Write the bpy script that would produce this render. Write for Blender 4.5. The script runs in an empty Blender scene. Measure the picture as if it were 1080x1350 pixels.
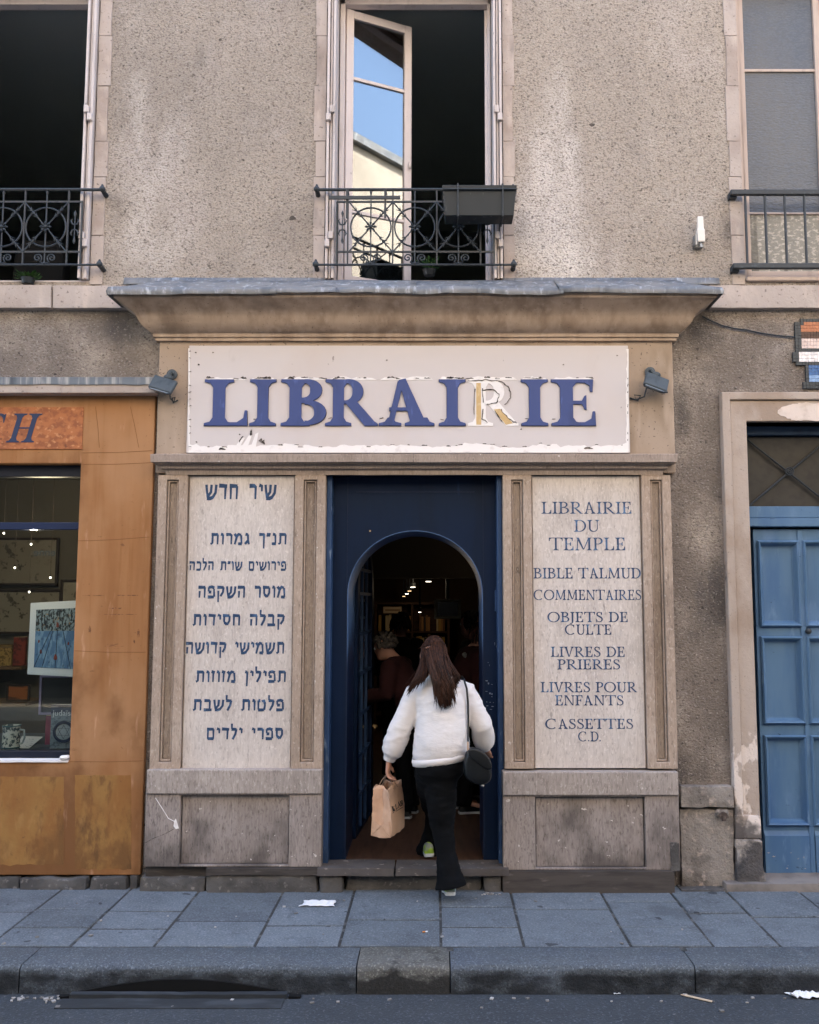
import bpy, bmesh, math, random
from mathutils import Vector, Matrix, noise as mnoise
from mathutils.geometry import delaunay_2d_cdt
R = math.radians
random.seed(7)
sc = bpy.context.scene
COL = sc.collection

# ------------------------------------------------------------------ camera, sky, sun, exposure
CAM_H, CAM_D, TILT, FPX, AXIS = 1.75, 5.86, math.atan(0.1), 1200.0, 575.0
cd = bpy.data.cameras.new('camera')
cam = bpy.data.objects.new('camera', cd); COL.objects.link(cam)
cd.sensor_fit = 'HORIZONTAL'; cd.sensor_width = 24; cd.lens = 24 * FPX / 1080
cd.shift_x = -(AXIS - 540) / 1080
cd.clip_start = 0.05; cd.clip_end = 400
cam.location = (0, -CAM_D, CAM_H); cam.rotation_euler = (R(90) + TILT, 0, 0)
sc.camera = cam

SUN_EL, SUN_AZ = R(47), R(12)
w = bpy.data.worlds.new('World'); sc.world = w; w.use_nodes = True
wn = w.node_tree.nodes; wl = w.node_tree.links
sky = wn.new('ShaderNodeTexSky'); sky.sky_type = 'NISHITA'; sky.sun_disc = False
sky.sun_elevation = SUN_EL; sky.sun_rotation = SUN_AZ
sky.dust_density = 2.5; sky.ozone_density = 0.25
wl.new(sky.outputs[0], wn['Background'].inputs[0]); wn['Background'].inputs[1].default_value = 0.15
sd = bpy.data.lights.new('sun', 'SUN'); sd.energy = 4.0; sd.angle = R(0.5); sd.color = (1, 0.95, 0.89)
sun = bpy.data.objects.new('sun', sd); COL.objects.link(sun)
sdir = Vector((math.sin(SUN_AZ) * math.cos(SUN_EL), math.cos(SUN_AZ) * math.cos(SUN_EL), math.sin(SUN_EL)))
sun.rotation_euler = (-sdir).to_track_quat('-Z', 'Y').to_euler(); sun.location = sdir * 30
vs = sc.view_settings
sc.display_settings.display_device = 'sRGB'
vs.view_transform = 'Standard'; vs.look = 'None'; vs.gamma = 1; vs.use_curve_mapping = False
vs.exposure = 3.0
sc.render.engine = 'CYCLES'
cy = sc.cycles
cy.use_denoising = True; cy.max_bounces = 8; cy.diffuse_bounces = 4; cy.glossy_bounces = 4
cy.transmission_bounces = 6; cy.transparent_max_bounces = 8; cy.caustics_reflective = False; cy.caustics_refractive = False
cy.sample_clamp_indirect = 6

# ------------------------------------------------------------------ measuring helpers
_c, _s = math.cos(TILT), math.sin(TILT)
def _ray(px, py):
    u, v = (px - AXIS) / FPX, (675 - py) / FPX
    return u, _c - v * _s, _s + v * _c
def X(px, py, Y=0.0):
    u, dy, dz = _ray(px, py); return u * (Y + CAM_D) / dy
def Z(py, Y=0.0):
    u, dy, dz = _ray(0, py); return CAM_H + dz * (Y + CAM_D) / dy
def P(px, py, Y=0.0):
    return Vector((X(px, py, Y), Y, Z(py, Y)))
def G(px, py, z=0.0):
    u, dy, dz = _ray(px, py); t = (z - CAM_H) / dz
    return Vector((u * t, dy * t - CAM_D, z))

# ------------------------------------------------------------------ materials
def hx(h):
    h = h.lstrip('#')
    out = []
    for i in (0, 2, 4):
        c = int(h[i:i+2], 16) / 255
        out.append(c / 12.92 if c <= .04045 else ((c + .055) / 1.055) ** 2.4)
    return (*out, 1)

def mat(name, col, rough=.8, layers=(), bumps=(), metal=0, spec=.3, isl=0, emit=None, trans=0, alpha=None, coat=0, sheen=0):
    """layers: dicts(s=scale vec, d=detail, lo, hi, c=colour, a=amount, zk=(z0,z1,gain), v=voronoi); bumps: (scale vec, strength, dist[, detail])"""
    m = bpy.data.materials.new(name); m.use_nodes = True
    nt = m.node_tree; N = nt.nodes; L = nt.links
    b = N['Principled BSDF']
    b.inputs['Roughness'].default_value = rough; b.inputs['Metallic'].default_value = metal
    b.inputs['Specular IOR Level'].default_value = spec
    if coat: b.inputs['Coat Weight'].default_value = coat
    if sheen: b.inputs['Sheen Weight'].default_value = sheen
    if trans: b.inputs['Transmission Weight'].default_value = trans
    if emit:
        b.inputs['Emission Color'].default_value = hx(emit[0]); b.inputs['Emission Strength'].default_value = emit[1]
    tc = N.new('ShaderNodeTexCoord')
    def tex(s, d, vor=False, off=0, rg=.55):
        mp = N.new('ShaderNodeMapping'); L.new(tc.outputs['Object'], mp.inputs[0])
        s = s if isinstance(s, (tuple, list)) else (s, s, s)
        mp.inputs['Scale'].default_value = s; mp.inputs['Location'].default_value = (off, off * 1.7, off * .6)
        if vor:
            t = N.new('ShaderNodeTexVoronoi'); L.new(mp.outputs[0], t.inputs[0]); t.inputs['Scale'].default_value = 1
            return t.outputs['Distance']
        t = N.new('ShaderNodeTexNoise'); L.new(mp.outputs[0], t.inputs[0]); t.inputs['Scale'].default_value = 1
        t.inputs['Detail'].default_value = d; t.inputs['Roughness'].default_value = rg
        return t.outputs['Fac']
    def math_(op, a, b2, clamp=False):
        n = N.new('ShaderNodeMath'); n.operation = op; n.use_clamp = clamp
        for i, q in enumerate((a, b2)):
            if isinstance(q, (int, float)): n.inputs[i].default_value = q
            else: L.new(q, n.inputs[i])
        return n.outputs[0]
    cur = None
    base = N.new('ShaderNodeRGB'); base.outputs[0].default_value = hx(col); cur = base.outputs[0]
    zc = None
    for i, ly in enumerate(layers):
        f = tex(ly['s'], ly.get('d', 3), ly.get('v', False), ly.get('o', i * 3.1 + 1), ly.get('rg', .55))
        for key, ax in (('zk', 2), ('xk', 0)):
            if key in ly:
                sep = N.new('ShaderNodeSeparateXYZ'); L.new(tc.outputs['Object'], sep.inputs[0])
                z0, z1, g = ly[key]
                mr = N.new('ShaderNodeMapRange'); L.new(sep.outputs[ax], mr.inputs[0])
                mr.inputs[1].default_value = z0; mr.inputs[2].default_value = z1
                mr.inputs[3].default_value = 0; mr.inputs[4].default_value = g
                f = math_('ADD', f, mr.outputs[0])
        for (bx, bz, rx, rz, g) in ly.get('blobs', ()):
            sep = N.new('ShaderNodeSeparateXYZ'); L.new(tc.outputs['Object'], sep.inputs[0])
            dx = math_('DIVIDE', math_('SUBTRACT', sep.outputs[0], bx), rx); dz = math_('DIVIDE', math_('SUBTRACT', sep.outputs[2], bz), rz)
            d2 = math_('ADD', math_('MULTIPLY', dx, dx), math_('MULTIPLY', dz, dz))
            f = math_('ADD', f, math_('MULTIPLY', math_('SUBTRACT', 1, d2, True), g))
        mr = N.new('ShaderNodeMapRange'); L.new(f, mr.inputs[0]); mr.interpolation_type = 'SMOOTHSTEP'
        mr.inputs[1].default_value = ly['lo']; mr.inputs[2].default_value = ly['hi']
        mr.inputs[3].default_value = 0; mr.inputs[4].default_value = ly.get('a', 1)
        mx = N.new('ShaderNodeMix'); mx.data_type = 'RGBA'
        L.new(mr.outputs[0], mx.inputs[0]); L.new(cur, mx.inputs[6]); mx.inputs[7].default_value = hx(ly['c'])
        cur = mx.outputs[2]
    if isl:
        g = N.new('ShaderNodeNewGeometry'); hs = N.new('ShaderNodeHueSaturation'); L.new(cur, hs.inputs['Color'])
        mr = N.new('ShaderNodeMapRange'); L.new(g.outputs['Random Per Island'], mr.inputs[0])
        mr.inputs[3].default_value = 1 - isl; mr.inputs[4].default_value = 1 + isl
        L.new(mr.outputs[0], hs.inputs['Value']); cur = hs.outputs[0]
    L.new(cur, b.inputs['Base Color'])
    prev = None
    for i, bp in enumerate(bumps):
        h = tex(bp[0], bp[3] if len(bp) > 3 else 3, len(bp) > 4 and bp[4], i * 5.3)
        bn = N.new('ShaderNodeBump'); bn.inputs['Strength'].default_value = bp[1]; bn.inputs['Distance'].default_value = bp[2]
        L.new(h, bn.inputs['Height'])
        if prev: L.new(prev, bn.inputs['Normal'])
        prev = bn.outputs[0]
    if prev: L.new(prev, b.inputs['Normal'])
    return m

def glass_mat(name, tint='#ffffff', rough=0.0, refl=1.0, bump=None):
    m = bpy.data.materials.new(name); m.use_nodes = True
    N = m.node_tree.nodes; L = m.node_tree.links; N.remove(N['Principled BSDF'])
    out = N['Material Output']
    tr = N.new('ShaderNodeBsdfTransparent'); tr.inputs[0].default_value = hx(tint)
    gl = N.new('ShaderNodeBsdfGlossy'); gl.inputs['Roughness'].default_value = rough
    fr = N.new('ShaderNodeFresnel'); fr.inputs[0].default_value = 1.52
    mu = N.new('ShaderNodeMath'); mu.operation = 'MULTIPLY'; mu.use_clamp = True; L.new(fr.outputs[0], mu.inputs[0]); mu.inputs[1].default_value = refl
    mx = N.new('ShaderNodeMixShader'); L.new(mu.outputs[0], mx.inputs[0]); L.new(tr.outputs[0], mx.inputs[1]); L.new(gl.outputs[0], mx.inputs[2])
    L.new(mx.outputs[0], out.inputs[0])
    return m

# ------------------------------------------------------------------ mesh building
class MB:
    def __init__(self): self.v = []; self.f = []
    def add(self, vs_, fs_):
        o = len(self.v); self.v += [Vector(q) for q in vs_]; self.f += [tuple(i + o for i in f) for f in fs_]; return self
    def box(self, x0, x1, y0, y1, z0, z1):
        return self.add([(x0,y0,z0),(x1,y0,z0),(x1,y1,z0),(x0,y1,z0),(x0,y0,z1),(x1,y0,z1),(x1,y1,z1),(x0,y1,z1)],
                        [(0,3,2,1),(4,5,6,7),(0,1,5,4),(1,2,6,5),(2,3,7,6),(3,0,4,7)])
    def obox(self, c, u, v, w_):
        c, u, v, w_ = map(Vector, (c, u, v, w_))
        vs_ = [c + a*u + b*v + d*w_ for d in (-1,1) for b in (-1,1) for a in (-1,1)]
        return self.add(vs_, [(0,2,3,1),(4,5,7,6),(0,1,5,4),(1,3,7,5),(3,2,6,7),(2,0,4,6)])
    def prism(self, poly, y0, y1):
        n = len(poly)
        vs_ = [(x, y0, z) for x, z in poly] + [(x, y1, z) for x, z in poly]
        fs_ = [tuple(range(n)), tuple(range(2*n-1, n-1, -1))] + [(i, i+n, (i+1) % n + n, (i+1) % n) for i in range(n)]
        return self.add(vs_, fs_)
    def loft(self, rings, cap=True):
        n = len(rings[0]); vs_ = [p for r in rings for p in r]; fs_ = []
        for i in range(len(rings)-1):
            for j in range(n):
                fs_.append((i*n+j, i*n+(j+1) % n, (i+1)*n+(j+1) % n, (i+1)*n+j))
        if cap: fs_ += [tuple(range(n-1, -1, -1)), tuple((len(rings)-1)*n + j for j in range(n))]
        return self.add(vs_, fs_)
    def tube(self, pts, r, n=8, closed=False):
        pts = [Vector(p) for p in pts]; m = len(pts)
        rs = r if isinstance(r, (list, tuple)) else [r] * m
        rings = []; up = None
        for i, p in enumerate(pts):
            a = pts[i-1] if (i or closed) else p; b = pts[(i+1) % m] if (i < m-1 or closed) else p
            t = (b - a)
            t = t.normalized() if t.length > 1e-9 else Vector((0,0,1))
            if up is None: up = Vector((0,0,1)) if abs(t.z) < .9 else Vector((1,0,0))
            s = t.cross(up).normalized(); up = s.cross(t).normalized()
            rings.append([p + rs[i]*(math.cos(2*math.pi*k/n)*s + math.sin(2*math.pi*k/n)*up) for k in range(n)])
        if closed: rings.append(rings[0])
        return self.loft(rings, cap=not closed)
    def ball(self, c, r, n=12, m=8):
        c = Vector(c); r = r if isinstance(r, (list, tuple)) else (r, r, r)
        rings = []
        for i in range(m+1):
            a = math.pi * (i / m); a = min(max(a, .02), math.pi - .02)
            rings.append([c + Vector((r[0]*math.sin(a)*math.cos(2*math.pi*k/n), r[1]*math.sin(a)*math.sin(2*math.pi*k/n), r[2]*math.cos(a))) for k in range(n)])
        return self.loft(rings)
    def lathe(self, c, prof, axis='z', n=20):
        c = Vector(c); rings = []
        for rr, h in prof:
            ring = []
            for k in range(n):
                a = 2*math.pi*k/n; x, y = max(rr, 1e-4)*math.cos(a), max(rr, 1e-4)*math.sin(a)
                ring.append(c + (Vector((x, y, h)) if axis == 'z' else Vector((x, h, y))))
            rings.append(ring)
        return self.loft(rings)
    def holed(self, x0, x1, z0, z1, holes, y0, y1):
        """a slab in the XZ plane with rectangular openings (x0,x1,z0,z1)"""
        xs = sorted({x0, x1, *[min(max(h[i], x0), x1) for h in holes for i in (0, 1)]})
        zs = sorted({z0, z1, *[min(max(h[i], z0), z1) for h in holes for i in (2, 3)]})
        def full(i, j):
            if not (0 <= i < len(xs)-1 and 0 <= j < len(zs)-1): return False
            cx, cz = (xs[i]+xs[i+1])/2, (zs[j]+zs[j+1])/2
            return not any(h[0] < cx < h[1] and h[2] < cz < h[3] for h in holes)
        for i in range(len(xs)-1):
            for j in range(len(zs)-1):
                if not full(i, j): continue
                a, b, c, d = xs[i], xs[i+1], zs[j], zs[j+1]
                self.add([(a,y0,c),(b,y0,c),(b,y0,d),(a,y0,d)], [(0,1,2,3)])
                self.add([(a,y1,c),(b,y1,c),(b,y1,d),(a,y1,d)], [(3,2,1,0)])
                if not full(i-1, j): self.add([(a,y0,c),(a,y0,d),(a,y1,d),(a,y1,c)], [(0,1,2,3)])
                if not full(i+1, j): self.add([(b,y0,c),(b,y1,c),(b,y1,d),(b,y0,d)], [(0,1,2,3)])
                if not full(i, j-1): self.add([(a,y0,c),(a,y1,c),(b,y1,c),(b,y0,c)], [(0,1,2,3)])
                if not full(i, j+1): self.add([(a,y0,d),(b,y0,d),(b,y1,d),(a,y1,d)], [(0,1,2,3)])
        return self
    def mitre(self, prof, xl, xr, ywall, yface, sub=1, wob=0.0):
        """profile [(projection, z)] run round a projecting band: two returns and a front"""
        cols = []
        n = sub
        path = [('L', 0)] + [('F', k / n) for k in range(n+1)] + [('R', 0)]
        for kind, t in path:
            col = []
            for k, (p, z) in enumerate(prof):
                if kind == 'L': q = (xl - p, ywall, z)
                elif kind == 'R': q = (xr + p, ywall, z)
                else:
                    x = (xl - p) + (xr - xl + 2*p) * t
                    dz = wob * mnoise.noise(Vector((x*3.1, k*.7, 3))) + wob*.5*mnoise.noise(Vector((x*9.7, k*1.3, 8)))
                    q = (x, yface - p, z + dz)
                col.append(q)
            cols.append(col)
        vs_ = [q for c in cols for q in c]; m = len(prof); fs_ = []
        for i in range(len(cols)-1):
            for k in range(m-1):
                fs_.append((i*m+k, (i+1)*m+k, (i+1)*m+k+1, i*m+k+1))
        return self.add(vs_, fs_)
    def rough(self, x0, x1, y0, y1, z0, z1, amp=.008, step=.03, seed=0):
        """a block of stone with chipped faces and worn edges"""
        bm = bmesh.new()
        nx, ny, nz = (max(2, int((b-a)/step)) for a, b in ((x0,x1),(y0,y1),(z0,z1)))
        nx, ny, nz = min(nx, 40), min(ny, 20), min(nz, 40)
        idx = {}
        def vert(i, j, k):
            key = (i, j, k)
            if key not in idx:
                p = Vector((x0+(x1-x0)*i/nx, y0+(y1-y0)*j/ny, z0+(z1-z0)*k/nz))
                edge = sum((i in (0, nx), j in (0, ny), k in (0, nz)))
                n = mnoise.noise_vector(p*9 + Vector((seed, seed*2.1, 0)))*amp + mnoise.noise_vector(p*30)*amp*.4
                c = Vector(((x0+x1)/2, (y0+y1)/2, (z0+z1)/2))
                q = p + n
                if edge >= 2: q += (c - p).normalized() * amp * (1.0 + 1.2*mnoise.noise(p*7))
                idx[key] = bm.verts.new(q)
            return idx[key]
        for i in range(nx):
            for k in range(nz):
                for j in (0, ny): bm.faces.new([vert(i,j,k), vert(i+1,j,k), vert(i+1,j,k+1), vert(i,j,k+1)])
        for i in range(nx):
            for j in range(ny):
                for k in (0, nz): bm.faces.new([vert(i,j,k), vert(i+1,j,k), vert(i+1,j+1,k), vert(i,j+1,k)])
        for j in range(ny):
            for k in range(nz):
                for i in (0, nx): bm.faces.new([vert(i,j,k), vert(i,j+1,k), vert(i,j+1,k+1), vert(i,j,k+1)])
        bm.verts.index_update()
        self.add([v.co.copy() for v in bm.verts], [[v.index for v in f.verts] for f in bm.faces]); bm.free()
        return self
    def build(self, name, m, parent=None, smooth=False, bevel=0, seg=2, angle=35, weld=True):
        base = root_loc(parent)
        bm = bmesh.new()
        vv = [bm.verts.new(q - base) for q in self.v]
        for f in self.f:
            try: bm.faces.new([vv[i] for i in f])
            except ValueError: pass
        if weld: bmesh.ops.remove_doubles(bm, verts=bm.verts, dist=1e-5)
        bmesh.ops.recalc_face_normals(bm, faces=bm.faces)
        me = bpy.data.meshes.new(name); bm.to_mesh(me); bm.free()
        o = bpy.data.objects.new(name, me); COL.objects.link(o)
        if m: me.materials.append(m)
        if parent: o.parent = parent
        if smooth:
            me.polygons.foreach_set('use_smooth', [True]*len(me.polygons))
            if smooth != 'all':
                try: me.set_sharp_from_angle(angle=R(angle))
                except Exception: pass
        if bevel:
            b = o.modifiers.new('bevel', 'BEVEL'); b.width = bevel; b.segments = seg; b.limit_method = 'ANGLE'; b.angle_limit = R(40)
        o['_r'] = 1
        return o

def root_loc(parent):
    p = parent; t = Vector((0,0,0))
    while p is not None: t += p.location; p = p.parent
    return t
def thing(name, label, cat, loc=(0,0,0), group=None):
    o = bpy.data.objects.new(name, None); COL.objects.link(o); o.location = Vector(loc); o.empty_display_size = .1
    return tag(o, label, cat, group)
def tag(o, label, cat, group=None):
    o['label'] = label; o['category'] = cat
    if group: o['group'] = group
    return o
def kind(o, k): o['kind'] = k; return o
def dup(o, off=(0,0,0), parent=None, label=None):
    c = o.copy(); COL.objects.link(c); c.parent = parent
    if parent is None: c.location = o.location + Vector(off)
    if label: c['label'] = label
    for ch in [q for q in o.children]: dup(ch, parent=c)
    return c

def remeshed(mb, name, m, parent, vox=.008, smooth_it=4, subdiv=0):
    """volumes merged to one continuous skin"""
    o = mb.build(name, m, parent, weld=False)
    r = o.modifiers.new('r', 'REMESH'); r.mode = 'VOXEL'; r.voxel_size = vox
    if smooth_it:
        s = o.modifiers.new('s', 'SMOOTH'); s.factor = .5; s.iterations = smooth_it
    dg = bpy.context.evaluated_depsgraph_get(); dg.update()
    me = bpy.data.meshes.new_from_object(o.evaluated_get(dg))
    o.modifiers.clear(); old = o.data; o.data = me
    bpy.data.meshes.remove(old); me.name = name
    if not me.materials: me.materials.append(m)
    me.polygons.foreach_set('use_smooth', [True]*len(me.polygons))
    return o

# ------------------------------------------------------------------ lettering
def union2d(polys):
    vs_, fs_ = [], []
    for p in polys:
        a = sum(p[i][0]*p[(i+1) % len(p)][1] - p[(i+1) % len(p)][0]*p[i][1] for i in range(len(p)))
        if abs(a) < 1e-9: continue
        if a < 0: p = p[::-1]
        o = len(vs_); vs_ += [Vector((q[0], q[1])) for q in p]; fs_.append(list(range(o, o+len(p))))
    r = delaunay_2d_cdt(vs_, [], fs_, 0, 1e-5)
    tri = [f for f, og in zip(r[2], r[5]) if og]
    return r[0], tri
def extrude2d(mb, polys, yf, yb, fx=lambda x, z: (x, z)):
    """flat shapes made into a solid between yf (front) and yb"""
    v2, tri = union2d(polys)
    n = len(v2); e = {}
    for t in tri:
        for i in range(3):
            k = (t[i], t[(i+1) % 3]); e[k] = 1
    pts = [fx(q.x, q.y) for q in v2]
    vs_ = [(x, yf, z) for x, z in pts] + [(x, yb, z) for x, z in pts]
    fs_ = [tuple(t) for t in tri] + [tuple(i+n for i in reversed(t)) for t in tri]
    for (a, b) in e:
        if (b, a) not in e: fs_.append((a, a+n, b+n, b))
    mb.add(vs_, fs_)
def stroke(pts, wf):
    """polyline to quads; wf(direction, t) gives the width"""
    out = []; n = len(pts); L, Rr = [], []
    for i, p in enumerate(pts):
        a = pts[max(i-1, 0)]; b = pts[min(i+1, n-1)]
        dx, dy = b[0]-a[0], b[1]-a[1]; l = math.hypot(dx, dy) or 1; dx /= l; dy /= l
        h = wf((dx, dy), i/(n-1)) / 2
        L.append((p[0]-dy*h, p[1]+dx*h)); Rr.append((p[0]+dy*h, p[1]-dx*h))
    for i in range(n-1): out.append([L[i], L[i+1], Rr[i+1], Rr[i]])
    return out
def arc(cx, cy, rx, ry, a0, a1, n=18):
    return [(cx+rx*math.cos(R(a0+(a1-a0)*i/n)), cy+ry*math.sin(R(a0+(a1-a0)*i/n))) for i in range(n+1)]
def latin(ch, T, t, ser=.12):
    """roman capital of height 1: polygons and advance width"""
    sh = t*.75
    nib = lambda d, k: t + (T-t)*abs(d[1])**1.3
    P_ = []
    def rect(x0, x1, y0, y1): P_.append([(x0,y0),(x1,y0),(x1,y1),(x0,y1)])
    def foot(x, y, w, up=1, s=ser):
        P_.append([(x-w/2-s, y), (x+w/2+s, y), (x+w/2+s, y+up*sh), (x+w/2+s*.35, y+up*(sh+.03)), (x+w/2, y+up*(sh+.12)),
                   (x-w/2, y+up*(sh+.12)), (x-w/2-s*.35, y+up*(sh+.03)), (x-w/2-s, y+up*sh)])
    def stem(x, w=T, top=True, bot=True):
        rect(x-w/2, x+w/2, 0, 1)
        if bot: foot(x, 0, w, 1)
        if top: foot(x, 1, w, -1)
    def tick(x, y, up, h=.28, wd=.16):
        P_.append([(x-wd, y+up*t*.8), (x-wd*.3, y+up*(h*.5)), (x-.035, y+up*h), (x+.005, y+up*h), (x+.015, y), (x-wd, y)])
    x0 = ser + T/2
    if ch == 'I': stem(x0); return P_, T+2*ser
    if ch in 'LEF':
        stem(x0)
        if ch in 'LE':
            xe = x0 + T/2 + (.40 if ch == 'L' else .38); rect(x0, xe, 0, t); tick(xe, 0, 1, .33 if ch == 'L' else .31, .2)
        if ch in 'EF':
            xt = x0 + T/2 + .34; rect(x0, xt, 1-t, 1); tick(xt, 1, -1, .27)
            xm = x0 + T/2 + .2; rect(x0, xm+.02, .5-t/2, .5+t/2)
            P_.append([(xm-.06, .5), (xm+.0, .5+.14), (xm+.035, .5+.16), (xm+.035, .5-.16), (xm+.0, .5-.14)])
        return P_, x0 + T/2 + (.44 if ch != 'F' else .38)
    if ch == 'T':
        wd = .36 + T/2; xc = wd + .02; stem(xc, T, top=False); rect(xc-wd, xc+wd, 1-t, 1); tick(xc+wd, 1, -1, .27)
        k = len(P_); tick(wd, 1, -1, .27); P_[k] = [(xc - q[0], q[1]) for q in P_[k]]
        return P_, 2*xc
    if ch in 'BPRD':
        stem(x0, T, True, ch != 'B' and ch != 'D')
        if ch in 'BD': foot(x0, 0, T, 1)
        if ch == 'D':
            P_ += stroke([(x0, 1-t/2), (x0+.18, 1-t/2)] + arc(x0+.18, .5, .40, .5-t/2, 88, -88, 20) + [(x0+.18, t/2), (x0, t/2)], nib)
            return P_, x0 + .58 + T/2 + .03
        yb = .53 if ch == 'B' else .47
        bw = .24 if ch != 'B' else .22
        P_ += stroke([(x0, 1-t/2), (x0+.16, 1-t/2)] + arc(x0+.16, (1+yb)/2, bw, (1-yb)/2-t/2, 88, -88, 16) + [(x0+.16, yb+t/2), (x0, yb+t/2)], nib)
        if ch == 'B':
            P_ += stroke([(x0, yb), (x0+.18, yb)] + arc(x0+.18, yb/2+t/4, .28, yb/2-t/4-t/4, 88, -88, 16) + [(x0+.18, t/2), (x0, t/2)], nib)
            return P_, x0 + .46 + T/2 + .04
        if ch == 'R':
            xl = x0 + T*.55
            P_.append([(xl-.02, yb+t*.9), (xl+T*1.08, yb+t*.9), (xl+T*1.0+.40, t*1.2), (xl+T+.46, sh*.9), (xl+T+.46, 0), (xl+.40+.02, 0)])
            return P_, xl + T + .46
        return P_, x0 + .42 + T/2
    if ch in 'AV':
        wd = .72 + T*.35
        if ch == 'A':
            P_.append([(wd*.5-t*.7, .985), (wd*.5+T*.25, 1.02), (wd-T*.25+T*.62-.08, 0), (wd-T*.25-T*.5-.08, 0)])
            P_.append([(wd*.5-t*.9, .96), (wd*.5+t*.4, .96), (.1+ser*.5+t*1.1, 0), (.1+ser*.5-t*.1, 0)])
            rect(wd*.25, wd*.72, .32, .32+t)
            foot(.1+ser*.5+t*.5, 0, t, 1, ser*.9); foot(wd-.08-T*.18, 0, T*1.1, 1, ser*.7)
            return P_, wd + ser*.6
        P_.append([(.06, 1), (.06+T*1.15, 1), (wd*.5+t*.9, 0), (wd*.5-t*.5, 0)])
        P_.append([(wd-.09-t*.6, 1), (wd-.09+t*.6, 1), (wd*.5+t*.9, 0), (wd*.5-t*.1, 0)])
        foot(.06+T*.58, 1, T, -1, ser*.8); foot(wd-.09, 1, t, -1, ser*.9)
        return P_, wd + .04
    if ch in 'CO':
        rx = .44
        if ch == 'O':
            P_ += stroke(arc(rx+T/2, .5, rx, .5-t/3, 0, 360, 40), lambda d, k: t+(T-t)*abs(d[1])**1.3)
            return P_, 2*rx + T + .02
        P_ += stroke(arc(rx+T/2, .5, rx, .5-t/3, 48, 312, 30), nib)
        P_.append([(rx*1.6+T/2, .98), (rx*1.72+T/2, .98), (rx*1.74+T/2, .68), (rx*1.68+T/2, .68), (rx*1.58+T/2, .80)])
        return P_, 2*rx + T*.6
    if ch == 'S':
        pts = [(.44,.82),(.36,.93),(.25,.975),(.14,.94),(.07,.85),(.07,.74),(.14,.63),(.27,.54),(.40,.45),(.47,.34),(.47,.2),(.39,.08),(.26,.03),(.13,.06),(.05,.16)]
        pts = [(x+T*.4, y) for x, y in pts]
        P_ += stroke(pts, lambda d, k: t + (T*1.05-t)*max(0, 1-abs(k-.5)*2.3))
        xr = .46+T*.4
        P_.append([(xr-.05,.98),(xr,.98),(xr+.01,.70),(xr-.04,.70),(xr-.07,.85)]); P_.append([(.03+T*.4-.02,.30),(.03+T*.4+.02,.30),(.09+T*.4,.12),(.03+T*.4,.0),(.0+T*.4,.0)])
        return P_, .54 + T*.6
    if ch == 'U':
        x1 = x0; x2 = x0 + .50
        rect(x1-T/2, x1+T/2, .28, 1); foot(x1, 1, T, -1); rect(x2-t/2, x2+t/2, .3, 1); foot(x2, 1, t, -1, ser*.9)
        P_ += stroke([(x1, .32)] + arc((x1+x2)/2, .30, .25, .28, 180, 360, 18) + [(x2, .32)], lambda d, k: T + (t-T)*k if abs(d[1]) > .3 else t + (T-t)*max(0, .55-k))
        return P_, x2 + ser + t/2
    if ch == 'N':
        x1 = ser + t/2; x2 = x1 + .62
        rect(x1-t/2, x1+t/2, 0, 1); foot(x1, 0, t, 1, ser*.9); rect(x2-t/2, x2+t/2, 0, 1); foot(x2, 1, t, -1, ser*.9)
        P_.append([(x1-t/2-ser*.8, 1), (x1+T*.8, 1), (x2+t/2, 0), (x2-t, 0), (x1-t/2, .94)])
        return P_, x2 + ser + t/2
    if ch == 'M':
        x1 = ser + t/2 + .02; x2 = x1 + .74
        P_.append([(x1-t*.5-.02, 0), (x1+t*.5-.02, 0), (x1+t*.5+.03, 1), (x1-t*.5+.03, 1)]); foot(x1-.02, 0, t, 1, ser*.9)
        rect(x2-T/2, x2+T/2, 0, 1); foot(x2, 0, T, 1, ser*.8); foot(x2+T*.2, 1, T*.6, -1, ser*.6)
        xm = (x1+x2)/2
        P_.append([(x1-.06, 1), (x1+T*.85, 1), (xm+t*.8, .06), (xm-t*.6, .06)]); P_.append([(x2-T/2, 1), (x2+t*.3, 1), (xm+t*.8, .06), (xm-t*.1, .06)])
        return P_, x2 + T/2 + ser
    if ch == 'J':
        rect(x0-T/2, x0+T/2, .05, 1); foot(x0, 1, T, -1)
        P_ += stroke([(x0+T*.1, .12), (x0, -.02), (x0-.09, -.11), (x0-.22, -.13)], lambda d, k: T*.9 + (t-T*.9)*k)
        return P_, T + 2*ser
    if ch == 'H':
        x2 = x0 + .52; stem(x0); stem(x2); rect(x0, x2, .5-t/2, .5+t/2); return P_, x2 + T/2 + ser
    if ch == 'K':
        stem(x0); P_.append([(x0, .40), (x0, .5), (x0+.5, 1), (x0+.5-t*1.6, 1)]); P_.append([(x0+.08, .5), (x0+.08+T, .56), (x0+.62, 0), (x0+.62-T*1.2, 0)])
        return P_, x0 + .66
    if ch == '.':
        rect(.04, .04+T*.9, 0, T*.9); return P_, .12 + T
    return P_, .30      # space
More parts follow.
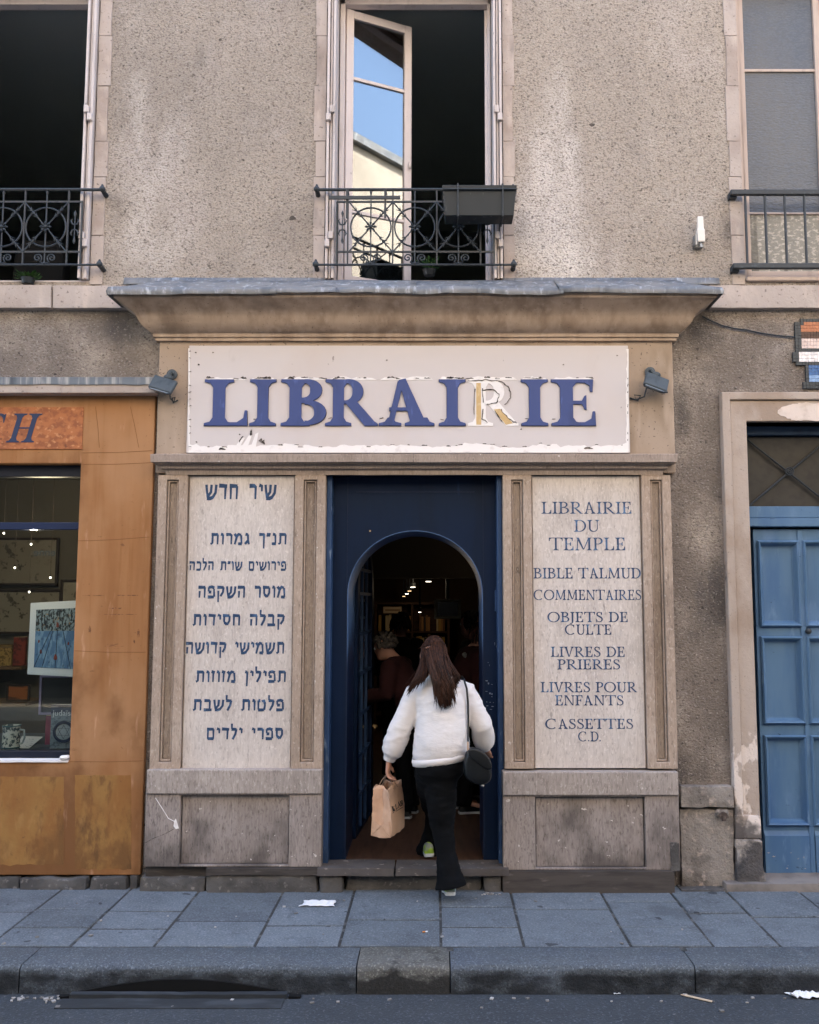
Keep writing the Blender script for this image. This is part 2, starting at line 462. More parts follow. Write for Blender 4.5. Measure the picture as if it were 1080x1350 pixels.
HEB = {
 'ש': (.95, [[(.07,1),(.12,.6),(.2,.1)], [(.14,.1),(.4,.07),(.62,.14)], [(.5,1),(.46,.5),(.22,.22)], [(.9,1),(.84,.45),(.58,.1)]]),
 'י': (.34, [[(.04,.96),(.27,.9),(.27,.55)]]),
 'ר': (.66, [[(.05,.92),(.46,.92),(.57,.82)], [(.57,.9),(.55,.02)]]),
 'ח': (.78, [[(.04,.92),(.7,.9)], [(.15,.9),(.14,.02)], [(.66,.9),(.64,.02)]]),
 'ד': (.7, [[(.02,.94),(.7,.9)], [(.56,.92),(.53,.02)]]),
 'ת': (.84, [[(.1,.92),(.68,.92),(.72,.84)], [(.72,.9),(.7,.02)], [(.22,.9),(.2,.14),(.02,.06)]]),
 'נ': (.46, [[(.1,.95),(.34,.9)], [(.34,.92),(.36,.1)], [(.4,.08),(.0,.08)]]),
 'ך': (.62, [[(.05,.92),(.56,.92)], [(.52,.95),(.50,-.36)]]),
 '"': (.34, [[(.13,1.05),(.05,.72)], [(.30,1.05),(.22,.72)]]),
 'ג': (.52, [[(.1,.95),(.34,.9)], [(.34,.92),(.36,.4),(.46,.02)], [(.36,.36),(.06,.06)]]),
 'מ': (.84, [[(.04,.98),(.26,.68)], [(.26,.72),(.07,.02)], [(.24,.74),(.45,.95),(.66,.86)], [(.68,.86),(.74,.08)], [(.76,.08),(.40,.08)]]),
 'ו': (.32, [[(.02,.95),(.24,.9)], [(.23,.92),(.22,.02)]]),
 'פ': (.74, [[(.02,.08),(.62,.08)], [(.64,.1),(.62,.8)], [(.64,.85),(.4,.96),(.1,.9)], [(.1,.92),(.1,.55)], [(.1,.52),(.36,.5)]]),
 'ם': (.78, [[(.04,.92),(.68,.92)], [(.66,.92),(.66,.06)], [(.68,.08),(.12,.08)], [(.14,.92),(.13,.06)]]),
 'ה': (.78, [[(.02,.92),(.7,.92)], [(.66,.92),(.64,.02)], [(.16,.6),(.14,.02)]]),
 'ל': (.6, [[(.1,1.42),(.09,.95)], [(.06,.92),(.54,.9)], [(.52,.92),(.44,.5),(.18,.02)]]),
 'כ': (.66, [[(.05,.92),(.45,.92),(.57,.78)], [(.57,.8),(.57,.22)], [(.57,.22),(.46,.08),(.02,.08)]]),
 'ס': (.78, [[(.02,.92),(.66,.9)], [(.66,.9),(.66,.45),(.44,.08)], [(.44,.1),(.2,.3)], [(.16,.9),(.16,.4),(.28,.16)]]),
 'ק': (.76, [[(.04,.92),(.66,.9)], [(.66,.92),(.6,.5),(.36,.14)], [(.15,.62),(.14,-.36)]]),
 'ב': (.74, [[(.05,.92),(.5,.92),(.56,.84)], [(.56,.9),(.55,.1)], [(.0,.08),(.74,.08)]]),
 'ן': (.32, [[(.02,.95),(.24,.9)], [(.23,.92),(.20,-.36)]]),
 'ז': (.36, [[(.02,.96),(.34,.88)], [(.2,.92),(.17,.02)]]),
 'ט': (.82, [[(.28,.92),(.1,.92)], [(.1,.92),(.1,.1)], [(.08,.08),(.62,.08)], [(.64,.08),(.72,.6)], [(.72,.6),(.6,.94),(.42,.84)]]),
 ' ': (.55, []),
}
def hebrew(txt, gap=.16):
    """right-to-left brush lettering: polygons, width"""
    polys = []; x = 0
    wf = lambda d, k: .19 + .10*abs(d[0])**.8 - .05*k
    for ch in reversed(txt):
        wd, st = HEB[ch]
        for s in st:
            q = [(x+a, b) for a, b in s]
            polys += stroke(q, wf)
        x += wd + gap
    return polys, x - gap
def words_of(polys):
    """polygons gathered into runs that are set apart by a word space"""
    polys = sorted(polys, key=lambda p: min(q[0] for q in p)); out = []; end = None
    for p in polys:
        a, b = min(q[0] for q in p), max(q[0] for q in p)
        if end is None or a - end > .22: out.append([])
        end = b if end is None or a - end > .22 else max(end, b)
        out[-1].append(p)
    return out
def lettered(mb, polys, width, x0, x1, z0, z1, yf, yb, shear=0):
    sx, sz = (x1-x0)/width, (z1-z0)
    extrude2d(mb, polys, yf, yb, lambda x, z: (x0 + x*sx + shear*z*sz, z0 + z*sz))
def latin_line(txt, T, t, gap=.10, ser=.12, wordgap=.34):
    polys = []; x = 0
    for ch in txt:
        if ch == ' ': x += wordgap; continue
        p, wd = latin(ch, T, t, ser)
        polys += [[(q[0]+x, q[1]) for q in pp] for pp in p]; x += wd + gap
    return polys, x - gap

# ------------------------------------------------------------------ the materials of the place
def _sp(x, y, rx, ry, g): return (X(x,y), Z(y), rx, ry, g)
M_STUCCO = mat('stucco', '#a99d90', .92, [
    dict(s=(.9,.9,.7), d=4, lo=.42, hi=.68, c='#8f857b', a=.65),
    dict(s=(2.2,2.2,1.1), d=5, lo=.5, hi=.72, c='#b9ada4', a=.55),
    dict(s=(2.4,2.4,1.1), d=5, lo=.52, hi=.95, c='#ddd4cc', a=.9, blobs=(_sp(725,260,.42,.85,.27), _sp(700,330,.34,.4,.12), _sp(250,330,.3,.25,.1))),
    dict(s=(7,7,1.4), d=5, lo=.58, hi=.8, c='#7b706a', a=.45),
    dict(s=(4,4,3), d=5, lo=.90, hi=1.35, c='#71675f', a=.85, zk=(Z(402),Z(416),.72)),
    dict(s=(3.2,3.2,2.2), d=5, lo=.60, hi=.92, c='#4b4745', a=.8, blobs=(_sp(165,425,.22,.22,.34), _sp(930,450,.2,.25,.3), _sp(928,800,.20,.34,.36), _sp(905,1000,.2,.5,.14), _sp(962,300,.14,.2,.22), _sp(405,300,.12,.25,.14), _sp(900,560,.08,.5,.16), _sp(945,700,.08,.8,.2), _sp(860,30,.3,.25,.14), _sp(150,300,.1,.5,.14))),
    dict(s=(68,68,88), d=4, lo=.50, hi=.64, c='#6c6158', a=.75, rg=.68),
    dict(s=(44,44,58), d=4, lo=.61, hi=.69, c='#403a35', a=.75, o=9),
    dict(s=(66,66,84), d=3, lo=.58, hi=.70, c='#cfc5bb', a=.32, o=21),
    dict(s=(9,9,12), d=2, lo=.735, hi=.75, c='#37322f', a=.8, o=33)],
    [((68,68,88), .9, .016, 4), ((24,24,30), .45, .016, 3)])
M_STONE = mat('pale_stone', '#b0a39a', .9, [
    dict(s=3, d=5, lo=.45, hi=.7, c='#998a80', a=.8),
    dict(s=(9,9,3), d=4, lo=.55, hi=.75, c='#c9b9ac', a=.6),
    dict(s=50, d=3, lo=.62, hi=.72, c='#5e5550', a=.7),
    dict(s=(5,5,2), d=4, lo=.58, hi=.74, c='#6d6560', a=.45)],
    [(40, .5, .006, 4), (9, .3, .01, 3)])
M_JAMB = mat('door_stone', '#b0a195', .9, [
    dict(s=(4,4,2), d=5, lo=.45, hi=.7, c='#94806f', a=.7),
    dict(s=(7,7,4), d=5, lo=.66, hi=.70, c='#d9cbc0', a=.95, zk=(1.25,.55,.12)),
    dict(s=(4,4,4), d=5, lo=.62, hi=.72, c='#3f3d3e', a=.85, zk=(.75,.0,.26)),
    dict(s=60, d=3, lo=.62, hi=.72, c='#5e5550', a=.5)],
    [(45, .4, .005, 4), (12, .35, .012, 4)])
M_ROUGHSTONE = mat('worn_stone', '#8f877f', .95, [
    dict(s=6, d=5, lo=.4, hi=.7, c='#5d5651', a=.9),
    dict(s=18, d=4, lo=.55, hi=.7, c='#b5a599', a=.7),
    dict(s=70, d=3, lo=.6, hi=.72, c='#3b3836', a=.7)],
    [(35, .9, .012, 5), (110, .5, .005, 3)])
M_BASESTONE = mat('dark_base_stone', '#5b5855', .92, [
    dict(s=6, d=5, lo=.4, hi=.65, c='#474544', a=.9),
    dict(s=25, d=4, lo=.58, hi=.72, c='#8d8782', a=.6)], [(40, .8, .01, 5)])
def shop_paint(name, col, dark, light, streak=.7, grime=.5):
    return mat(name, col, .75, [
        dict(s=(5,5,.9), d=5, lo=.45, hi=.72, c=dark, a=streak*.6),
        dict(s=(3.5,3.5,2), d=5, lo=.52, hi=.74, c=light, a=.5),
        dict(s=(90,90,14), d=4, lo=.44, hi=.68, c=dark, a=streak*.75, rg=.65),
        dict(s=(2.6,2.6,1.6), d=5, lo=.56, hi=.74, c='#62544a', a=grime*.7),
        dict(s=(80,80,30), d=4, lo=.54, hi=.68, c='#5c5048', a=grime*.7, rg=.65),
        dict(s=(30,30,11), d=5, lo=.62, hi=.74, c='#4a4039', a=grime*.9),
        dict(s=(90,90,40), d=3, lo=.58, hi=.68, c=light, a=.6, o=40),
        dict(s=(26,26,18), d=4, lo=.72, hi=.735, c='#e0d6ce', a=.7, o=50)],
        [((70,70,20), .35, .004, 4)])
M_PANEL = shop_paint('panel_paint', '#cdc3bb', '#aca19a', '#ddd5ce', .6, .36)
M_PILASTER = shop_paint('pilaster_paint', '#ab9888', '#857567', '#c4b4a6', .7, .55)
M_INSET = shop_paint('inset_paint', '#988777', '#74675d', '#ad9f92', .8, .7)
M_CORNICE = mat('cornice_paint', '#b29d8a', .7, [
    dict(s=(7,7,.8), d=5, lo=.40, hi=.68, c='#84705f', a=.75),
    dict(s=(22,22,1.2), d=4, lo=.5, hi=.72, c='#b9a594', a=.65),
    dict(s=(2.5,2.5,8), d=4, lo=.52, hi=.74, c='#6f6156', a=.55),
    dict(s=80, d=3, lo=.65, hi=.72, c='#3f3833', a=.6)], [((40,40,14), .2, .005, 4)])
M_FRIEZE = mat('frieze_paint', '#a59280', .75, [
    dict(s=(4,4,2), d=5, lo=.45, hi=.7, c='#87745f', a=.7),
    dict(s=(9,9,2), d=5, lo=.55, hi=.75, c='#b7a493', a=.6),
    dict(s=60, d=2, lo=.66, hi=.72, c='#3c3531', a=.7)], [(30, .2, .004, 4)])
M_BAND = shop_paint('band_paint', '#9f8f83', '#7a6d64', '#b4a498', .6)
M_DADO = shop_paint('dado_paint', '#a79c94', '#80766f', '#c4b9b0', .8, .6)
M_PLINTH = mat('plinth_paint', '#9c918b', .8, [
    dict(s=(4,4,1.6), d=5, lo=.42, hi=.70, c='#81766f', a=.6),
    dict(s=(90,90,13), d=4, lo=.42, hi=.66, c='#756b65', a=.55, rg=.65),
    dict(s=(84,84,30), d=4, lo=.53, hi=.67, c='#443d39', a=.5, rg=.65, o=14),
    dict(s=(90,90,22), d=3, lo=.56, hi=.70, c='#aba099', a=.5, o=40),
    dict(s=(3,3,2), d=5, lo=.56, hi=.80, c='#433d3a', a=.75, zk=(.5,.1,.16)),
    dict(s=(24,24,30), d=4, lo=.70, hi=.715, c='#d5ccc6', a=.85, o=52)], [((70,70,18), .4, .004, 4)])
M_DARKWOOD = mat('dark_wood', '#4b4541', .8, [
    dict(s=(3,3,22), d=5, lo=.4, hi=.7, c='#2f2b29', a=.8), dict(s=(8,8,30), d=4, lo=.6, hi=.75, c='#7b736d', a=.5)], [((8,8,60), .4, .004, 4)])
M_ZINC = mat('zinc', '#7b7a79', .55, [
    dict(s=(5,5,9), d=5, lo=.4, hi=.7, c='#5b626b', a=.8),
    dict(s=(30,30,9), d=5, lo=.52, hi=.74, c='#bfc2c6', a=.75),
    dict(s=(14,14,5), d=5, lo=.62, hi=.72, c='#383c42', a=.8), dict(s=(9,9,3), d=4, lo=.5, hi=.7, c='#4d5257', a=.6)], [(14, .3, .010, 3)], metal=.15)
M_SIGN = mat('sign_paint', '#cac2c0', .6, [
    dict(s=(2,2,1.2), d=4, lo=.45, hi=.75, c='#c6bab4', a=.7),
    dict(s=(6,6,3), d=5, lo=.64, hi=.8, c='#a79c97', a=.55),
    dict(s=(14,14,10), d=3, lo=.74, hi=.76, c='#8a807b', a=.8)], [((5,5,3), .12, .01, 3)])
M_SIGNWHITE = mat('bared_primer', '#e9e4e1', .8, [dict(s=20, d=4, lo=.55, hi=.75, c='#d0c8c4', a=.6)], [(30, .3, .004, 4)])
M_CHIP = mat('dark_paint_chip', '#3b3531', .9, [dict(s=60, d=3, lo=.5, hi=.6, c='#8a8079', a=.8)])  # dark tone of flaked paint edges, also for crack and joint lines
M_LETTER = mat('letter_blue', '#3d4b7c', .5, [
    dict(s=(10,10,3), d=4, lo=.45, hi=.7, c='#35416b', a=.8), dict(s=(30,30,9), d=4, lo=.6, hi=.75, c='#5667a0', a=.5)], [(20, .1, .003, 3)])
M_LETTEREDGE = mat('letter_edge', '#3a332f', .8)
M_GOLD = mat('old_gilding', '#c7a877', .7, [dict(s=30, d=4, lo=.5, hi=.7, c='#d9c49c', a=.6)])
M_PAINTBLUE = mat('sign_writer_blue', '#2d4463', .7, [
    dict(s=(22,22,22), d=4, lo=.52, hi=.74, c='#47688f', a=.8), dict(s=50, d=3, lo=.62, hi=.72, c='#6d84a0', a=.6)])
M_PAINTBLUE2 = mat('roman_writer_blue', '#3a4d6c', .7, [
    dict(s=(18,18,18), d=4, lo=.52, hi=.74, c='#5f83ab', a=.85, zk=(1.6,2.6,.06)), dict(s=60, d=3, lo=.62, hi=.72, c='#8093a8', a=.6)])
M_NAVY = mat('navy_paint', '#0b1d36', .5, [
    dict(s=(6,6,1), d=5, lo=.45, hi=.7, c='#081627', a=.7),
    dict(s=(14,14,4), d=5, lo=.66, hi=.76, c='#1a3357', a=.5)], [((40,40,10), .15, .003, 4)], spec=.15)
M_NAVYEDGE = mat('navy_worn_edge', '#2e4668', .5, [dict(s=(30,30,8), d=4, lo=.6, hi=.72, c='#8394a8', a=.7), dict(s=(8,8,2), d=4, lo=.5, hi=.7, c='#22364f', a=.7)])
M_ORANGE = mat('ochre_render', '#9f7149', .85, [
    dict(s=(5,5,.5), d=5, lo=.42, hi=.70, c='#8a5c34', a=.75), dict(s=(24,24,1.6), d=4, lo=.5, hi=.72, c='#87592f', a=.5),
    dict(s=(1.5,1.5,1.2), d=4, lo=.45, hi=.72, c='#ae845f', a=.65, zk=(1.4,2.8,.10)),
    dict(s=(2.2,2.2,1.6), d=5, lo=.52, hi=.74, c='#6f4a2a', a=.85, zk=(1.2,.1,.20)),
    dict(s=(16,16,3), d=4, lo=.62, hi=.78, c='#d0a384', a=.55),
    dict(s=(9,9,30), d=4, lo=.70, hi=.75, c='#6b4a30', a=.7),
    dict(s=60, d=3, lo=.68, hi=.74, c='#6f4d31', a=.5)], [(26, .25, .005, 4)])
M_ORANGEPATCH = mat('ochre_repaint', '#97703f', .85, [
    dict(s=(2.6,2.6,2.2), d=6, lo=.46, hi=.66, c='#6b4a2b', a=.85, rg=.65), dict(s=(14,14,5), d=6, lo=.52, hi=.66, c='#5c4028', a=.6, rg=.65),
    dict(s=(5,5,1.8), d=5, lo=.42, hi=.68, c='#8d5f33', a=.85), dict(s=(16,16,6), d=5, lo=.55, hi=.7, c='#b08654', a=.3),
    dict(s=(22,22,18), d=4, lo=.66, hi=.72, c='#5f452d', a=.6)], [(26, .4, .006, 4)])
M_MARBLE = mat('marbled_panel', '#a9683f', .55, [
    dict(s=(16,16,22), d=6, lo=.42, hi=.6, c='#8a5233', a=.9), dict(s=(30,30,38), d=5, lo=.56, hi=.68, c='#c58a5c', a=.8),
    dict(s=(24,24,30), d=5, lo=.66, hi=.70, c='#5b3524', a=.7)])
M_LETTERNAVY = mat('navy_letter', '#2b3652', .6)
M_IRON = mat('black_iron', '#252b30', .55, [dict(s=40, d=3, lo=.55, hi=.75, c='#414a52', a=.6)], [(60, .2, .002, 3)], spec=.5)
M_PLASTIC = mat('dark_plastic', '#24292c', .5, [dict(s=(30,30,9), d=4, lo=.62, hi=.72, c='#8d9193', a=.45)])
M_WHITEPAINT = mat('white_paint', '#d3c8c4', .55, [dict(s=(12,12,3), d=4, lo=.55, hi=.75, c='#b5a9a4', a=.6), dict(s=60, d=3, lo=.66, hi=.72, c='#857a74', a=.5)])
M_SHUTTER = mat('shutter_paint', '#c4bab6', .6, [dict(s=(20,20,2), d=4, lo=.5, hi=.72, c='#9b918c', a=.7), dict(s=(50,50,20), d=3, lo=.66, hi=.72, c='#6a625e', a=.6)])
M_BEIGEFRAME = mat('beige_frame', '#b9a79b', .65, [dict(s=(20,20,3), d=4, lo=.5, hi=.72, c='#9c8b80', a=.7)])
M_GLASS = glass_mat('clear_glass', '#e8efee', 0, 1.5)
M_SASHGLASS = glass_mat('sash_glass', '#c8d0d0', 0, 4.8)
M_SHOPGLASS = glass_mat('shop_glass', '#e9eeed', 0, .45)
M_FROST = mat('rippled_glass', '#4d525a', .28, [dict(s=(2.5,2.5,.8), d=3, lo=.35, hi=.75, c='#6a6660', a=.6), dict(s=(60,60,130), d=2, lo=.45, hi=.62, c='#5f656d', a=.5)],
              [((34,34,95), .8, .007, 2)], spec=.4)
M_FROSTLOW = mat('rippled_glass_lace', '#77756f', .25, [dict(s=(30,30,50), d=4, lo=.5, hi=.62, c='#b3aca2', a=.8), dict(s=(9,9,.6), d=3, lo=.55, hi=.64, c='#3c3b38', a=.85)], [((40,40,70), .6, .006, 3)], spec=.6)
M_DOORBLUE = mat('blue_door_paint', '#587795', .5, [
    dict(s=(6,6,1.2), d=5, lo=.42, hi=.70, c='#43648c', a=.8), dict(s=(14,14,4), d=5, lo=.58, hi=.74, c='#7e9bbb', a=.5), dict(s=(5,5,3), d=5, lo=.52, hi=.76, c='#6a88ab', a=.6, o=61),
    dict(s=(18,18,34), d=5, lo=.78, hi=.80, c='#b3a89c', a=.9, zk=(.55,.1,.13)), dict(s=(16,16,40), d=4, lo=.68, hi=.72, c='#2a3c58', a=.7)], [((30,30,8), .2, .003, 4)])
M_DOORDARK = mat('fanlight_frame', '#33475f', .55, [dict(s=10, d=4, lo=.5, hi=.7, c='#26364b', a=.8)])
M_FANGLASS = mat('dusty_fanlight', '#37342f', .45, [dict(s=14, d=4, lo=.4, hi=.7, c='#2b2926', a=.8)], spec=.3)
M_DARKROOM = mat('dark_room', '#7a817e', .95)
M_DARKSHOP = mat('dark_facing_paint', '#121416', .6)
M_SHOPWALL = mat('shop_interior', '#4a3a2c', .9, [dict(s=3, d=3, lo=.4, hi=.7, c='#3a2d22', a=.7)])
M_SHOPFLOOR = mat('shop_floor', '#4f3728', .6, [dict(s=(30,4,4), d=4, lo=.4, hi=.7, c='#38261b', a=.8)])
M_SLAB = mat('granite_slab', '#60676d', .85, [
    dict(s=5, d=5, lo=.42, hi=.7, c='#51575d', a=.8),
    dict(s=(20,20,20), d=5, lo=.50, hi=.74, c='#757c84', a=.5), dict(s=(12,12,12), d=5, lo=.56, hi=.78, c='#43484e', a=.6),
    dict(s=90, d=3, lo=.52, hi=.66, c='#8a9197', a=.45), dict(s=96, d=3, lo=.54, hi=.66, c='#3b3f45', a=.5, o=30),
    dict(s=(2.2,2.2,2.2), d=4, lo=.60, hi=.72, c='#454a4f', a=.55, o=44), dict(s=(11,11,11), d=1, lo=.73, hi=.745, c='#2b2e32', a=.8, o=50)],
    [(90, .5, .004, 3), (14, .3, .010, 4)], isl=.13, spec=.3)
M_JOINT = mat('slab_joint', '#3a3b3b', .95, [dict(s=9, d=4, lo=.52, hi=.62, c='#6a6a68', a=.7), dict(s=50, d=3, lo=.5, hi=.7, c='#28292a', a=.8)])
M_KERB = mat('kerb_granite', '#50565b', .85, [
    dict(s=6, d=5, lo=.42, hi=.7, c='#4d535b', a=.8), dict(s=100, d=2, lo=.54, hi=.66, c='#838a90', a=.45), dict(s=110, d=2, lo=.56, hi=.66, c='#2e3136', a=.65, o=30),
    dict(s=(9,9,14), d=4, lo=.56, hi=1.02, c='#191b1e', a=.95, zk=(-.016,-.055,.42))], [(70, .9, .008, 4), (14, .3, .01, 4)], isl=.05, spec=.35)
M_KERBWARM = mat('brown_kerb_granite', '#5c5b57', .9, [
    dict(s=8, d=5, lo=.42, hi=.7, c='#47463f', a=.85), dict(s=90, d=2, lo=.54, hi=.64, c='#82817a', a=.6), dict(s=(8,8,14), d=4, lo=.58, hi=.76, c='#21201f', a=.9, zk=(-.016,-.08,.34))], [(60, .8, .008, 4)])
M_ROAD = mat('asphalt', '#363b40', .85, [
    dict(s=1.6, d=5, lo=.42, hi=.7, c='#2f3337', a=.8), dict(s=90, d=3, lo=.54, hi=.70, c='#646a70', a=.45), dict(s=80, d=3, lo=.58, hi=.68, c='#24272c', a=.6, o=17), dict(s=6, d=5, lo=.62, hi=.78, c='#2d3035', a=.7),
    dict(s=(50,50,50), d=2, lo=.72, hi=.76, c='#8c8b88', a=.5)], [(75, .8, .007, 3)], spec=.4)
M_BLACK = mat('gutter_dark', '#060606', .95)

# ------------------------------------------------------------------ road, pavement, kerb
KY, KB = -1.25, -1.0            # kerb front and back
ROADZ = -.133
m = MB(); m.add([(-70,KY+.3,ROADZ),(70,KY+.3,ROADZ),(70,-70,ROADZ),(-70,-70,ROADZ)], [(0,1,2,3)])
kind(m.build('road', M_ROAD), 'structure')
m = MB(); m.box(-12,12,KB-.05,.45,-.3,-.0045)
kind(m.build('pavement_bed', M_JOINT), 'structure')
m = MB()
m.add([(-80,.5,-.35),(80,.5,-.35),(80,80,-.35),(-80,80,-.35)], [(0,1,2,3)])
kind(m.build('ground', M_JOINT), 'structure')

jx = [-14, 81, 172, 264, 375, 468, 580.5, 672, 790, 881, 955, 1049.5, 1145]     # joints measured along the wall foot
jrow = [[1202], [1198,1223], [1201,1224], [1214], [1196,1220], [1213], [1196,1222], [1199], [1189,1222], [1204], [1209], [1200]]
m = MB()
xs = [G(q, 1173).x for q in jx]
xs = [xs[0]-.5*k for k in range(9,0,-1)] + xs + [xs[-1]+.5*k for k in range(1,10)]
rows = [[1200+random.randint(-8,12)] for _ in range(9)] + jrow + [[1205+random.randint(-8,12)] for _ in range(10)]
def slab_box(m, x0, x1, y0, y1, z, e=.0025):
    z += random.uniform(-.002,.002); t = [random.uniform(-.002,.002) for _ in range(4)]
    g = .0075
    x0 += g; x1 -= g; y0 += g; y1 -= g
    top = [(x0+e,y0+e,z+t[0]),(x1-e,y0+e,z+t[1]),(x1-e,y1-e,z+t[2]),(x0+e,y1-e,z+t[3])]
    mid = [(x0,y0,z-.003),(x1,y0,z-.003),(x1,y1,z-.003),(x0,y1,z-.003)]
    bot = [(q[0],q[1],z-.05) for q in mid]
    m.add(top+mid+bot, [(0,1,2,3)] + [(i,(i+1)%4,(i+1)%4+4,i+4) for i in (0,1,2,3)] + [(i+4,(i+1)%4+4,(i+1)%4+8,i+8) for i in (0,1,2,3)])
for i in range(len(xs)-1):
    ys = [KB] + sorted(G(575, q).y for q in rows[min(i, len(rows)-1)]) + [.08]
    for a, b in zip(ys[:-1], ys[1:]): slab_box(m, xs[i], xs[i+1], a, b, 0)
kind(m.build('pavement', M_SLAB), 'structure')

def kerb_stone(x0, x1):
    m = MB(); n = max(2, int((x1-x0)/.05)); prof = []
    for k in range(7):
        a = R(90*k/6); prof.append((KY+.028-.028*math.sin(a), -.028+.028*math.cos(a)))
    prof = [(KB-.004,-.14),(KB-.004,-.006),(KB-.012,0)] + prof + [(KY-.004,-.30)]
    rings = []
    for i in range(n+1):
        x = x0+.003+(x1-x0-.006)*i/n
        e = .004 if i in (0, n) else 0
        rings.append([(x, y + .005*mnoise.noise(Vector((x*6,k*.6,1))) + e, z + .004*mnoise.noise(Vector((x*5,k*.5,7))) - e) for k, (y, z) in enumerate(prof)])
    m.loft(rings)
    return m
kx = [-9,-7,-5.2,-3.9, G(12,1285).x, G(467.5,1285).x, G(594,1285).x, G(925,1285).x, 3.3, 5.2, 7, 9]
for i, (a, b) in enumerate(zip(kx[:-1], kx[1:])):
    o = kerb_stone(a, b).build('kerb', M_KERBWARM if i == 5 else M_KERB, smooth=True, angle=50); kind(o, 'structure')

M_DRAIN = mat('cast_drain', '#2c2f32', .75, [dict(s=(4,14,14), d=5, lo=.45, hi=.7, c='#45494d', a=.7)], [(40, .4, .004, 4)])
# gutter inlet under the kerb
gl0, gl1 = G(88,1315,ROADZ).x, G(385,1315,ROADZ).x
t = thing('gutter_inlet', 'iron gutter inlet with a low black arched mouth under the kerb', 'drain', ((gl0+gl1)/2, KY, ROADZ))
mid = (gl0+gl1)/2
poly = [(gl0+.03, ROADZ+.012)] + [(gl0+.05+(gl1-gl0-.1)*k/16, ROADZ+.018+.056*math.sin(math.pi*k/16)) for k in range(17)] + [(gl1-.03, ROADZ+.012)]
m = MB(); m.prism(poly, KY-.0125, KY+.02); m.build('mouth', M_BLACK, t)
m = MB(); m.rough(gl0+.02, gl1-.02, KY-.055, KY-.018, ROADZ-.02, ROADZ+.022, .003, .04, 3); m.build('front_bar', M_DRAIN, t, smooth=True)
m = MB(); m.rough(gl0-.01, gl1-.03, KY-.16, KY-.06, ROADZ-.03, ROADZ+.006, .002, .05, 5); m.build('gutter_plate', M_DRAIN, t, smooth=True)
for a, b in ((gl0-.035, gl0+.018), (gl1-.018, gl1+.045)):
    m = MB(); m.rough(a, b, KY-.05, KY-.014, ROADZ-.01, ROADZ+.012, .004, .012, 2); m.build('end_gap', M_BLACK, t, smooth=True)

# ------------------------------------------------------------------ the building: wall, string course, jambs, rooms, windows
B = thing('building', 'old rough-rendered building with open upper windows above a bookshop front', 'building', (0,0,0))
TOPZ = 7.8
zw1 = Z(9, .2)+.07; zw0 = Z(372, 0)
wl0, wl1 = X(431,100), X(663,180)                     # centre window opening
WW = wl1 - wl0
lr = X(126,180); ll = lr - WW                         # window above the ochre shop
rl = X(976,180); rr = rl + WW                         # frosted window
sx0, sx1 = X(206,620,-.06), X(888,620,-.06)           # bookshop front
dx0, dx1 = X(992,860), X(1150,860)                    # blue door opening
dz1 = Z(557,0)
ox0 = X(-330,700); ox1 = X(198,820)                   # ochre shop
BX0, BX1 = -9.0, 9.0
holes = [(ll,lr,zw0,zw1), (wl0,wl1,zw0,zw1), (rl,rr,zw0,zw1), (sx0+.05,sx1-.05,-.4,Z(470)), (dx0,dx1,-.4,dz1), (ox0+.05,ox1-.03,-.4,Z(515))]
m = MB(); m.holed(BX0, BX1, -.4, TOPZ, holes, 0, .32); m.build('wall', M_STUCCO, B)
m = MB(); m.box(BX0, BX1, 8.7, 9.0, -.4, TOPZ); m.build('back_wall', M_DARKROOM, B)  # unseen; added with the roof to keep sun off the front
m = MB(); m.box(BX0,BX1,.33,8.69,TOPZ-.25,TOPZ-.02); m.build('roof', M_ZINC, B)  # unseen; added with the back wall to keep sun off the front
FLZ = Z(384, 0)
m = MB(); m.box(BX0,BX1,.321,8.69,FLZ-.3,FLZ-.02)
m.box(BX0,BX0+.25,.33,8.69,-.3,FLZ-.31); m.box(BX1-.25,BX1,.33,8.69,-.3,FLZ-.31); m.box(BX0,BX0+.25,.33,8.69,FLZ,TOPZ-.3); m.box(BX1-.25,BX1,.33,8.69,FLZ,TOPZ-.3)
xa, xb = (lr+wl0)/2, (wl1+rl)/2
m.box(xa-.1,xa+.1,.325,5,FLZ,TOPZ-.26); m.box(xb-.1,xb+.1,.325,5,FLZ,TOPZ-.26); m.box(BX0+.26,BX1-.26,5,5.2,FLZ,TOPZ-.26)
m.build('inner_walls', M_DARKROOM, B)
m = MB(); m.box(BX0+.26,BX1-.26,.325,4.99,zw1+.30,zw1+.40); m.build('room_ceiling', mat('room_ceiling','#d6dad6',.95), B)

# stone strips round the upper openings
def strips(xl, xr, wl_, wr_):
    for side, a, b in ((0, xl-wl_, xl), (1, xr, xr+wr_)):
        z = zw0-.02; k = 0
        while z < zw1+.6:
            h = .34 + .09*math.sin(k*2.3); d = .007*math.sin(k*3.7); m = MB()
            if side == 0: m.rough(a+d, b-.001, -.009, .02, z+.0004, min(z+h,TOPZ-.3)-.0004, .0022, .03, k)
            else: m.rough(a+.001, b+d, -.009, .02, z+.0004, min(z+h,TOPZ-.3)-.0004, .0022, .03, k+9)
            z += h; k += 1
            m.build('jamb_stone', M_STONE, B, smooth=True)
strips(ll, lr, .08, .085); strips(wl0, wl1, .075, .075); strips(rl, rr, .085, .08)
# lintel soffits
for a, b in ((ll,lr),(wl0,wl1),(rl,rr)):
    m = MB(); m.box(a+.003,b-.003,-.006,.30,zw1-.028,zw1-.002); m.build('lintel', M_BEIGEFRAME, B, bevel=.004)
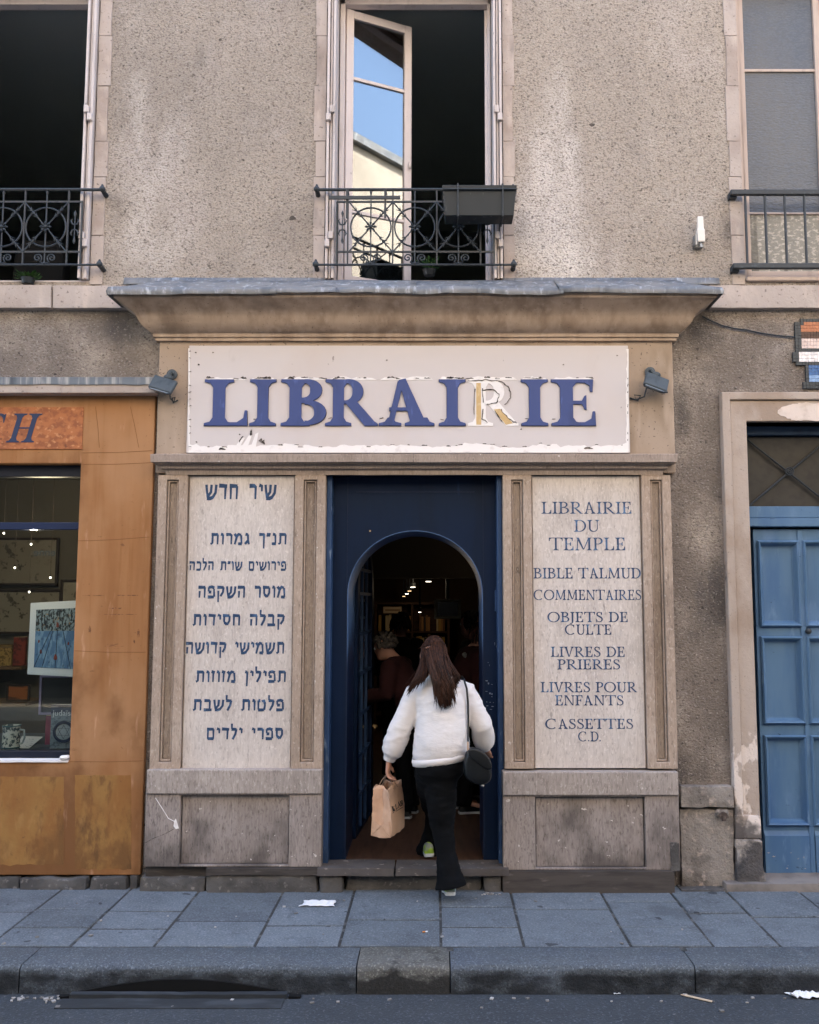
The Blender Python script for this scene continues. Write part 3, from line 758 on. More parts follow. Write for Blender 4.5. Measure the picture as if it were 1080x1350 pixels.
# string course on both sides of the shop cornice
zs1, zs0 = Z(376,-.05), Z(406,-.05)
cxl, cxr = X(163,395,-.1), X(938,395,-.1)
for a, b, sd_ in ((BX0, cxl, 3), (cxr, BX1, 5)):
    q = max(a,-3.6); r_ = min(b,3.6)
    m = MB(); xk = q; k = 0
    while xk < r_-.01:
        nx = min(xk + 1.05 + .2*math.sin(k*2+sd_), r_)
        m.rough(xk+.0015, nx-.0015, -.055, .05, zs0, zs1, .004, .03, sd_+k); xk = nx; k += 1
    if a < q: m.box(a, q, -.055, .05, zs0, zs1)
    if r_ < b: m.box(r_, b, -.055, .05, zs0, zs1)
    m.build('string_course', M_STONE, B, smooth=True)

# folded metal shutters standing edge-on in the reveals
def shutter(x, sgn):
    """x: reveal face; sgn: +1 shutter stands to the right of x"""
    o = None
    for k, (dx, y0, y1, w_) in enumerate(((.008,-.045,.14,.017),(.030,-.03,.15,.014),(.050,-.05,.14,.016))):
        a, b = x+sgn*dx, x+sgn*(dx+w_)
        m = MB(); m.box(min(a,b),max(a,b),y0,y1,zw0+.012,zw1-.03)
        if o is None: o = m.build('shutter', M_SHUTTER, B, bevel=.002)
        else: m.build('leaf', M_SHUTTER, o, bevel=.002)
    for zz in (zw0+.22, (zw0+zw1)/2+.02, zw1-.13):
        for dx, dz in ((.022,.0),(.046,.055)):
            m = MB(); c = x+sgn*dx; m.box(c-.016,c+.016,-.068,-.028,zz+dz,zz+dz+.05); m.build('hinge', M_SHUTTER, o, bevel=.004)
shutter(wl0, 1); shutter(wl1, -1); shutter(lr, -1); shutter(ll, 1)

# white frames, sashes and panes
def frame_bar(name, par, m_, *boxes, bev=.004):
    m = MB()
    for b in boxes: m.box(*b)
    return m.build(name, m_, par, bevel=bev)
FY0, FY1 = .17, .235
def casement(xl, xr):
    a, b = xl+.068, xr-.068
    w_ = frame_bar('window_frame', B, M_WHITEPAINT, (a,a+.035,FY0,FY1,zw0+.055,zw1-.03), (b-.02,b,FY0,FY1,zw0+.055,zw1-.03), (a,b,FY0,FY1,zw1-.07,zw1-.0285))
    m = MB(); m.box(xl+.004,xr-.004,.0,FY1+.02,zw0+.001,zw0+.012); m.box(a-.01,b+.01,FY0-.06,FY1+.01,zw0+.0135,zw0+.054); m.build('sill', M_WHITEPAINT, w_, bevel=.006)
    return w_, a+.035, b-.02
wf_c, ca, cb = casement(wl0, wl1)
wf_l, la, lb = casement(ll, lr)
def sash(par, hx_, ang, width, sgn):
    """open inward sash hinged at hx_"""
    z0, z1 = zw0+.06, zw1-.075
    d = Vector((math.cos(ang)*sgn, math.sin(ang), 0)); n = Vector((-d.y, d.x, 0))
    h = Vector((hx_, FY1-.01, 0))
    def bar(mb, u0, u1, a0, a1, t=.02):
        c = h + d*((u0+u1)/2) + n*0; c.z = (a0+a1)/2
        mb.obox(c, d*((u1-u0)/2), n*t, Vector((0,0,(a1-a0)/2)))
    m = MB(); s_ = .055
    bar(m, 0, s_, z0, z1); bar(m, width-s_, width, z0, z1); bar(m, s_, width-s_, z0, z0+.07, .0195); bar(m, s_, width-s_, z1-.06, z1, .0195)
    hz = z1-z0
    for f in (.25, .735): bar(m, s_, width-s_, z1-hz*f-.012, z1-hz*f+.012, .014)
    o = m.build('sash', M_WHITEPAINT, par, bevel=.003)
    m = MB(); bar(m, s_-.004, width-s_+.004, z0+.06, z1-.05, .002); m.build('pane', M_SASHGLASS, o)
    m = MB(); c = h + d*(width-.02) - n*.035; c.z = z0+.95; m.ball(c, (.012,.012,.03), 8, 6); m.build('handle', M_WHITEPAINT, o, smooth='all')
sash(wf_c, ca, R(25), (cb-ca)/2, 1)
sash(wf_c, cb, R(97), (cb-ca)/2, -1)
sash(wf_l, lb, R(98), (lb-la)/2, -1)
sash(wf_l, la, R(99), (lb-la)/2, 1)
# frosted window with wooden frame
fa, fb = rl+.01, rr-.01
zf0, zf1 = zw0+.03, zw1-.025
m = MB(); m.box(fa,fa+.03,.05,.11,zf0,zf1); m.box(fb-.03,fb,.05,.11,zf0,zf1); m.box(fa+.03,fb-.03,.05,.11,zf1-.03,zf1); m.box(fa+.03,fb-.03,.05,.11,zf0,zf0+.03)
wf_r = m.build('window_frame', M_BEIGEFRAME, B, bevel=.005)
m = MB(); m.box(rl+.003,rr-.003,-.03,.12,zw0+.001,zw0+.028); m.build('sill', M_BEIGEFRAME, wf_r, bevel=.006)
xm = (fa+fb)/2
zb = Z(282,.08); zt = Z(94,.08)
for a, b in ((fa+.031, xm-.001), (xm+.001, fb-.031)):
    m = MB(); m.box(a,a+.028,.062,.1,zf0+.031,zf1-.031); m.box(b-.042,b,.058,.1,zf0+.031,zf1-.031)
    m.box(a+.028,b-.042,.064,.1,zf0+.031,zf0+.07); m.box(a+.028,b-.042,.064,.1,zf1-.06,zf1-.031)
    m.box(a+.028,b-.042,.066,.098,zt-.01,zt+.01); m.box(a+.028,b-.042,.066,.098,zb-.008,zb+.008)
    s_ = m.build('sash', M_BEIGEFRAME, wf_r, bevel=.003)
    m = MB(); m.box(a+.026,b-.04,.078,.084,zt,zf1-.05); m.box(a+.026,b-.04,.0785,.084,zb,zt); m.build('pane', M_FROST, s_)
    m = MB(); m.box(a+.026,b-.04,.0785,.084,zf0+.06,zb-.001); m.build('pane', M_FROSTLOW, s_)

# opposite side of the street, seen only in reflections
OP = thing('facing_building', 'cream sunlit building across the street, mirrored in the open window', 'building', (0,-9.6,0))
m = MB(); m.box(-16,30,-13.5,-9.6,ROADZ,12.2); m.build('wall', mat('facing_render', '#aea496', .9, [dict(s=(.5,.5,.3), d=5, lo=.42, hi=.7, c='#8d8376', a=.8), dict(s=(3,3,.5), d=4, lo=.55, hi=.75, c='#9a8c7b', a=.5)]), OP)
m = MB(); m.box(-16.2,30.2,-13.7,-9.45,12.21,12.4); m.build('roof', M_ZINC, OP)
m = MB(); m.box(3.4,4.6,-11.2,-10.4,12.41,13.7); m.build('chimney', mat('chimney_brick', '#a86a4c', .9), OP)
m = MB(); m.box(-15.9,29.9,-9.6,-9.5,ROADZ+.3,4.7); m.box(-15.9,29.9,-9.6,-9.3,4.701,4.9); m.build('dark_ground_floor', M_DARKSHOP, OP)
for fx in range(-7, 14):
    m = MB(); m.box(fx*2.1-.45,fx*2.1+.45,-9.61,-9.46,.4,2.7); m.build('window', M_DARKSHOP, OP)
    if fx < 1:
        for fz in (5.4, 8.4): m = MB(); m.box(fx*2.1-.42,fx*2.1+.42,-9.61,-9.55,fz,fz+1.9); m.build('window', M_DARKSHOP, OP)
m = MB(); m.box(-16,30,-9.59,-8.9,ROADZ+.001,0); kind(m.build('facing_pavement', M_SLAB), 'structure')

# ------------------------------------------------------------------ window guards
def guard(g):
    """ornate cast guard; local x runs to the right end anchor at 0, z from world"""
    gy = -.075
    def xl(px): return X(px, 300, gy) - X(677, 300, gy)
    zt, z2, z3, z4 = Z(250,gy), Z(266,gy), Z(332,gy), Z(349,gy)
    A = g.location
    def q(x, z, dy=0): return (A.x + x, gy + dy, z)
    x0, x1 = xl(417), 0
    m = MB(); m.tube([q(x0,zt), q(x1,zt)], .011, 8); m.build('handrail', M_IRON, g, smooth=True)
    m = MB(); m.tube([q(x0,z4), q(x1,z4)], .008, 8); m.build('bottom_rail', M_IRON, g, smooth=True)
    for z in (z2, z3):
        m = MB(); m.box(A.x+xl(444), A.x+xl(652), gy-.005, gy+.005, z-.006, z+.006); m.build('middle_rail', M_IRON, g)
    for x in (x0, x1):
        for z in (zt, z4):
            m = MB(); m.ball(q(x, z+.004), .021, 10, 8); m.tube([q(x,z), (A.x+x, .02, z-.01)], [.014,.018], 8); m.tube([q(x,z+.02), q(x,z+.036)], [.012,.006], 8)
            m.build('end_knob', M_IRON, g, smooth=True)
    for px in (444,458.7,518,576,633.5,651.5):
        m = MB(); m.box(A.x+xl(px)-.005, A.x+xl(px)+.005, gy-.0065, gy+.0065, z4, zt if px not in (444,651.5) else z2); m.build('upright', M_IRON, g)
    r = 26/ (1200/ (CAM_D+gy)) * 1.06
    zc = Z(299.5, gy)
    for px in (489,547,604.5):
        x = xl(px)
        m = MB(); m.tube([q(x+r*math.cos(R(a*10)), zc+r*math.sin(R(a*10))) for a in range(36)], .006, 6, closed=True)
        ro = m.build('rosette', M_IRON, g, smooth=True)
        m = MB()
        hx_, hz = abs(xl(489)-xl(518)), (z2-z3)/2
        for sx_ in (-1,1):
            for sz_ in (-1,1):
                m.tube([q(x,zc,-.004), q(x+sx_*hx_, zc+sz_*hz, -.004)], [.005,.005], 6)
                for f in (.40,.52,.64):
                    cx_, cz_ = x+sx_*hx_*f, zc+sz_*hz*f
                    for k in (-1,1):
                        dx_, dz_ = -sx_*.02 + k*sz_*.012*1, -sz_*.02 - k*sx_*.012
                        m.tube([q(cx_,cz_,-.006), q(cx_-dx_, cz_-dz_, -.006)], [.005,.001], 5)
        m.tube([q(x,z3), q(x,z2+.05)], [.005,.005], 6); m.tube([q(x,z2+.05), q(x,z2+.066), q(x,z2+.085)], [.005,.010,.001], 6)
        m.build('cross_bar', M_IRON, ro, smooth=True)
        m = MB()
        for k in range(8):
            a = R(45*k); m.tube([q(x+.012*math.cos(a), zc+.012*math.sin(a), -.008), q(x+.028*math.cos(a), zc+.028*math.sin(a), -.010), q(x+.040*math.cos(a), zc+.040*math.sin(a), -.006)], [.004,.009,.002], 6)
        m.ball(q(x,zc,-.012), .012, 8, 6); m.build('flower', M_IRON, ro, smooth=True)
        m = MB()
        for sg in (-1,1):
            pts = []
            for k in range(22):
                a = R(-60 + k*27); rr = .031 - .0013*k
                pts.append(q(x+sg*(.046 - rr*math.cos(a)*1.0 + .0), (z3+z4)/2 + .002 + rr*math.sin(a)))
            pts = [q(x, z4+.006)] + pts
            m.tube(pts, .005, 6)
        m.tube([q(x,z4), q(x,z3)], .005, 6); m.ball(q(x,z4+.01,-.004), .010, 6, 5)
        m.build('scroll', M_IRON, ro, smooth=True)
    for px in (451.5,642.5):
        x = xl(px); m = MB()
        m.tube([q(x,zc-.085), q(x,zc+.085)], .004, 6)
        for sz_ in (-1,1):
            m.tube([q(x,zc+sz_*.07), q(x,zc+sz_*.095), q(x,zc+sz_*.115)], [.004,.010,.001], 6)
            for sg in (-1,1): m.tube([q(x,zc+sz_*.015), q(x+sg*.016,zc+sz_*.022), q(x+sg*.025,zc+sz_*.045), q(x+sg*.017,zc+sz_*.058)], [.004,.006,.005,.002], 6)
        m.build('fleuron', M_IRON, g, smooth=True)
gc = thing('window_guard', 'ornate iron guard with rosettes across the window holding the planter box', 'window guard', (X(677,300,-.075), 0, 0), 'ornate iron window guards')
guard(gc)
g2 = dup(gc, (X(133,300,-.075)-X(677,300,-.075), 0, 0), label='ornate iron guard with rosettes across the dark window over the ochre shop')
# plain barred guard on the frosted window
gy = -.06
gp = thing('window_guard', 'plain straight-barred iron guard in front of the frosted glass window', 'window guard', (rl, 0, 0))
z1_, z0_ = Z(254,gy), Z(351,gy)
for z, nm in ((z1_,'handrail'),(z0_,'bottom_rail')):
    m = MB(); m.box(X(963,254,gy), rr+.07, gy-.016, gy+.016, z-.018, z+.018); m.box(X(963,254,gy), X(963,254,gy)+.05, gy+.0165, .01, z-.03, z+.015); m.box(rr+.02, rr+.07, gy+.0165, .01, z-.03, z+.015); m.build(nm, M_IRON, gp, bevel=.005)
px = 984
while X(px,300,gy) < rr+.02:
    m = MB(); m.tube([(X(px,300,gy),gy,z0_-.005),(X(px,300,gy),gy,z1_+.022)], .009, 8); m.build('upright', M_IRON, gp, smooth=True); px += 26

# planter box and the empty planter bracket hung on the centre guard
py_ = -.20
a, b = X(583,255,py_), X(680,255,py_); z1_, z0_ = Z(252,py_), Z(290,py_)
t = thing('planter_box', 'dark plastic planter box hung on the guard of the open window', 'planter', ((a+b)/2, py_, z0_))
m = MB(); cx_ = (a+b)/2; w1, w0 = (b-a)/2, (b-a)/2-.02
rings = []
for zz, ww, dd in ((z0_,w0,.07),(z1_-.035,w1-.006,.082),(z1_-.034,w1,.088),(z1_,w1,.09),(z1_,w1-.012,.078),(z1_-.05,w1-.02,.07)):
    rings.append([(cx_-ww,py_-dd,zz),(cx_+ww,py_-dd,zz),(cx_+ww,py_+dd,zz),(cx_-ww,py_+dd,zz)])
m.loft(rings); m.build('trough', M_PLASTIC, t, bevel=.006)
m = MB(); m.box(cx_-w1+.02, cx_+w1-.02, py_-.07, py_+.07, z1_-.048, z1_-.03); m.build('soil', mat('soil','#2a211b',.95,bumps=[(60,.6,.01)]), t)
for f in (-.58,.62):
    m = MB(); x = cx_+f*w1; m.tube([(x,-.075,Z(250,-.075)+.016),(x,py_-.097,z1_+.004),(x,py_-.098,z1_-.03),(x,py_-.078,z0_-.006),(x,py_+.08,z0_-.008)], .005, 6); m.build('strap', M_IRON, t, smooth=True)
m = MB(); m.tube([(a+.005,py_-.097,z1_-.03),(b-.005,py_-.097,z1_-.03)], .004, 6); m.build('front_wire', M_IRON, t, smooth=True)
t = thing('planter_bracket', 'empty planter bracket of black bars hooked on the guard before the open sash', 'bracket', (X(482,262,-.14), -.14, Z(290,-.14)))
m = MB(); zz = Z(261,-.15); m.box(X(434,261,-.15), X(528,261,-.15), -.162,-.150, zz-.012, zz+.012); m.build('cross_bar', M_IRON, t, bevel=.002)
for px in (457.5, 508):
    x = X(px,262,-.15); m = MB(); m.box(x-.007,x+.007,-.148,-.140,Z(288,-.14),Z(250,-.14)+.006); m.box(x-.007,x+.007,-.1395,-.062,Z(250,-.14)-.002,Z(250,-.14)+.006); m.build('hook', M_IRON, t)

# small pot plants on the sills
M_LEAF = mat('leaf', '#456b38', .5, [dict(s=30, d=3, lo=.4, hi=.7, c='#27401f', a=.8)], isl=.3)
def leaf_plant(label, c, n, r, h, pot=True, grp=None):
    t = thing('potted_plant', label, 'plant', c, grp)
    c = Vector(c); m = MB()
    for k in range(n):
        a = random.uniform(0, 6.28); rr = r*random.uniform(.15,1); hh = h*random.uniform(.25,1)
        p = c + Vector((rr*math.cos(a), rr*math.sin(a)*.6, hh)); s_ = random.uniform(.5,1)*.028
        d = Vector((math.cos(a), math.sin(a), random.uniform(-.2,.9))).normalized(); sd_ = d.cross(Vector((0,0,1))).normalized()*s_*.45
        n_ = d.cross(sd_).normalized()*s_*.15
        m.add([p-d*s_, p+sd_+n_, p+d*s_, p-sd_+n_, p], [(0,1,4),(1,2,4),(2,3,4),(3,0,4)])
        m.tube([c+Vector((0,0,.0)), p-d*s_], .0015, 4)
    m.build('foliage', M_LEAF, t, weld=False)
    m = MB(); m.lathe(c, [(.0,-.028),(.035,-.028),(.045,.01),(.048,.012),(.04,.012),(.0,.008)], 'z', 14); m.build('pot', M_PLASTIC, t, smooth=True)
leaf_plant('small green pot plant on the sill of the window over the ochre shop', P(37,369,-.03), 130, .085, .05)
leaf_plant('dark green pot plant behind the guard in the open centre window', P(566,358,.14), 40, .09, .10)

# ------------------------------------------------------------------ the bookshop front
SF = thing('bookshop_front', 'weathered beige shopfront with heavy cornice, pilasters and lettered side panels', 'shopfront', ((sx0+sx1)/2, 0, 0))
YF = -.06
fx0, fx1 = X(208,530,YF), X(888.5,530,YF)
zfr0, zfr1 = Z(599,YF), Z(453,YF)
m = MB(); m.box(fx0, fx1, YF, .10, zfr0-.12, zfr1+.06); m.build('frieze', M_FRIEZE, SF, bevel=.004)
# cornice
ov = .225
zA, zB = Z(449,YF), Z(391,-.28)
prof = [(0,zA-.008),(.022,zA-.006),(.022,zA+.012),(.034,zA+.016),(.034,zA+.028)]
S_ = [(0,.02),(.06,.05),(.17,.13),(.29,.24),(.37,.36),(.42,.48),(.47,.57),(.56,.66),(.70,.76),(.86,.86),(.97,.94)]
zc0, zc1 = zA+.034, zB
prof += [(.036+(ov-.036)*a, zc0+(zc1-zc0)*b) for a, b in S_]
prof += [(ov,zB-.008),(ov+.004,zB-.004),(ov+.004,zB+.010),(ov+.016,zB+.014),(ov+.016,zB+.034),(ov-.03,zB+.036)]
m = MB(); m.mitre(prof, fx0, fx1, .02, YF, 24, .003)
co = m.build('cornice', M_CORNICE, SF, smooth=True, angle=28)
# zinc cover in three dented sheets
zl = zB+.036; zh = Z(372,-.05)+.0
zp = [(ov+.018,zl-.026),(ov+.036,zl-.030),(ov+.040,zl-.012),(ov+.030,zl+.012),(ov-.03,zl+.036),(ov*.35,zl+(zh-zl)*.72),(.02,zh)]
def zinc_sheet(xa_, xb_, dz, endl=False, endr=False):
    m = MB(); cols = []; n = 18
    L_ = []
    if endl: L_.append('L')
    L_ += [k/n for k in range(n+1)]
    if endr: L_.append('R')
    for t_ in L_:
        col = []
        for k, (p, z) in enumerate(zp):
            if t_ == 'L': q_ = (fx0-p, .0, z)
            elif t_ == 'R': q_ = (fx1+p, .0, z)
            else:
                l_ = (fx0-p) if endl else xa_; r_ = (fx1+p) if endr else xb_
                x = l_+(r_-l_)*t_
                wv = mnoise.noise(Vector((x*2.3,k*.4,dz*50)))*.012 + mnoise.noise(Vector((x*8,k*.9,4)))*.006
                q_ = (x, YF-p-wv*.6, z+wv*(1 if k < 5 else .3)+dz)
            col.append(q_)
        cols.append(col)
    mm = len(zp)
    m.add([q_ for c_ in cols for q_ in c_], [(i*mm+k,(i+1)*mm+k,(i+1)*mm+k+1,i*mm+k+1) for i in range(len(cols)-1) for k in range(mm-1)])
    o = m.build('zinc_sheet', M_ZINC, SF, smooth=True, angle=60)
    s_ = o.modifiers.new('s','SOLIDIFY'); s_.thickness = .004
xs1, xs2, xs3 = X(362,382,-.28), X(546,382,-.28), X(738,382,-.28)
zinc_sheet(0, xs1+.02, .0, endl=True); zinc_sheet(xs1-.01, xs2+.01, .004); zinc_sheet(xs2-.01, xs3+.02, .0); zinc_sheet(xs3-.01, 0, .005, endr=True)
for a, b in ((X(163,369,-.02),X(432,369,-.02)),(X(662,369,-.02),X(949,369,-.02))):
    m = MB(); n = 30; pts = []
    for i in range(n+1):
        x = a+(b-a)*i/n; w_ = .004*mnoise.noise(Vector((x*5,1,1)))
        pts.append(((x,-.012+w_,zh+.045+w_),(x,-.018+w_*.6,zh+.012),(x,-.035+2*w_,zh-.006)))
    m.add([q_ for c_ in pts for q_ in c_], [(i*3+k,(i+1)*3+k,(i+1)*3+k+1,i*3+k+1) for i in range(n) for k in (0,1)])
    o = m.build('zinc_upstand', M_ZINC, SF, smooth='all'); o.modifiers.new('s','SOLIDIFY').thickness = .004
# entablature band
z9 = Z(598,-.17)
ep = [(.03,Z(626,-.09)),(.03,Z(620,-.09)),(.036,Z(619,-.1)),(.055,Z(617.5,-.11)),(.055,Z(613.5,-.11)),(.061,Z(612.6,-.12)),(.085,Z(611.5,-.14)),(.085,Z(609.8,-.14)),(.105,Z(609.2,-.165)),(.108,z9-.004),(.104,z9),(0,z9+.006)]
ex0, ex1 = X(199,604,-.16)+.105, X(893,604,-.16)-.105
m = MB(); m.mitre(ep, ex0, ex1, .02, YF, 30, .0025); m.build('entablature', M_BAND, SF, smooth=True, angle=25)
m = MB(); x = X(545,604,-.17); m.box(x-.0015,x+.0015,YF-.1095,YF-.09,Z(609,-.165),z9); m.build('joint', M_CHIP, SF)

zt_, zb_ = Z(626,-.09), Z(1015,-.1)
def pilaster(pa, pb, py):
    """pa,pb: pixel span at row py"""
    a, b = X(pa,py,-.09), X(pb,py,-.09)
    i0, i1 = a+.056, b-.056
    h0, h1 = zb_+.045, zt_-.032
    m = MB(); m.holed(a,b,zb_+.0035,zt_-.002,[(i0,i1,h0,h1)],-.092,.02)
    o = m.build('pilaster', M_PILASTER, SF, bevel=.004)
    m = MB(); m.holed(i0+.003,i1-.003,h0+.003,h1-.003,[(i0+.014,i1-.014,h0+.014,h1-.014)],-.078,.015); m.build('bead', M_PILASTER, o, bevel=.005)
    m = MB(); m.box(i0+.017,i1-.017,-.060,.01,h0+.017,h1-.017); m.build('inset', M_INSET, o)
    return a, b
p1 = pilaster(203.5,243,800); p2 = pilaster(386.5,427.5,800); p3 = pilaster(664,702.5,800); p4 = pilaster(849.5,888.5,800)
m = MB(); m.box(p1[1]+.005,p2[0]-.005,-.062,.02,zb_+.004,zt_-.003); pl = m.build('side_panel', M_PANEL, SF)
m = MB(); m.box(p3[1]+.005,p4[0]-.005,-.062,.02,zb_+.004,zt_-.003); pr = m.build('side_panel', M_PANEL, SF)
pl['label'] = 'side panel with nine lines of blue Hebrew lettering'; pr['label'] = 'side panel with blue roman lettering listing books'
for a, b, o in ((p1[1],p2[0],pl),(p3[1],p4[0],pr)):
    m = MB(); m.box(a+.0052,a+.009,-.068,-.0,zb_+.005,zt_-.004); m.box(b-.009,b-.0052,-.068,.0,zb_+.005,zt_-.004); m.build('edge_bead', M_PILASTER, o, bevel=.004)
# dado rails
def rail(pa, pb, ya, yb):
    a, b = X(pa,(ya+yb)/2,-.13), X(pb,(ya+yb)/2,-.13)
    m = MB(); m.box(a,b,-.128,.02,Z(yb,-.13),Z(ya,-.13)); m.build('dado_rail', M_DADO, SF, bevel=.006); return a, b
r1 = rail(193,424,1015,1047); r2 = rail(663,895,1018,1049)
def plinth(a, b, ia, ib, yt, yb):
    z1, z0 = Z(yt,-.11), Z(yb,-.11); i0, i1 = X(ia,1090,-.11), X(ib,1090,-.11)
    m = MB(); m.holed(a,b,z0,z1+.01,[(i0,i1,z0+.012,z1-.008)],-.112,.02); o = m.build('plinth', M_PLINTH, SF, bevel=.004)
    m = MB(); m.box(i0+.007,i1-.007,-.084,.01,z0+.017,z1-.016); m.build('sunken_panel', M_PLINTH, o)
    return z0
q1 = plinth(X(191,1095,-.11), X(424,1095,-.11), 237, 381, 1047, 1143)
q2 = plinth(X(663.5,1095,-.11), X(896,1095,-.11), 706, 851, 1049, 1147)
# base boards and broken stones under the plinth
a, b = X(271,1150,-.13), X(424,1150,-.13)
m = MB(); m.rough(a,b,-.135,.02,Z(1154,-.13),q1-.001,.003,.03,2); m.build('base_board', M_DARKWOOD, SF, smooth=True)
m = MB(); m.rough(a,X(420,1160,-.13),-.125,.02,-.03,Z(1154.5,-.13),.010,.025,5); m.build('base_stone', M_BASESTONE, SF, smooth=True)
m = MB(); m.rough(X(183,1165,-.11),a-.004,-.11,.02,-.03,Z(1157,-.11),.010,.025,8); m.build('base_stone', M_BASESTONE, SF, smooth=True)
m = MB(); m.box(X(191,1150,-.09),a-.002,-.075,.02,Z(1158,-.09),q1-.001); m.build('gap_backing', M_DARKWOOD, SF)
a, b = X(663,1157,-.14), X(890,1157,-.14)
m = MB(); m.rough(a,b,-.14,.02,-.02,q2-.001,.003,.03,12); m.build('base_board', M_DARKWOOD, SF, smooth=True)
m = MB(); m.rough(X(884,1115,-.12),X(896,1115,-.12),-.1165,-.10,Z(1148,-.11),Z(1110,-.11),.004,.012,4); m.build('rot_patch', M_BASESTONE, SF, smooth=True)
# peeled scar and crack on the plinth
m = MB()
pts = [(205,1052),(214,1066),(222,1079),(230,1083)]
for i in range(3): m.tube([P(*pts[i],-.1125), P(*pts[i+1],-.1125)], .0022, 4)
polys = [[(P(x,y,-.11).x, P(x,y,-.11).z) for x, y in ((230,1082),(232,1079),(234,1085),(236,1092),(232,1093),(229,1089))]]
extrude2d(m, polys, -.1135, -.111)
m.build('scar', M_SIGNWHITE, SF)
m = MB(); pts = [(192,1111),(203,1105),(214,1101),(224,1096),(229,1093)]
m.tube([P(*q_,-.1118) for q_ in pts], .0016, 4); m.build('crack', M_CHIP, SF)

# painted writing on the two side panels
heb = [("שיר חדש",271,364,639,658.5),("תנ\"ך גמרות",277.5,378.3,703.5,718),("פירושים שו\"ת הלכה",249.7,377.6,740.5,752),("מוסר השקפה",261.3,376.6,773,788.3),
       ("קבלה חסידות",254.3,375.6,810.3,825),("תשמישי קדושה",243.3,375.2,847,862),("תפילין מזוזות",258.3,377.5,884.8,899.5),("פלטות לשבת",254.5,374.6,922.5,937),("ספרי ילדים",272.3,373.6,960.2,975)]
yp = -.062
def clampx(v, o):
    a, b = (p1[1], p2[0]) if o == 0 else (p3[1], p4[0])
    return min(max(v, a+.009), b-.009)
for txt, xa_, xb_, ya, yb in heb:
    ps, wd = hebrew(txt); ym = (ya+yb)/2
    for wp in words_of(ps):
        m = MB(); lettered(m, wp, wd, clampx(X(xa_,ym,yp),0), clampx(X(xb_,ym,yp),0), Z(yb,yp), Z(ya,yp), yp-.0018, yp+.001)
        m.build('hebrew_lettering', M_PAINTBLUE, pl)
rom = [("LIBRAIRIE",713.8,833.3,661.6,677.3),("DU",756.7,790.5,685.5,701),("TEMPLE",723.7,825.3,708.8,725.5),("BIBLE TALMUD",702.3,848,748.7,762.6),("COMMENTAIRES",701.6,848.6,777.6,791),
       ("OBJETS DE",721.8,828.3,806.8,820.2),("CULTE",744.9,806.6,823.3,836.7),("LIVRES DE",726.2,824.3,852.6,866),("PRIERES",734.9,818.3,869.3,882.5),("LIVRES POUR",712.8,840,899.2,912.7),
       ("ENFANTS",731.8,822.7,916.6,930),("CASSETTES",719,835.4,947.7,961),("C.D.",762.3,793.2,964.5,977.3)]
for txt, xa_, xb_, ya, yb in rom:
    big = ya < 730
    ps, wd = latin_line(txt, .115 if big else .13, .05 if big else .06, .035, .12, .40); ym = (ya+yb)/2
    for wp in words_of(ps):
        m = MB(); lettered(m, wp, wd, clampx(X(xa_,ym,yp),1), clampx(X(xb_,ym,yp),1), Z(yb,yp), Z(ya,yp), yp-.0018, yp+.001)
        m.build('roman_lettering', M_PAINTBLUE2, pr)

# ------------------------------------------------------------------ the signboard
ysb = -.085
sa, sb_ = X(247.5,526,ysb), X(829.5,526,ysb); sz0, sz1 = Z(597.5,ysb), Z(455.5,ysb)
SG = thing('signboard', 'pale peeling signboard with big blue raised letters over the shop entrance', 'sign', ((sa+sb_)/2, ysb, sz0))
m = MB(); m.box(sa, sb_, ysb, YF-.001, sz0+.002, sz1); m.build('board', M_SIGN, SG, bevel=.003)
def px_poly(pts, Y): return [(X(x,y,Y), Z(y,Y)) for x, y in pts]
# bared primer along the bottom edge and at the sides
def ragged(x0, x1, base, amp, seed, n=110):
    top = []
    for i in range(n+1):
        x = x0+(x1-x0)*i/n
        v = mnoise.noise(Vector((x*.02,seed,0)))*amp*.9 + mnoise.noise(Vector((x*.11,seed,5)))*amp*.55 + mnoise.noise(Vector((x*.45,seed,9)))*amp*.25
        top.append((x, base - max(v,-amp*.7)))
    return top
top = ragged(248.5, 829, 587.5, 7, 2.0)
e_ = []
for x, y in top:
    if x < 290: y += -1 + 0
    if x > 815: y -= (x-815)*.45
    e_.append((x, min(y, 596)))
m = MB(); extrude2d(m, [px_poly([(248.5,596.8)] + e_ + [(829,596.8)], ysb-.002)], ysb-.0025, ysb+.001); m.build('bared_strip', M_SIGNWHITE, SG)
m = MB()
tr = ragged(460, 590, 827, 2.6, 6.0, 60)
extrude2d(m, [px_poly([(829,460)] + [(min(827.5,y-1), x) for x, y in tr] + [(829,590)], ysb-.002)], ysb-.0022, ysb+.001)
tr = ragged(459, 588, 0, 2.2, 8.0, 60)
extrude2d(m, [px_poly([(248.3,459)] + [(249.6-max(0,y)*1.0+.6, x) for x, y in tr] + [(248.3,588)], ysb-.002)], ysb-.0022, ysb+.001)
m.build('bared_edge', M_SIGNWHITE, SG)
# slanting scrape below the second letter
m = MB()
for q_ in ([(311,588),(318,577),(323,577),(316,589)], [(318,590),(328,574),(332,574),(326,591)], [(330,591),(337,572),(341,570),(337,590)]): extrude2d(m, [px_poly(q_, ysb-.002)], ysb-.0032, ysb+.001)
m.build('scrape', M_SIGNWHITE, SG)
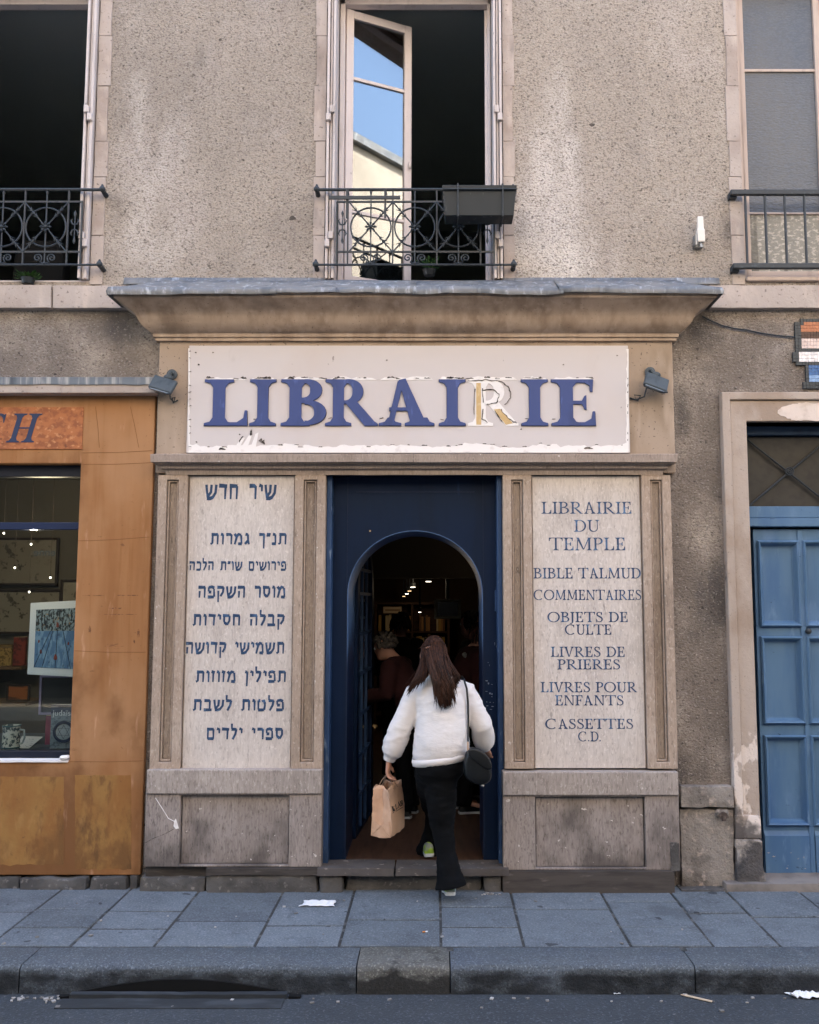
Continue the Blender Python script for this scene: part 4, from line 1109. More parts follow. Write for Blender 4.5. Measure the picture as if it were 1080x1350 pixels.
# dark curled edges of the peeled coat
m = MB(); rng = random.Random(3)
def flake(x, y, l, h, ang=0):
    n = 7; pts = []
    for i in range(n): pts.append((-l/2+l*i/(n-1), h*(.3+.7*rng.random())*(.3 if i in (0,n-1) else 1)))
    for i in range(n): pts.append((l/2-l*i/(n-1), -h*.3*rng.random()))
    c, s = math.cos(ang), math.sin(ang)
    extrude2d(m, [px_poly([(x+u*c-v*s, y-(u*s+v*c)) for u, v in pts], ysb-.003)], ysb-.0042, ysb+.001)
for i in range(len(e_)-1):
    if rng.random() < .22: flake(e_[i][0], e_[i][1]-.3, rng.uniform(3,8), rng.uniform(.6,1.5))
flake(293,592.5,9,2.6); flake(345,583,9,5,-.5); flake(318,579,10,1.6,1.0); flake(331,573,3,8); flake(776,591.5,12,2.6)
for x, y in ((262,481),(281,465),(316,573),(259,583),(510,475),(743,481),(820,587),(814,469),(258,465),(687,566)): flake(x, y, 2.2, 1.6)
for y in range(463,590,9):
    if rng.random() < .6: flake(828, y, rng.uniform(2,4.5), .8, 1.57+rng.uniform(-.3,.3))
    if rng.random() < .6: flake(250.5, y, rng.uniform(2,4), .7, rng.uniform(-.4,.4))
m.build('flaked_edge', M_CHIP, SG)

letters = [('L',270,327),('I',329.8,364),('B',371,430.5),('R',429.5,498),('A',500,572.5),('I',579,613.7),('R',617,683.5),('I',687.3,722.3),('E',727,785)]
lz0, lz1 = Z(561.5,ysb), Z(500.5,ysb)
mfl = MB(); mwh = MB()
for i, (ch, xa_, xb_) in enumerate(letters):
    T_, t_ = (.225,.075)
    ps, wd = latin(ch, T_, t_, .155)
    a, b = X(xa_,531,ysb), X(xb_,531,ysb)
    if ch in 'RAE' or ch == 'B' or ch == 'L':
        xs_ = [q_[0] for p in ps for q_ in p]; mn, mxx = min(xs_), max(xs_); ps = [[(q_[0]-mn,q_[1]) for q_ in p] for p in ps]; wd = mxx-mn
    if i != 6:
        m = MB(); lettered(m, ps, wd, a, b, lz0, lz1, ysb-.012, ysb+.001)
        o = m.build('letter', M_LETTER, SG, bevel=.0012, seg=1); o['label'] = 'blue raised letter %s' % ch
        m = MB(); grow = .0028
        lettered(m, ps, wd, a-grow, b+grow, lz0-grow, lz1+grow*.6, ysb-.003, ysb+.001); m.build('paint_edge', M_LETTEREDGE, o)
    else:
        m = MB(); lettered(m, ps, wd, a, b, lz0, lz1, ysb-.003, ysb+.001)
        o = m.build('letter', M_SIGNWHITE, SG); o['label'] = 'bared letter R that has lost its blue face'
        m = MB(); W_ = X(622,531,ysb)
        extrude2d(m, [px_poly([(628,505),(634,505),(634.5,560),(628,560)], ysb)], ysb-.0042, ysb+.001)
        extrude2d(m, [px_poly([(651,540),(659,539),(676,558),(667,560)], ysb)], ysb-.0042, ysb+.001)
        m.build('gilding', M_GOLD, o)
        m = MB()
        for pts in ([(636,512),(637,536)],[(617,503),(640,501),(662,503),(672,512),(674,524),(664,536)],[(636,514),(650,513),(658,520),(655,531),(638,534)],[(660,540),(672,553),(684,560)],[(637,540),(636,552),(646,559)],[(652,541),(664,560)],[(626,512),(625,556)]):
            pts2 = []
            for k in range(len(pts)-1):
                for j in range(5): pts2.append((pts[k][0]+(pts[k+1][0]-pts[k][0])*j/5+rng.uniform(-.8,.8), pts[k][1]+(pts[k+1][1]-pts[k][1])*j/5+rng.uniform(-.8,.8)))
            for p in stroke(pts2, lambda d, k: rng.uniform(.3,1.5)): extrude2d(m, [px_poly(p, ysb)], ysb-.0055-rng.random()*.0004, ysb+.001)
        m.build('torn_edge', M_CHIP, o)
    # flaking above and at the feet of each letter
    m = mfl
    for k in range(5):
        x = rng.uniform(xa_+2, xb_-4); flake(x, 500-rng.uniform(.6,2.4), rng.uniform(3,11), rng.uniform(.6,2.2), rng.uniform(-.12,.12))
    n_ = 10
    polyw = [(xa_+ (xb_-xa_)*k/n_, 499.4-rng.random()*3.4) for k in range(n_+1)]
    extrude2d(mwh, [px_poly([(xa_+1,501)] + polyw[1:-1] + [(xb_-1,501)], ysb)], ysb-.0026, ysb+.001)
    if rng.random() < .5: flake(xa_+rng.uniform(2,8), 553+rng.uniform(-2,1), rng.uniform(3,6), rng.uniform(.6,1.3), rng.uniform(-.3,.3))
mwh.build('bared_patch', M_SIGNWHITE, SG)
mfl.build('flake', M_CHIP, SG)

# ------------------------------------------------------------------ floodlights
M_FLOOD = mat('flood_grey', '#4a5258', .5, [dict(s=20, d=3, lo=.45, hi=.7, c='#3b4349', a=.8)])
M_LAMPGLASS = mat('lamp_glass', '#7d8890', .15, spec=.7)
def floodlight(label, c, yaw, roll, off, lx, ly):
    t = thing('floodlight', label, 'floodlight', c)
    c = Vector(c); h = c + Vector(off)
    Rm = Matrix.Rotation(roll,3,'Y') @ Matrix.Rotation(yaw,3,'Z') @ Matrix.Rotation(R(-24),3,'X')
    def T_(p): return h + Rm @ Vector(p)
    m = MB()
    m.loft([[T_(q_) for q_ in ((-w_,y,-hh_),(w_,y,-hh_),(w_,y,hh_),(-w_,y,hh_))] for w_, hh_, y in ((.072,.045,-.006),(.078,.050,.0),(.078,.050,.018),(.062,.036,.05))])
    m.build('housing', M_FLOOD, t, bevel=.004)
    m = MB(); m.loft([[T_(q_) for q_ in ((-.066,y,-.0505),(.066,y,-.0505),(.066,y,-.056),(-.066,y,-.056))] for y in (.002,.016)]); m.build('lamp_glass', M_LAMPGLASS, t)
    m = MB(); m.tube([T_((.03,.02,-.05)), T_((.06,.0,-.062)), T_((.082,-.004,-.055))], .006, 6); m.build('clip', M_IRON, t, smooth=True)
    m = MB(); k = T_((.0,.03,.055))
    m.ball(k+Vector((0,.015,.02)), (.032,.028,.024), 12, 8); m.tube([c+Vector((0,.0,.04)), c+Vector((0,-.04,.045)), k+Vector((0,.015,.02)), T_((.02,.03,.02))], [.016,.014,.014,.012], 8)
    m.lathe(c+Vector((0,-.002,.04)), [(.034,.0),(.034,-.012),(.012,-.014)], 'y', 16); m.build('bracket', M_FLOOD, t, smooth=True)
    m = MB(); pts = [k+Vector((0,.03,0)), Vector((h.x+lx*.4, c.y-.03, h.z-.03)), Vector((h.x+lx*.5, c.y-.025, h.z-.08)), Vector((h.x+lx*.9, c.y-.02, h.z-.10)), Vector((h.x+lx*1.0, c.y-.03, h.z-.07)), Vector((h.x+lx*.7, c.y-.03, h.z-.075)), Vector((h.x+lx*.8, c.y-.02, h.z-.105)), Vector((h.x+lx*1.2, c.y-.008, h.z-.085))]
    m.tube(pts, .0055, 6); m.build('cable', M_IRON, t, smooth=True)
floodlight('small grey floodlight beside the L end of the sign, over the ochre shop', P(227,502,YF), R(-4), R(17), (-.03,-.10,-.045), .06, 0)
floodlight('small grey floodlight with looped cable beside the E end of the sign', P(857,499,YF), R(4), R(20), (.02,-.10,-.045), -.13, 0)

# ------------------------------------------------------------------ entrance
da, db = p2[1]+.001, p3[0]-.001
zd0 = Z(1141,.02); zdt = Z(628,.0)
E = SF
m = MB(); lw = .034
m.box(da,da+lw,-.035,.10,zd0,zdt-.0); m.box(db-lw,db,-.035,.10,zd0,zdt); m.build('door_lining', M_NAVYEDGE, E, bevel=.006)
m = MB(); m.box(da-.02,db+.02,-.05,.56,zdt+.002,zdt+.1); m.build('door_head', M_NAVY, E)
yA = .055
pa0, pa1 = X(457.5,850,yA), X(637,850,yA)
zsp = Z(783,yA); rad = (pa1-pa0)/2; xc_ = (pa0+pa1)/2; ztop = Z(699.5,yA); rz = ztop - zsp
poly = [(da+lw,zd0),(pa0,zd0),(pa0,zsp)] + [(xc_-rad*math.cos(R(a)), zsp+rz*math.sin(R(a))) for a in range(6,180,6)] + [(pa1,zsp),(pa1,zd0),(db-lw,zd0),(db-lw,zdt),(da+lw,zdt)]
m = MB()
# built as separate quads so that the arch stays clean
arcp = [(pa0,zsp)] + [(xc_-rad*math.cos(R(a)), zsp+rz*math.sin(R(a))) for a in range(4,180,4)] + [(pa1,zsp)]
yb_ = .56
m.box(da+lw+.0005,pa0,yA,yb_,zd0,zsp); m.box(pa1,db-lw-.0005,yA,yb_,zd0,zsp)
def face(pts):
    n = len(pts); m.add([(x,yA,z) for x, z in pts], [tuple(range(n))]); m.add([(x,yb_,z) for x, z in pts], [tuple(range(n-1,-1,-1))])
face([(da+lw+.0005,zsp),(pa0,zsp),(pa0,zdt),(da+lw+.0005,zdt)]); face([(pa1,zsp),(db-lw-.0005,zsp),(db-lw-.0005,zdt),(pa1,zdt)])
for i in range(len(arcp)-1):
    a_, b_ = arcp[i], arcp[i+1]
    face([a_, b_, (b_[0],zdt), (a_[0],zdt)])
    m.add([(a_[0],yA,a_[1]),(b_[0],yA,b_[1]),(b_[0],yb_,b_[1]),(a_[0],yb_,a_[1])], [(0,1,2,3)])
af = m.build('arched_frame', M_NAVY, E, smooth=True, angle=20)
m = MB()
rp = [(pa0,zd0+.002)] + arcp + [(pa1,zd0+.002)]
def inn(q_): 
    dx_, dz_ = q_[0]-xc_, max(q_[1]-zsp,0); l_ = math.hypot(dx_,dz_) or 1
    return (q_[0]-dx_/l_*.004, q_[1]-(dz_/l_*.004 if q_[1] > zsp else 0))
for i in range(len(rp)-1):
    a_, b_, c_, d_ = rp[i], rp[i+1], inn(rp[i+1]), inn(rp[i])
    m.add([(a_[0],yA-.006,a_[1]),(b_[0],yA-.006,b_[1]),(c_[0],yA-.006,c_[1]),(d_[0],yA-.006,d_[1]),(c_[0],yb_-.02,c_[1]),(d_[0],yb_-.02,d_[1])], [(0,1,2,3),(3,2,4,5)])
m.build('lit_arch_reveal', mat('lit_reveal_blue','#4b6890',.4,[dict(s=9,d=4,lo=.5,hi=.75,c='#3a557c',a=.7),dict(s=4,d=4,lo=.75,hi=1.2,c='#142440',a=1,zk=(zsp,zsp-.5,.8))],spec=.4), af, smooth=True, angle=30)  # bounced light painted in as lighter blue, darker below the spring
m = MB()
for x in (pa0-.006, pa1+.003): m.box(x,x+.003,yA-.003,yA+.001,zd0,zdt)
m.box(pa0+.05,pa1-.05,yA-.002,yA+.001,Z(649,yA),Z(648,yA)); m.build('seam', mat('seam_dark','#12203a',.6), E)
m = MB(); m.tube([P(488,700,yA-.004),P(488,700,yA-.012)], .006, 8); m.build('keyhole', M_GOLD, af)
# stuck and scratched remains on the post
m = MB(); rng = random.Random(11)
for (x, y, w_, h) in ((643,873,1.6,.7),(645,876,.6,2.2),(640,897,3.2,1.2),(643,900,2,2.4),(648,902,1.5,.8),(640,911,3,.8),(645,913,2.5,2.4),(648,914,1.4,2.2),(648,918,1.2,1.2),(641,925,1.6,.8),(645,925.5,2.4,.8),(650,926,1,.7),(641,930,3,1),(648,931,3.5,1),(646,935,3,.7),(652,847,.8,4),(654,851,.7,3)):
    polys = [[(P(x+rng.uniform(-.3,.3),y,yA).x, P(x,y+rng.uniform(-.2,.2),yA).z), (P(x+w_,y,yA).x, P(x,y+rng.uniform(-.2,.4),yA).z), (P(x+w_*.9,y,yA).x, P(x,y+h,yA).z), (P(x+.2,y,yA).x, P(x,y+h*.8,yA).z)]]
    extrude2d(m, polys, yA-.0015, yA+.001)
m.build('sticker_remains', mat('sticker_white','#8f979f',.7,[dict(s=60,d=3,lo=.4,hi=.6,c='#3b4b66',a=.8)]), af)
m = MB(); m.box(X(655,800,yA)-.012,X(655,800,yA)+.006,yA-.012,yA+.001,Z(806,yA),Z(778,yA)); m.build('case', M_NAVYEDGE, af, bevel=.004)
# glazed leaf swung inwards
hx0 = pa0+.004; hy0 = yb_+.004
ux = (X(489.5,850,1.38)-hx0); ud = Vector((ux, .83, 0)); lw_ = ud.length; ud.normalize(); un = Vector((-ud.y, ud.x, 0))
DL = m = MB()
def dpt(u, z, n=0): return Vector((hx0,hy0,0)) + ud*u + un*n + Vector((0,0,z))
def topz(u): # round head of the leaf
    t_ = min(max((u-lw_/2)/(lw_/2), -1), 1); return zsp + rz*math.sqrt(max(0,1-t_*t_))*.99
def dbar(m, u0, u1, z0, z1, th=.02):
    m.add([dpt(u,z,n) for n in (-th,th) for z in (z0,z1) for u in (u0,u1)], [(0,1,3,2),(4,6,7,5),(0,4,5,1),(2,3,7,6),(0,2,6,4),(1,5,7,3)])
st = .085; zl0 = zd0+.01; zg0 = Z(1085,.95)
m = MB()
# solid outline: stiles, round head, kick panel
n_ = 24
for k in range(n_):
    u0, u1 = lw_*k/n_, lw_*(k+1)/n_
    def inner(u):
        v = lw_-2*st; t_ = (u-lw_/2)/(v/2)
        return zsp + (rz-st*.9)*math.sqrt(max(0,1-t_*t_)) if abs(t_) < 1 else zsp
    for (ua, ub) in ((u0,u1),):
        lo_a, lo_b = (zl0 if ua < st-1e-6 or ua > lw_-st+1e-6 else inner(ua)), (zl0 if ub < st-1e-6 or ub > lw_-st+1e-6 else inner(ub))
        if (ua < st) or (ub > lw_-st): lo_a = lo_b = zl0
        vs_ = [dpt(ua,lo_a,-.02),dpt(ub,lo_b,-.02),dpt(ub,topz(ub),-.02),dpt(ua,topz(ua),-.02),dpt(ua,lo_a,.02),dpt(ub,lo_b,.02),dpt(ub,topz(ub),.02),dpt(ua,topz(ua),.02)]
        m.add(vs_, [(0,1,2,3),(7,6,5,4),(0,4,5,1),(2,6,7,3),(1,5,6,2),(0,3,7,4)])
dbar(m, st, lw_-st, zl0, zg0, .0195)
dl = m.build('door_leaf', M_NAVY, E)
m = MB()
for y in (752,783,834,885,938,990,1040): dbar(m, st-.02, lw_-st+.02, Z(y,.95)-.011, Z(y,.95)+.011, .015)
for f in (1/3, 2/3): 
    u = st+(lw_-2*st)*f; dbar(m, u-.010, u+.010, zg0, topz(u)-.05, .014)
m.build('glazing_bar', M_NAVYEDGE, dl)
m = MB(); dbar(m, st-.01, lw_-st+.01, zg0, zsp+rz*.55, .003); m.build('pane', M_GLASS, dl)
m = MB(); c = dpt(lw_-.04, Z(955,1.3), -.03); m.tube([dpt(lw_-.04,Z(958,1.3),-.02), dpt(lw_-.04,Z(958,1.3),-.05), dpt(lw_-.13,Z(958,1.3),-.05)], .008, 8); m.build('handle', M_GOLD, dl, smooth=True)
# threshold and step
a, b = X(421,1150,-.14), X(664,1150,-.14)
zth = Z(1144.5,-.14); thy = G(575,1133,Z(1144.5,-.14)).y
m = MB(); m.rough(da-.02, X(520,1150,-.14), -.15, thy, zth-.045, zth, .003, .03, 2); m.rough(X(520,1150,-.14)+.004, db+.02, -.148, thy, zth-.045, zth-.002, .003, .03, 6)
m.build('threshold', mat('threshold_stone','#575250',.85,[dict(s=8,d=5,lo=.4,hi=.7,c='#4b4541',a=.8),dict(s=(20,20,40),d=4,lo=.6,hi=.72,c='#a2978e',a=.7)],[(50,.4,.005,4)]), E, smooth=True)
m = MB(); m.rough(a, X(452,1158,-.12), -.13, .0, -.03, zth-.047, .008, .02, 1); m.rough(X(454,1158,-.12), X(636,1158,-.10), -.085, .0, -.03, zth-.047, .012, .02, 3); m.rough(X(637,1158,-.12), X(662,1158,-.12), -.125, .0, -.03, zth-.047, .008, .02, 7)
m.build('step_stone', M_BASESTONE, E, smooth=True)

# ------------------------------------------------------------------ ochre shop
OS = thing('ochre_shopfront', 'ochre rendered shopfront with a marbled name panel and dark display window', 'shopfront', (ox1, 0, 0))
yo = -.035
ow1 = X(99,800,yo); ow0 = ow1-2.1
zo1, zo0 = Z(611,yo), Z(1003,yo)
otop = Z(508,yo)
m = MB(); m.holed(ox0, ox1, Z(1154,yo), otop, [(ow0,ow1,zo0,zo1)], yo, .10); m.build('rendered_wall', M_ORANGE, OS, bevel=.006)
for a, b, ya, yb, d in ((-40,84,1024,1140,.0012),(99,173,1022,1146,.0014)):
    m = MB(); pts = []
    n = 14
    for i in range(n+1): pts.append((a+(b-a)*i/n, ya+1.5*mnoise.noise(Vector((i*.9,a,0)))))
    for i in range(n+1): pts.append((b+1.2*mnoise.noise(Vector((i*.9,b,3))), ya+(yb-ya)*i/n))
    for i in range(n+1): pts.append((b-(b-a)*i/n, yb+4*mnoise.noise(Vector((i*.7,a,7)))))
    for i in range(n+1): pts.append((a+1.2*mnoise.noise(Vector((i*.8,b,9))), yb-(yb-ya)*i/n))
    extrude2d(m, [px_poly(pts, yo)], yo-d, yo+.001); m.build('repainted_patch', M_ORANGEPATCH, OS)
m = MB(); m.box(X(-330,560,yo), X(109.5,565,yo), yo-.006, yo+.001, Z(592.5,yo), Z(537,yo)); mp_ = m.build('name_panel', M_MARBLE, OS, bevel=.002)
m = MB(); rg = random.Random(4)
for (xa_, xb_, y, h_) in ((109,137,785,1.0),(155,182,785,1.3),(144,160,802,2.2),(128,180,810,.8),(138,163,852,1.2),(117,120,830,9),(181,184,835,10),(150,156,855,1.0),(176,178,846,5)):
    n_ = 10; up_, lo_ = [], []
    for k in range(n_+1):
        x = xa_+(xb_-xa_)*k/n_; up_.append((x, y-h_*rg.uniform(.1,.6))); lo_.append((x, y+h_*rg.uniform(.1,.6)))
    extrude2d(m, [px_poly(up_+lo_[::-1], yo)], yo-.0012, yo+.001)
m.build('scuff', mat('scuff_brown','#6b4a33',.9,[dict(s=(60,60,60),d=3,lo=.42,hi=.6,c='#9c6c48',a=.9)]), OS)
m = MB()
for (pa_, pb_) in (((109,612),(199,610)),((109,597),(201,594)),((103,713),(197,708)),((97,858),(192,860)),((92,1004),(190,1003)),((126,536),(131,590)),((172,536),(183,590))):
    m.tube([P(pa_[0],pa_[1],yo), P((pa_[0]+pb_[0])/2+.6,(pa_[1]+pb_[1])/2+1.0,yo), P(pb_[0],pb_[1],yo)], .0016, 4)
m.build('hairline', mat('hairline_brown','#7d5433',.9), OS)
m = MB(); ps, wd = latin('C', .17, .055, .14); lettered(m, ps, wd, X(-29,565,yo), X(3,565,yo), Z(583.5,yo), Z(545.5,yo), yo-.0085, yo-.005, shear=.26)
ps, wd = latin('H', .17, .05, .14); lettered(m, ps, wd, X(9,565,yo), X(46,565,yo), Z(583.5,yo), Z(545.5,yo), yo-.0085, yo-.005, shear=.26)
m.build('lettering', M_LETTERNAVY, mp_)
m = MB(); za, zb2 = Z(518,-.12), Z(497,-.12); m.box(X(-330,510,-.12), X(206,510,-.12), -.12, .02, za, za+(zb2-za)*.70); m.build('ledge', M_STONE, OS, bevel=.004)
m = MB(); n = 40; rings = []
for i in range(n+1):
    x = X(-330,500,-.13)+(X(206,500,-.13)-X(-330,500,-.13))*i/n; w_ = .003*mnoise.noise(Vector((x*7,0,2)))
    rings.append([(x,-.128+w_,za+(zb2-za)*.52+3*w_),(x,-.130+w_,zb2-.004),(x,-.11,zb2+.002),(x,.004,zb2+.01),(x,.004,za+(zb2-za)*.72),(x,-.1195,za+(zb2-za)*.72)])
m.loft(rings); m.build('zinc_capping', mat('ledge_zinc','#6d737a',.6,[dict(s=(26,26,2),d=4,lo=.48,hi=.68,c='#b0ada9',a=.85),dict(s=(12,12,2),d=4,lo=.55,hi=.75,c='#3f464e',a=.7)]), OS, smooth=True, angle=30)
m = MB(); xk = X(-330,1160,-.06); k = 0
while xk < ox1-.05:
    nx = min(xk+.34+.13*math.sin(k*3), ox1-.01); m2 = MB(); m2.rough(xk,nx-.006,-.065+.012*math.sin(k*2),.02,-.03,Z(1155,-.05)-.004+.008*math.sin(k),.010,.025,k); m2.build('base_stone', M_BASESTONE, OS, smooth=True); xk = nx; k += 1
# display window
yw = .07
m = MB(); zt1, zt0 = Z(689,yw), Z(698.5,yw)
m.box(ow0,ow1-.0005,yw-.02,yw+.03,zt0,zt1); m.box(ow0,ow0+.04,yw-.025,yw+.035,zo0+.056,zo1-.076)
wf = m.build('window_frame', mat('window_navy','#152444',.45,[dict(s=(8,8,20),d=4,lo=.5,hi=.7,c='#1b2947',a=.8)]), OS, bevel=.004)
m = MB(); m.box(ow0,ow1-.0005,yw-.03,yw+.04,zo1-.075,zo1-.0005); m.build('head_bar', mat('head_navy','#0c1324',.5), wf, bevel=.004)
m = MB(); m.box(ow0,ow1-.0005,yw-.03,yw+.04,zo0+.005,zo0+.048); m.build('foot_bar', bpy.data.materials['head_navy'], wf, bevel=.004)
m = MB(); m.box(ow0+.02,ow1-.001,yw,yw+.006,zo0+.05,zt0+.004); m.build('pane', M_SHOPGLASS, wf)
m = MB(); m.box(ow0+.02,ow1-.001,yw,yw+.006,zt1-.004,zo1-.07); m.build('pane', M_SHOPGLASS, wf)
m = MB(); m.rough(ow0,ow1-.0008,yo-.012,yw-.031,zo0-.008,zo0+.004,.002,.02,4); m.rough(ow1-.055,ow1+.0,yo-.03,yo+.02,zo0+.0045,zo0+.03,.006,.01,9); m.build('sill', M_SIGNWHITE, wf, smooth=True)

# ------------------------------------------------------------------ stone doorway and blue door
DS = thing('stone_doorway', 'worn stone door surround with flaking paint around the blue door', 'doorway', (dx0, 0, 0))
o0, o1 = X(960,800,-.05), dx1+(dx0-X(960,800,-.05))
ztopo = Z(517,-.05)
i_ = (dx0-o0)*.33
m = MB(); m.holed(o0,o1,.0,ztopo,[(o0+i_,o1-i_,-.1,Z(527,-.05))],-.06,.02); m.build('outer_band', M_JAMB, DS, bevel=.006)
m = MB(); m.holed(o0+i_+.0005,o1-i_-.0005,.0,Z(528,-.04),[(dx0,dx1,-.1,dz1)],-.042,.30); m.build('inner_band', M_JAMB, DS, bevel=.006)
m = MB(); m.rough(o0-.004, dx0+.004, -.075, .06, -.02, .30, .010, .022, 3); m.build('foot_stone', mat('foot_stone','#8b857f',.95,[dict(s=(6,6,6),d=5,lo=.45,hi=.62,c='#cdbfb3',a=.8,zk=(.12,.32,.12)),dict(s=6,d=5,lo=.46,hi=.66,c='#37373a',a=.9,zk=(.3,.0,.14))],[(40,.9,.012,5)]), DS, smooth=True)
m = MB(); m.rough(o0-.002, dx0+.003, -.066, .06, .302, .44, .007, .022, 8); m.build('foot_stone', M_JAMB, DS, smooth=True)
m = MB()
for pts in ([(1024,545),(1030,537),(1045,533),(1062,531),(1084,532),(1100,536),(1100,555),(1060,554.5),(1044,554),(1036,550)],):
    dense = []
    for k in range(len(pts)):
        a_, b_ = pts[k], pts[(k+1) % len(pts)]
        for q_ in range(6): dense.append((a_[0]+(b_[0]-a_[0])*q_/6, a_[1]+(b_[1]-a_[1])*q_/6))
    pts = [(x+2.2*mnoise.noise(Vector((x*.3,y*.3,1))), y+1.6*mnoise.noise(Vector((x*.3,y*.3,6)))) for x, y in dense]
    yy = -.042 if pts[0][1] < 700 else -.067
    extrude2d(m, [px_poly(pts, yy)], yy-.0025, yy+.001)
m.build('bare_plaster', mat('bare_plaster','#d9cabf',.9,[dict(s=12,d=5,lo=.45,hi=.7,c='#bfaea1',a=.8)],[(30,.4,.005,4)]), DS)
m = MB(); m.rough(dx0-.25, dx1+.3, -.12, .2, -.02, Z(1157,.0)-.004, .004, .04, 2); m.build('door_step', mat('step_pale','#857d77',.9,[dict(s=6,d=5,lo=.4,hi=.7,c='#5f5a57',a=.8)],[(40,.4,.006,4)]), DS, smooth=True)

yd = .13
D_ = thing('double_door', 'blue panelled double door with flaking foot and a dusty fanlight', 'door', ((dx0+dx1)/2, yd, Z(1156,yd)))
zd_0, zd_1 = Z(1156,yd), Z(697,yd)
m = MB(); m.box(dx0+.001,dx0+.03,yd-.02,yd+.08,zd_0,dz1-.002); m.box(dx1-.03,dx1-.001,yd-.02,yd+.08,zd_0,dz1-.002); m.box(dx0+.031,dx1-.031,yd-.02,yd+.08,Z(574,yd),dz1-.003); m.build('door_frame', M_DOORDARK, D_, bevel=.004)
m = MB(); m.box(dx0+.031,dx1-.031,yd-.045,yd+.05,Z(695,yd),Z(684,yd)); m.box(dx0+.031,dx1-.031,yd-.025,yd+.05,Z(683.5,yd),Z(668,yd)); m.build('transom', M_DOORBLUE, D_, bevel=.006)
fz0, fz1 = Z(667,yd), Z(575,yd)
m = MB(); m.box(dx0+.031,dx1-.031,yd+.03,yd+.04,fz0,fz1); fl = m.build('fanlight', M_FANGLASS, D_)
m = MB(); m.box(dx0+.031,dx0+.055,yd-.01,yd+.05,fz0+.001,fz1-.001); m.build('fanlight_bead', M_DOORBLUE, fl, bevel=.003)
cx_, cz_ = X(1041,622,yd), Z(621.5,yd)
xr_ = cx_+(cx_-dx0-.045)
m = MB()
for a, b in (((dx0+.04,fz1-.005),(xr_,fz0-.015)),((dx0+.04,fz0-.015),(xr_,fz1-.005))): m.tube([(a[0],yd+.005,a[1]),(b[0],yd+.005,b[1])], .007, 6)
for rr in (.026,.014): m.tube([(cx_+rr*math.cos(R(k*15)),yd-.004,cz_+rr*math.sin(R(k*15))) for k in range(24)], .005, 6, closed=True)
m.ball((cx_,yd-.004,cz_), .008, 8, 6); m.build('grille', M_IRON, fl, smooth=True)
xmid = (dx0+dx1)/2
def leaf(sg):
    def fx(px, py): 
        x = X(px,py,yd); return x if sg > 0 else 2*xmid-x
    e0, e1 = sorted((fx(999,900)+(.004 if sg > 0 else -.004), xmid-.004*sg))
    hl = []
    cols = (X(1007,900,yd)-.01, X(1058,900,yd)+.002)
    pan = [(714,825),(840,953),(970,1087)]
    for ya, yb in pan:
        a, b = cols; a, b = (a, b) if sg > 0 else (2*xmid-b, 2*xmid-a)
        hl.append((a,b,Z(yb,yd),Z(ya,yd)))
    m = MB(); m.holed(e0,e1,zd_0+.012,zd_1-.004,hl,yd,yd+.045); o = m.build('door_leaf', M_DOORBLUE, D_, bevel=.003)
    for a, b, z0, z1 in hl:
        m = MB()
        rings = [[(a-i+0,y,z0-i),(b+i,y,z0-i),(b+i,y,z1+i),(a-i,y,z1+i)] for i, y in ((.004,yd+.0),(.006,yd-.018),(-.003,yd-.030),(-.012,yd-.024),(-.022,yd+.002),(-.030,yd+.012),(-.034,yd+.012),(-.036,yd+.020))]
        m.loft(rings, cap=False); mo = m.build('panel_moulding', M_DOORBLUE, o, smooth=True, angle=30)
        m = MB(); m.box(a+.030,b-.030,yd+.017,yd+.04,z0+.030,z1-.030); m.build('panel', M_DOORBLUE, o)
    a, b = sorted((fx(1008,1130)+.001, xmid-.02*sg))
    m = MB(); m.box(a,b,yd-.018,yd-.0005,zd_0+.015,Z(1101,yd)); m.loft([[(a,yd-.018,Z(1101,yd)),(b,yd-.018,Z(1101,yd)),(b,yd-.0005,Z(1101,yd)),(a,yd-.0005,Z(1101,yd))],[(a,yd-.002,Z(1095,yd)),(b,yd-.002,Z(1095,yd)),(b,yd-.0005,Z(1095,yd)),(a,yd-.0005,Z(1095,yd))]])
    m.build('kick_board', M_DOORBLUE, o, bevel=.003)
leaf(1); leaf(-1)
m = MB(); m.box(xmid-.018,xmid+.018,yd-.012,yd+.0,zd_0+.012,zd_1-.006); m.build('meeting_stile', M_DOORBLUE, D_, bevel=.006)
m = MB(); m.ball((xmid+.02,yd-.035,Z(832,yd)), .02, 12, 8); m.tube([(xmid+.02,yd-.02,Z(832,yd)),(xmid+.02,yd+.005,Z(832,yd))], .01, 8); m.build('knob', M_IRON, D_, smooth=True)
m = MB(); m.box(dx0-.2,dx1+.2,.34,.36,-.1,dz1+.1); m.build('lobby_wall', M_DARKROOM, B)

# rough stone blocks at the foot of the wall between the two fronts
WB = thing('rough_stone_footing', 'rough stone block base of the wall between bookshop front and blue door', 'wall base', (X(930,1165), 0, 0))
a, b = X(896,1050,-.05), o0-.003
m = MB(); m.rough(a,b,-.075,.02,Z(1065,-.07),Z(1037,-.07),.008,.022,3); m.build('band_stone', M_ROUGHSTONE, WB, smooth=True)
m = MB(); m.rough(a,b,-.045,.02,.0,Z(1066,-.045),.008,.022,9); m.build('lower_stone', M_ROUGHSTONE, WB, smooth=True)
m = MB(); m.rough(a-.03,b+.02,-.12,.02,-.03,.012,.008,.03,11); m.build('footing', M_BASESTONE, WB, smooth=True)
c = P(952,1074,-.05)
m = MB(); m.tube([c+Vector((0,.03,.0)), c+Vector((0,-.04,0))], .024, 10); m.tube([c+Vector((0,-.035,0)), c+Vector((.0,-.04,-.03))], [.018,.014], 8)
t = thing('water_tap', 'small rusty tap stub sticking out of the rough stone base', 'tap', c); m.build('spout', mat('rusty_iron','#4a3f39',.8,[dict(s=30,d=4,lo=.4,hi=.7,c='#6f625a',a=.8)]), t, smooth=True)
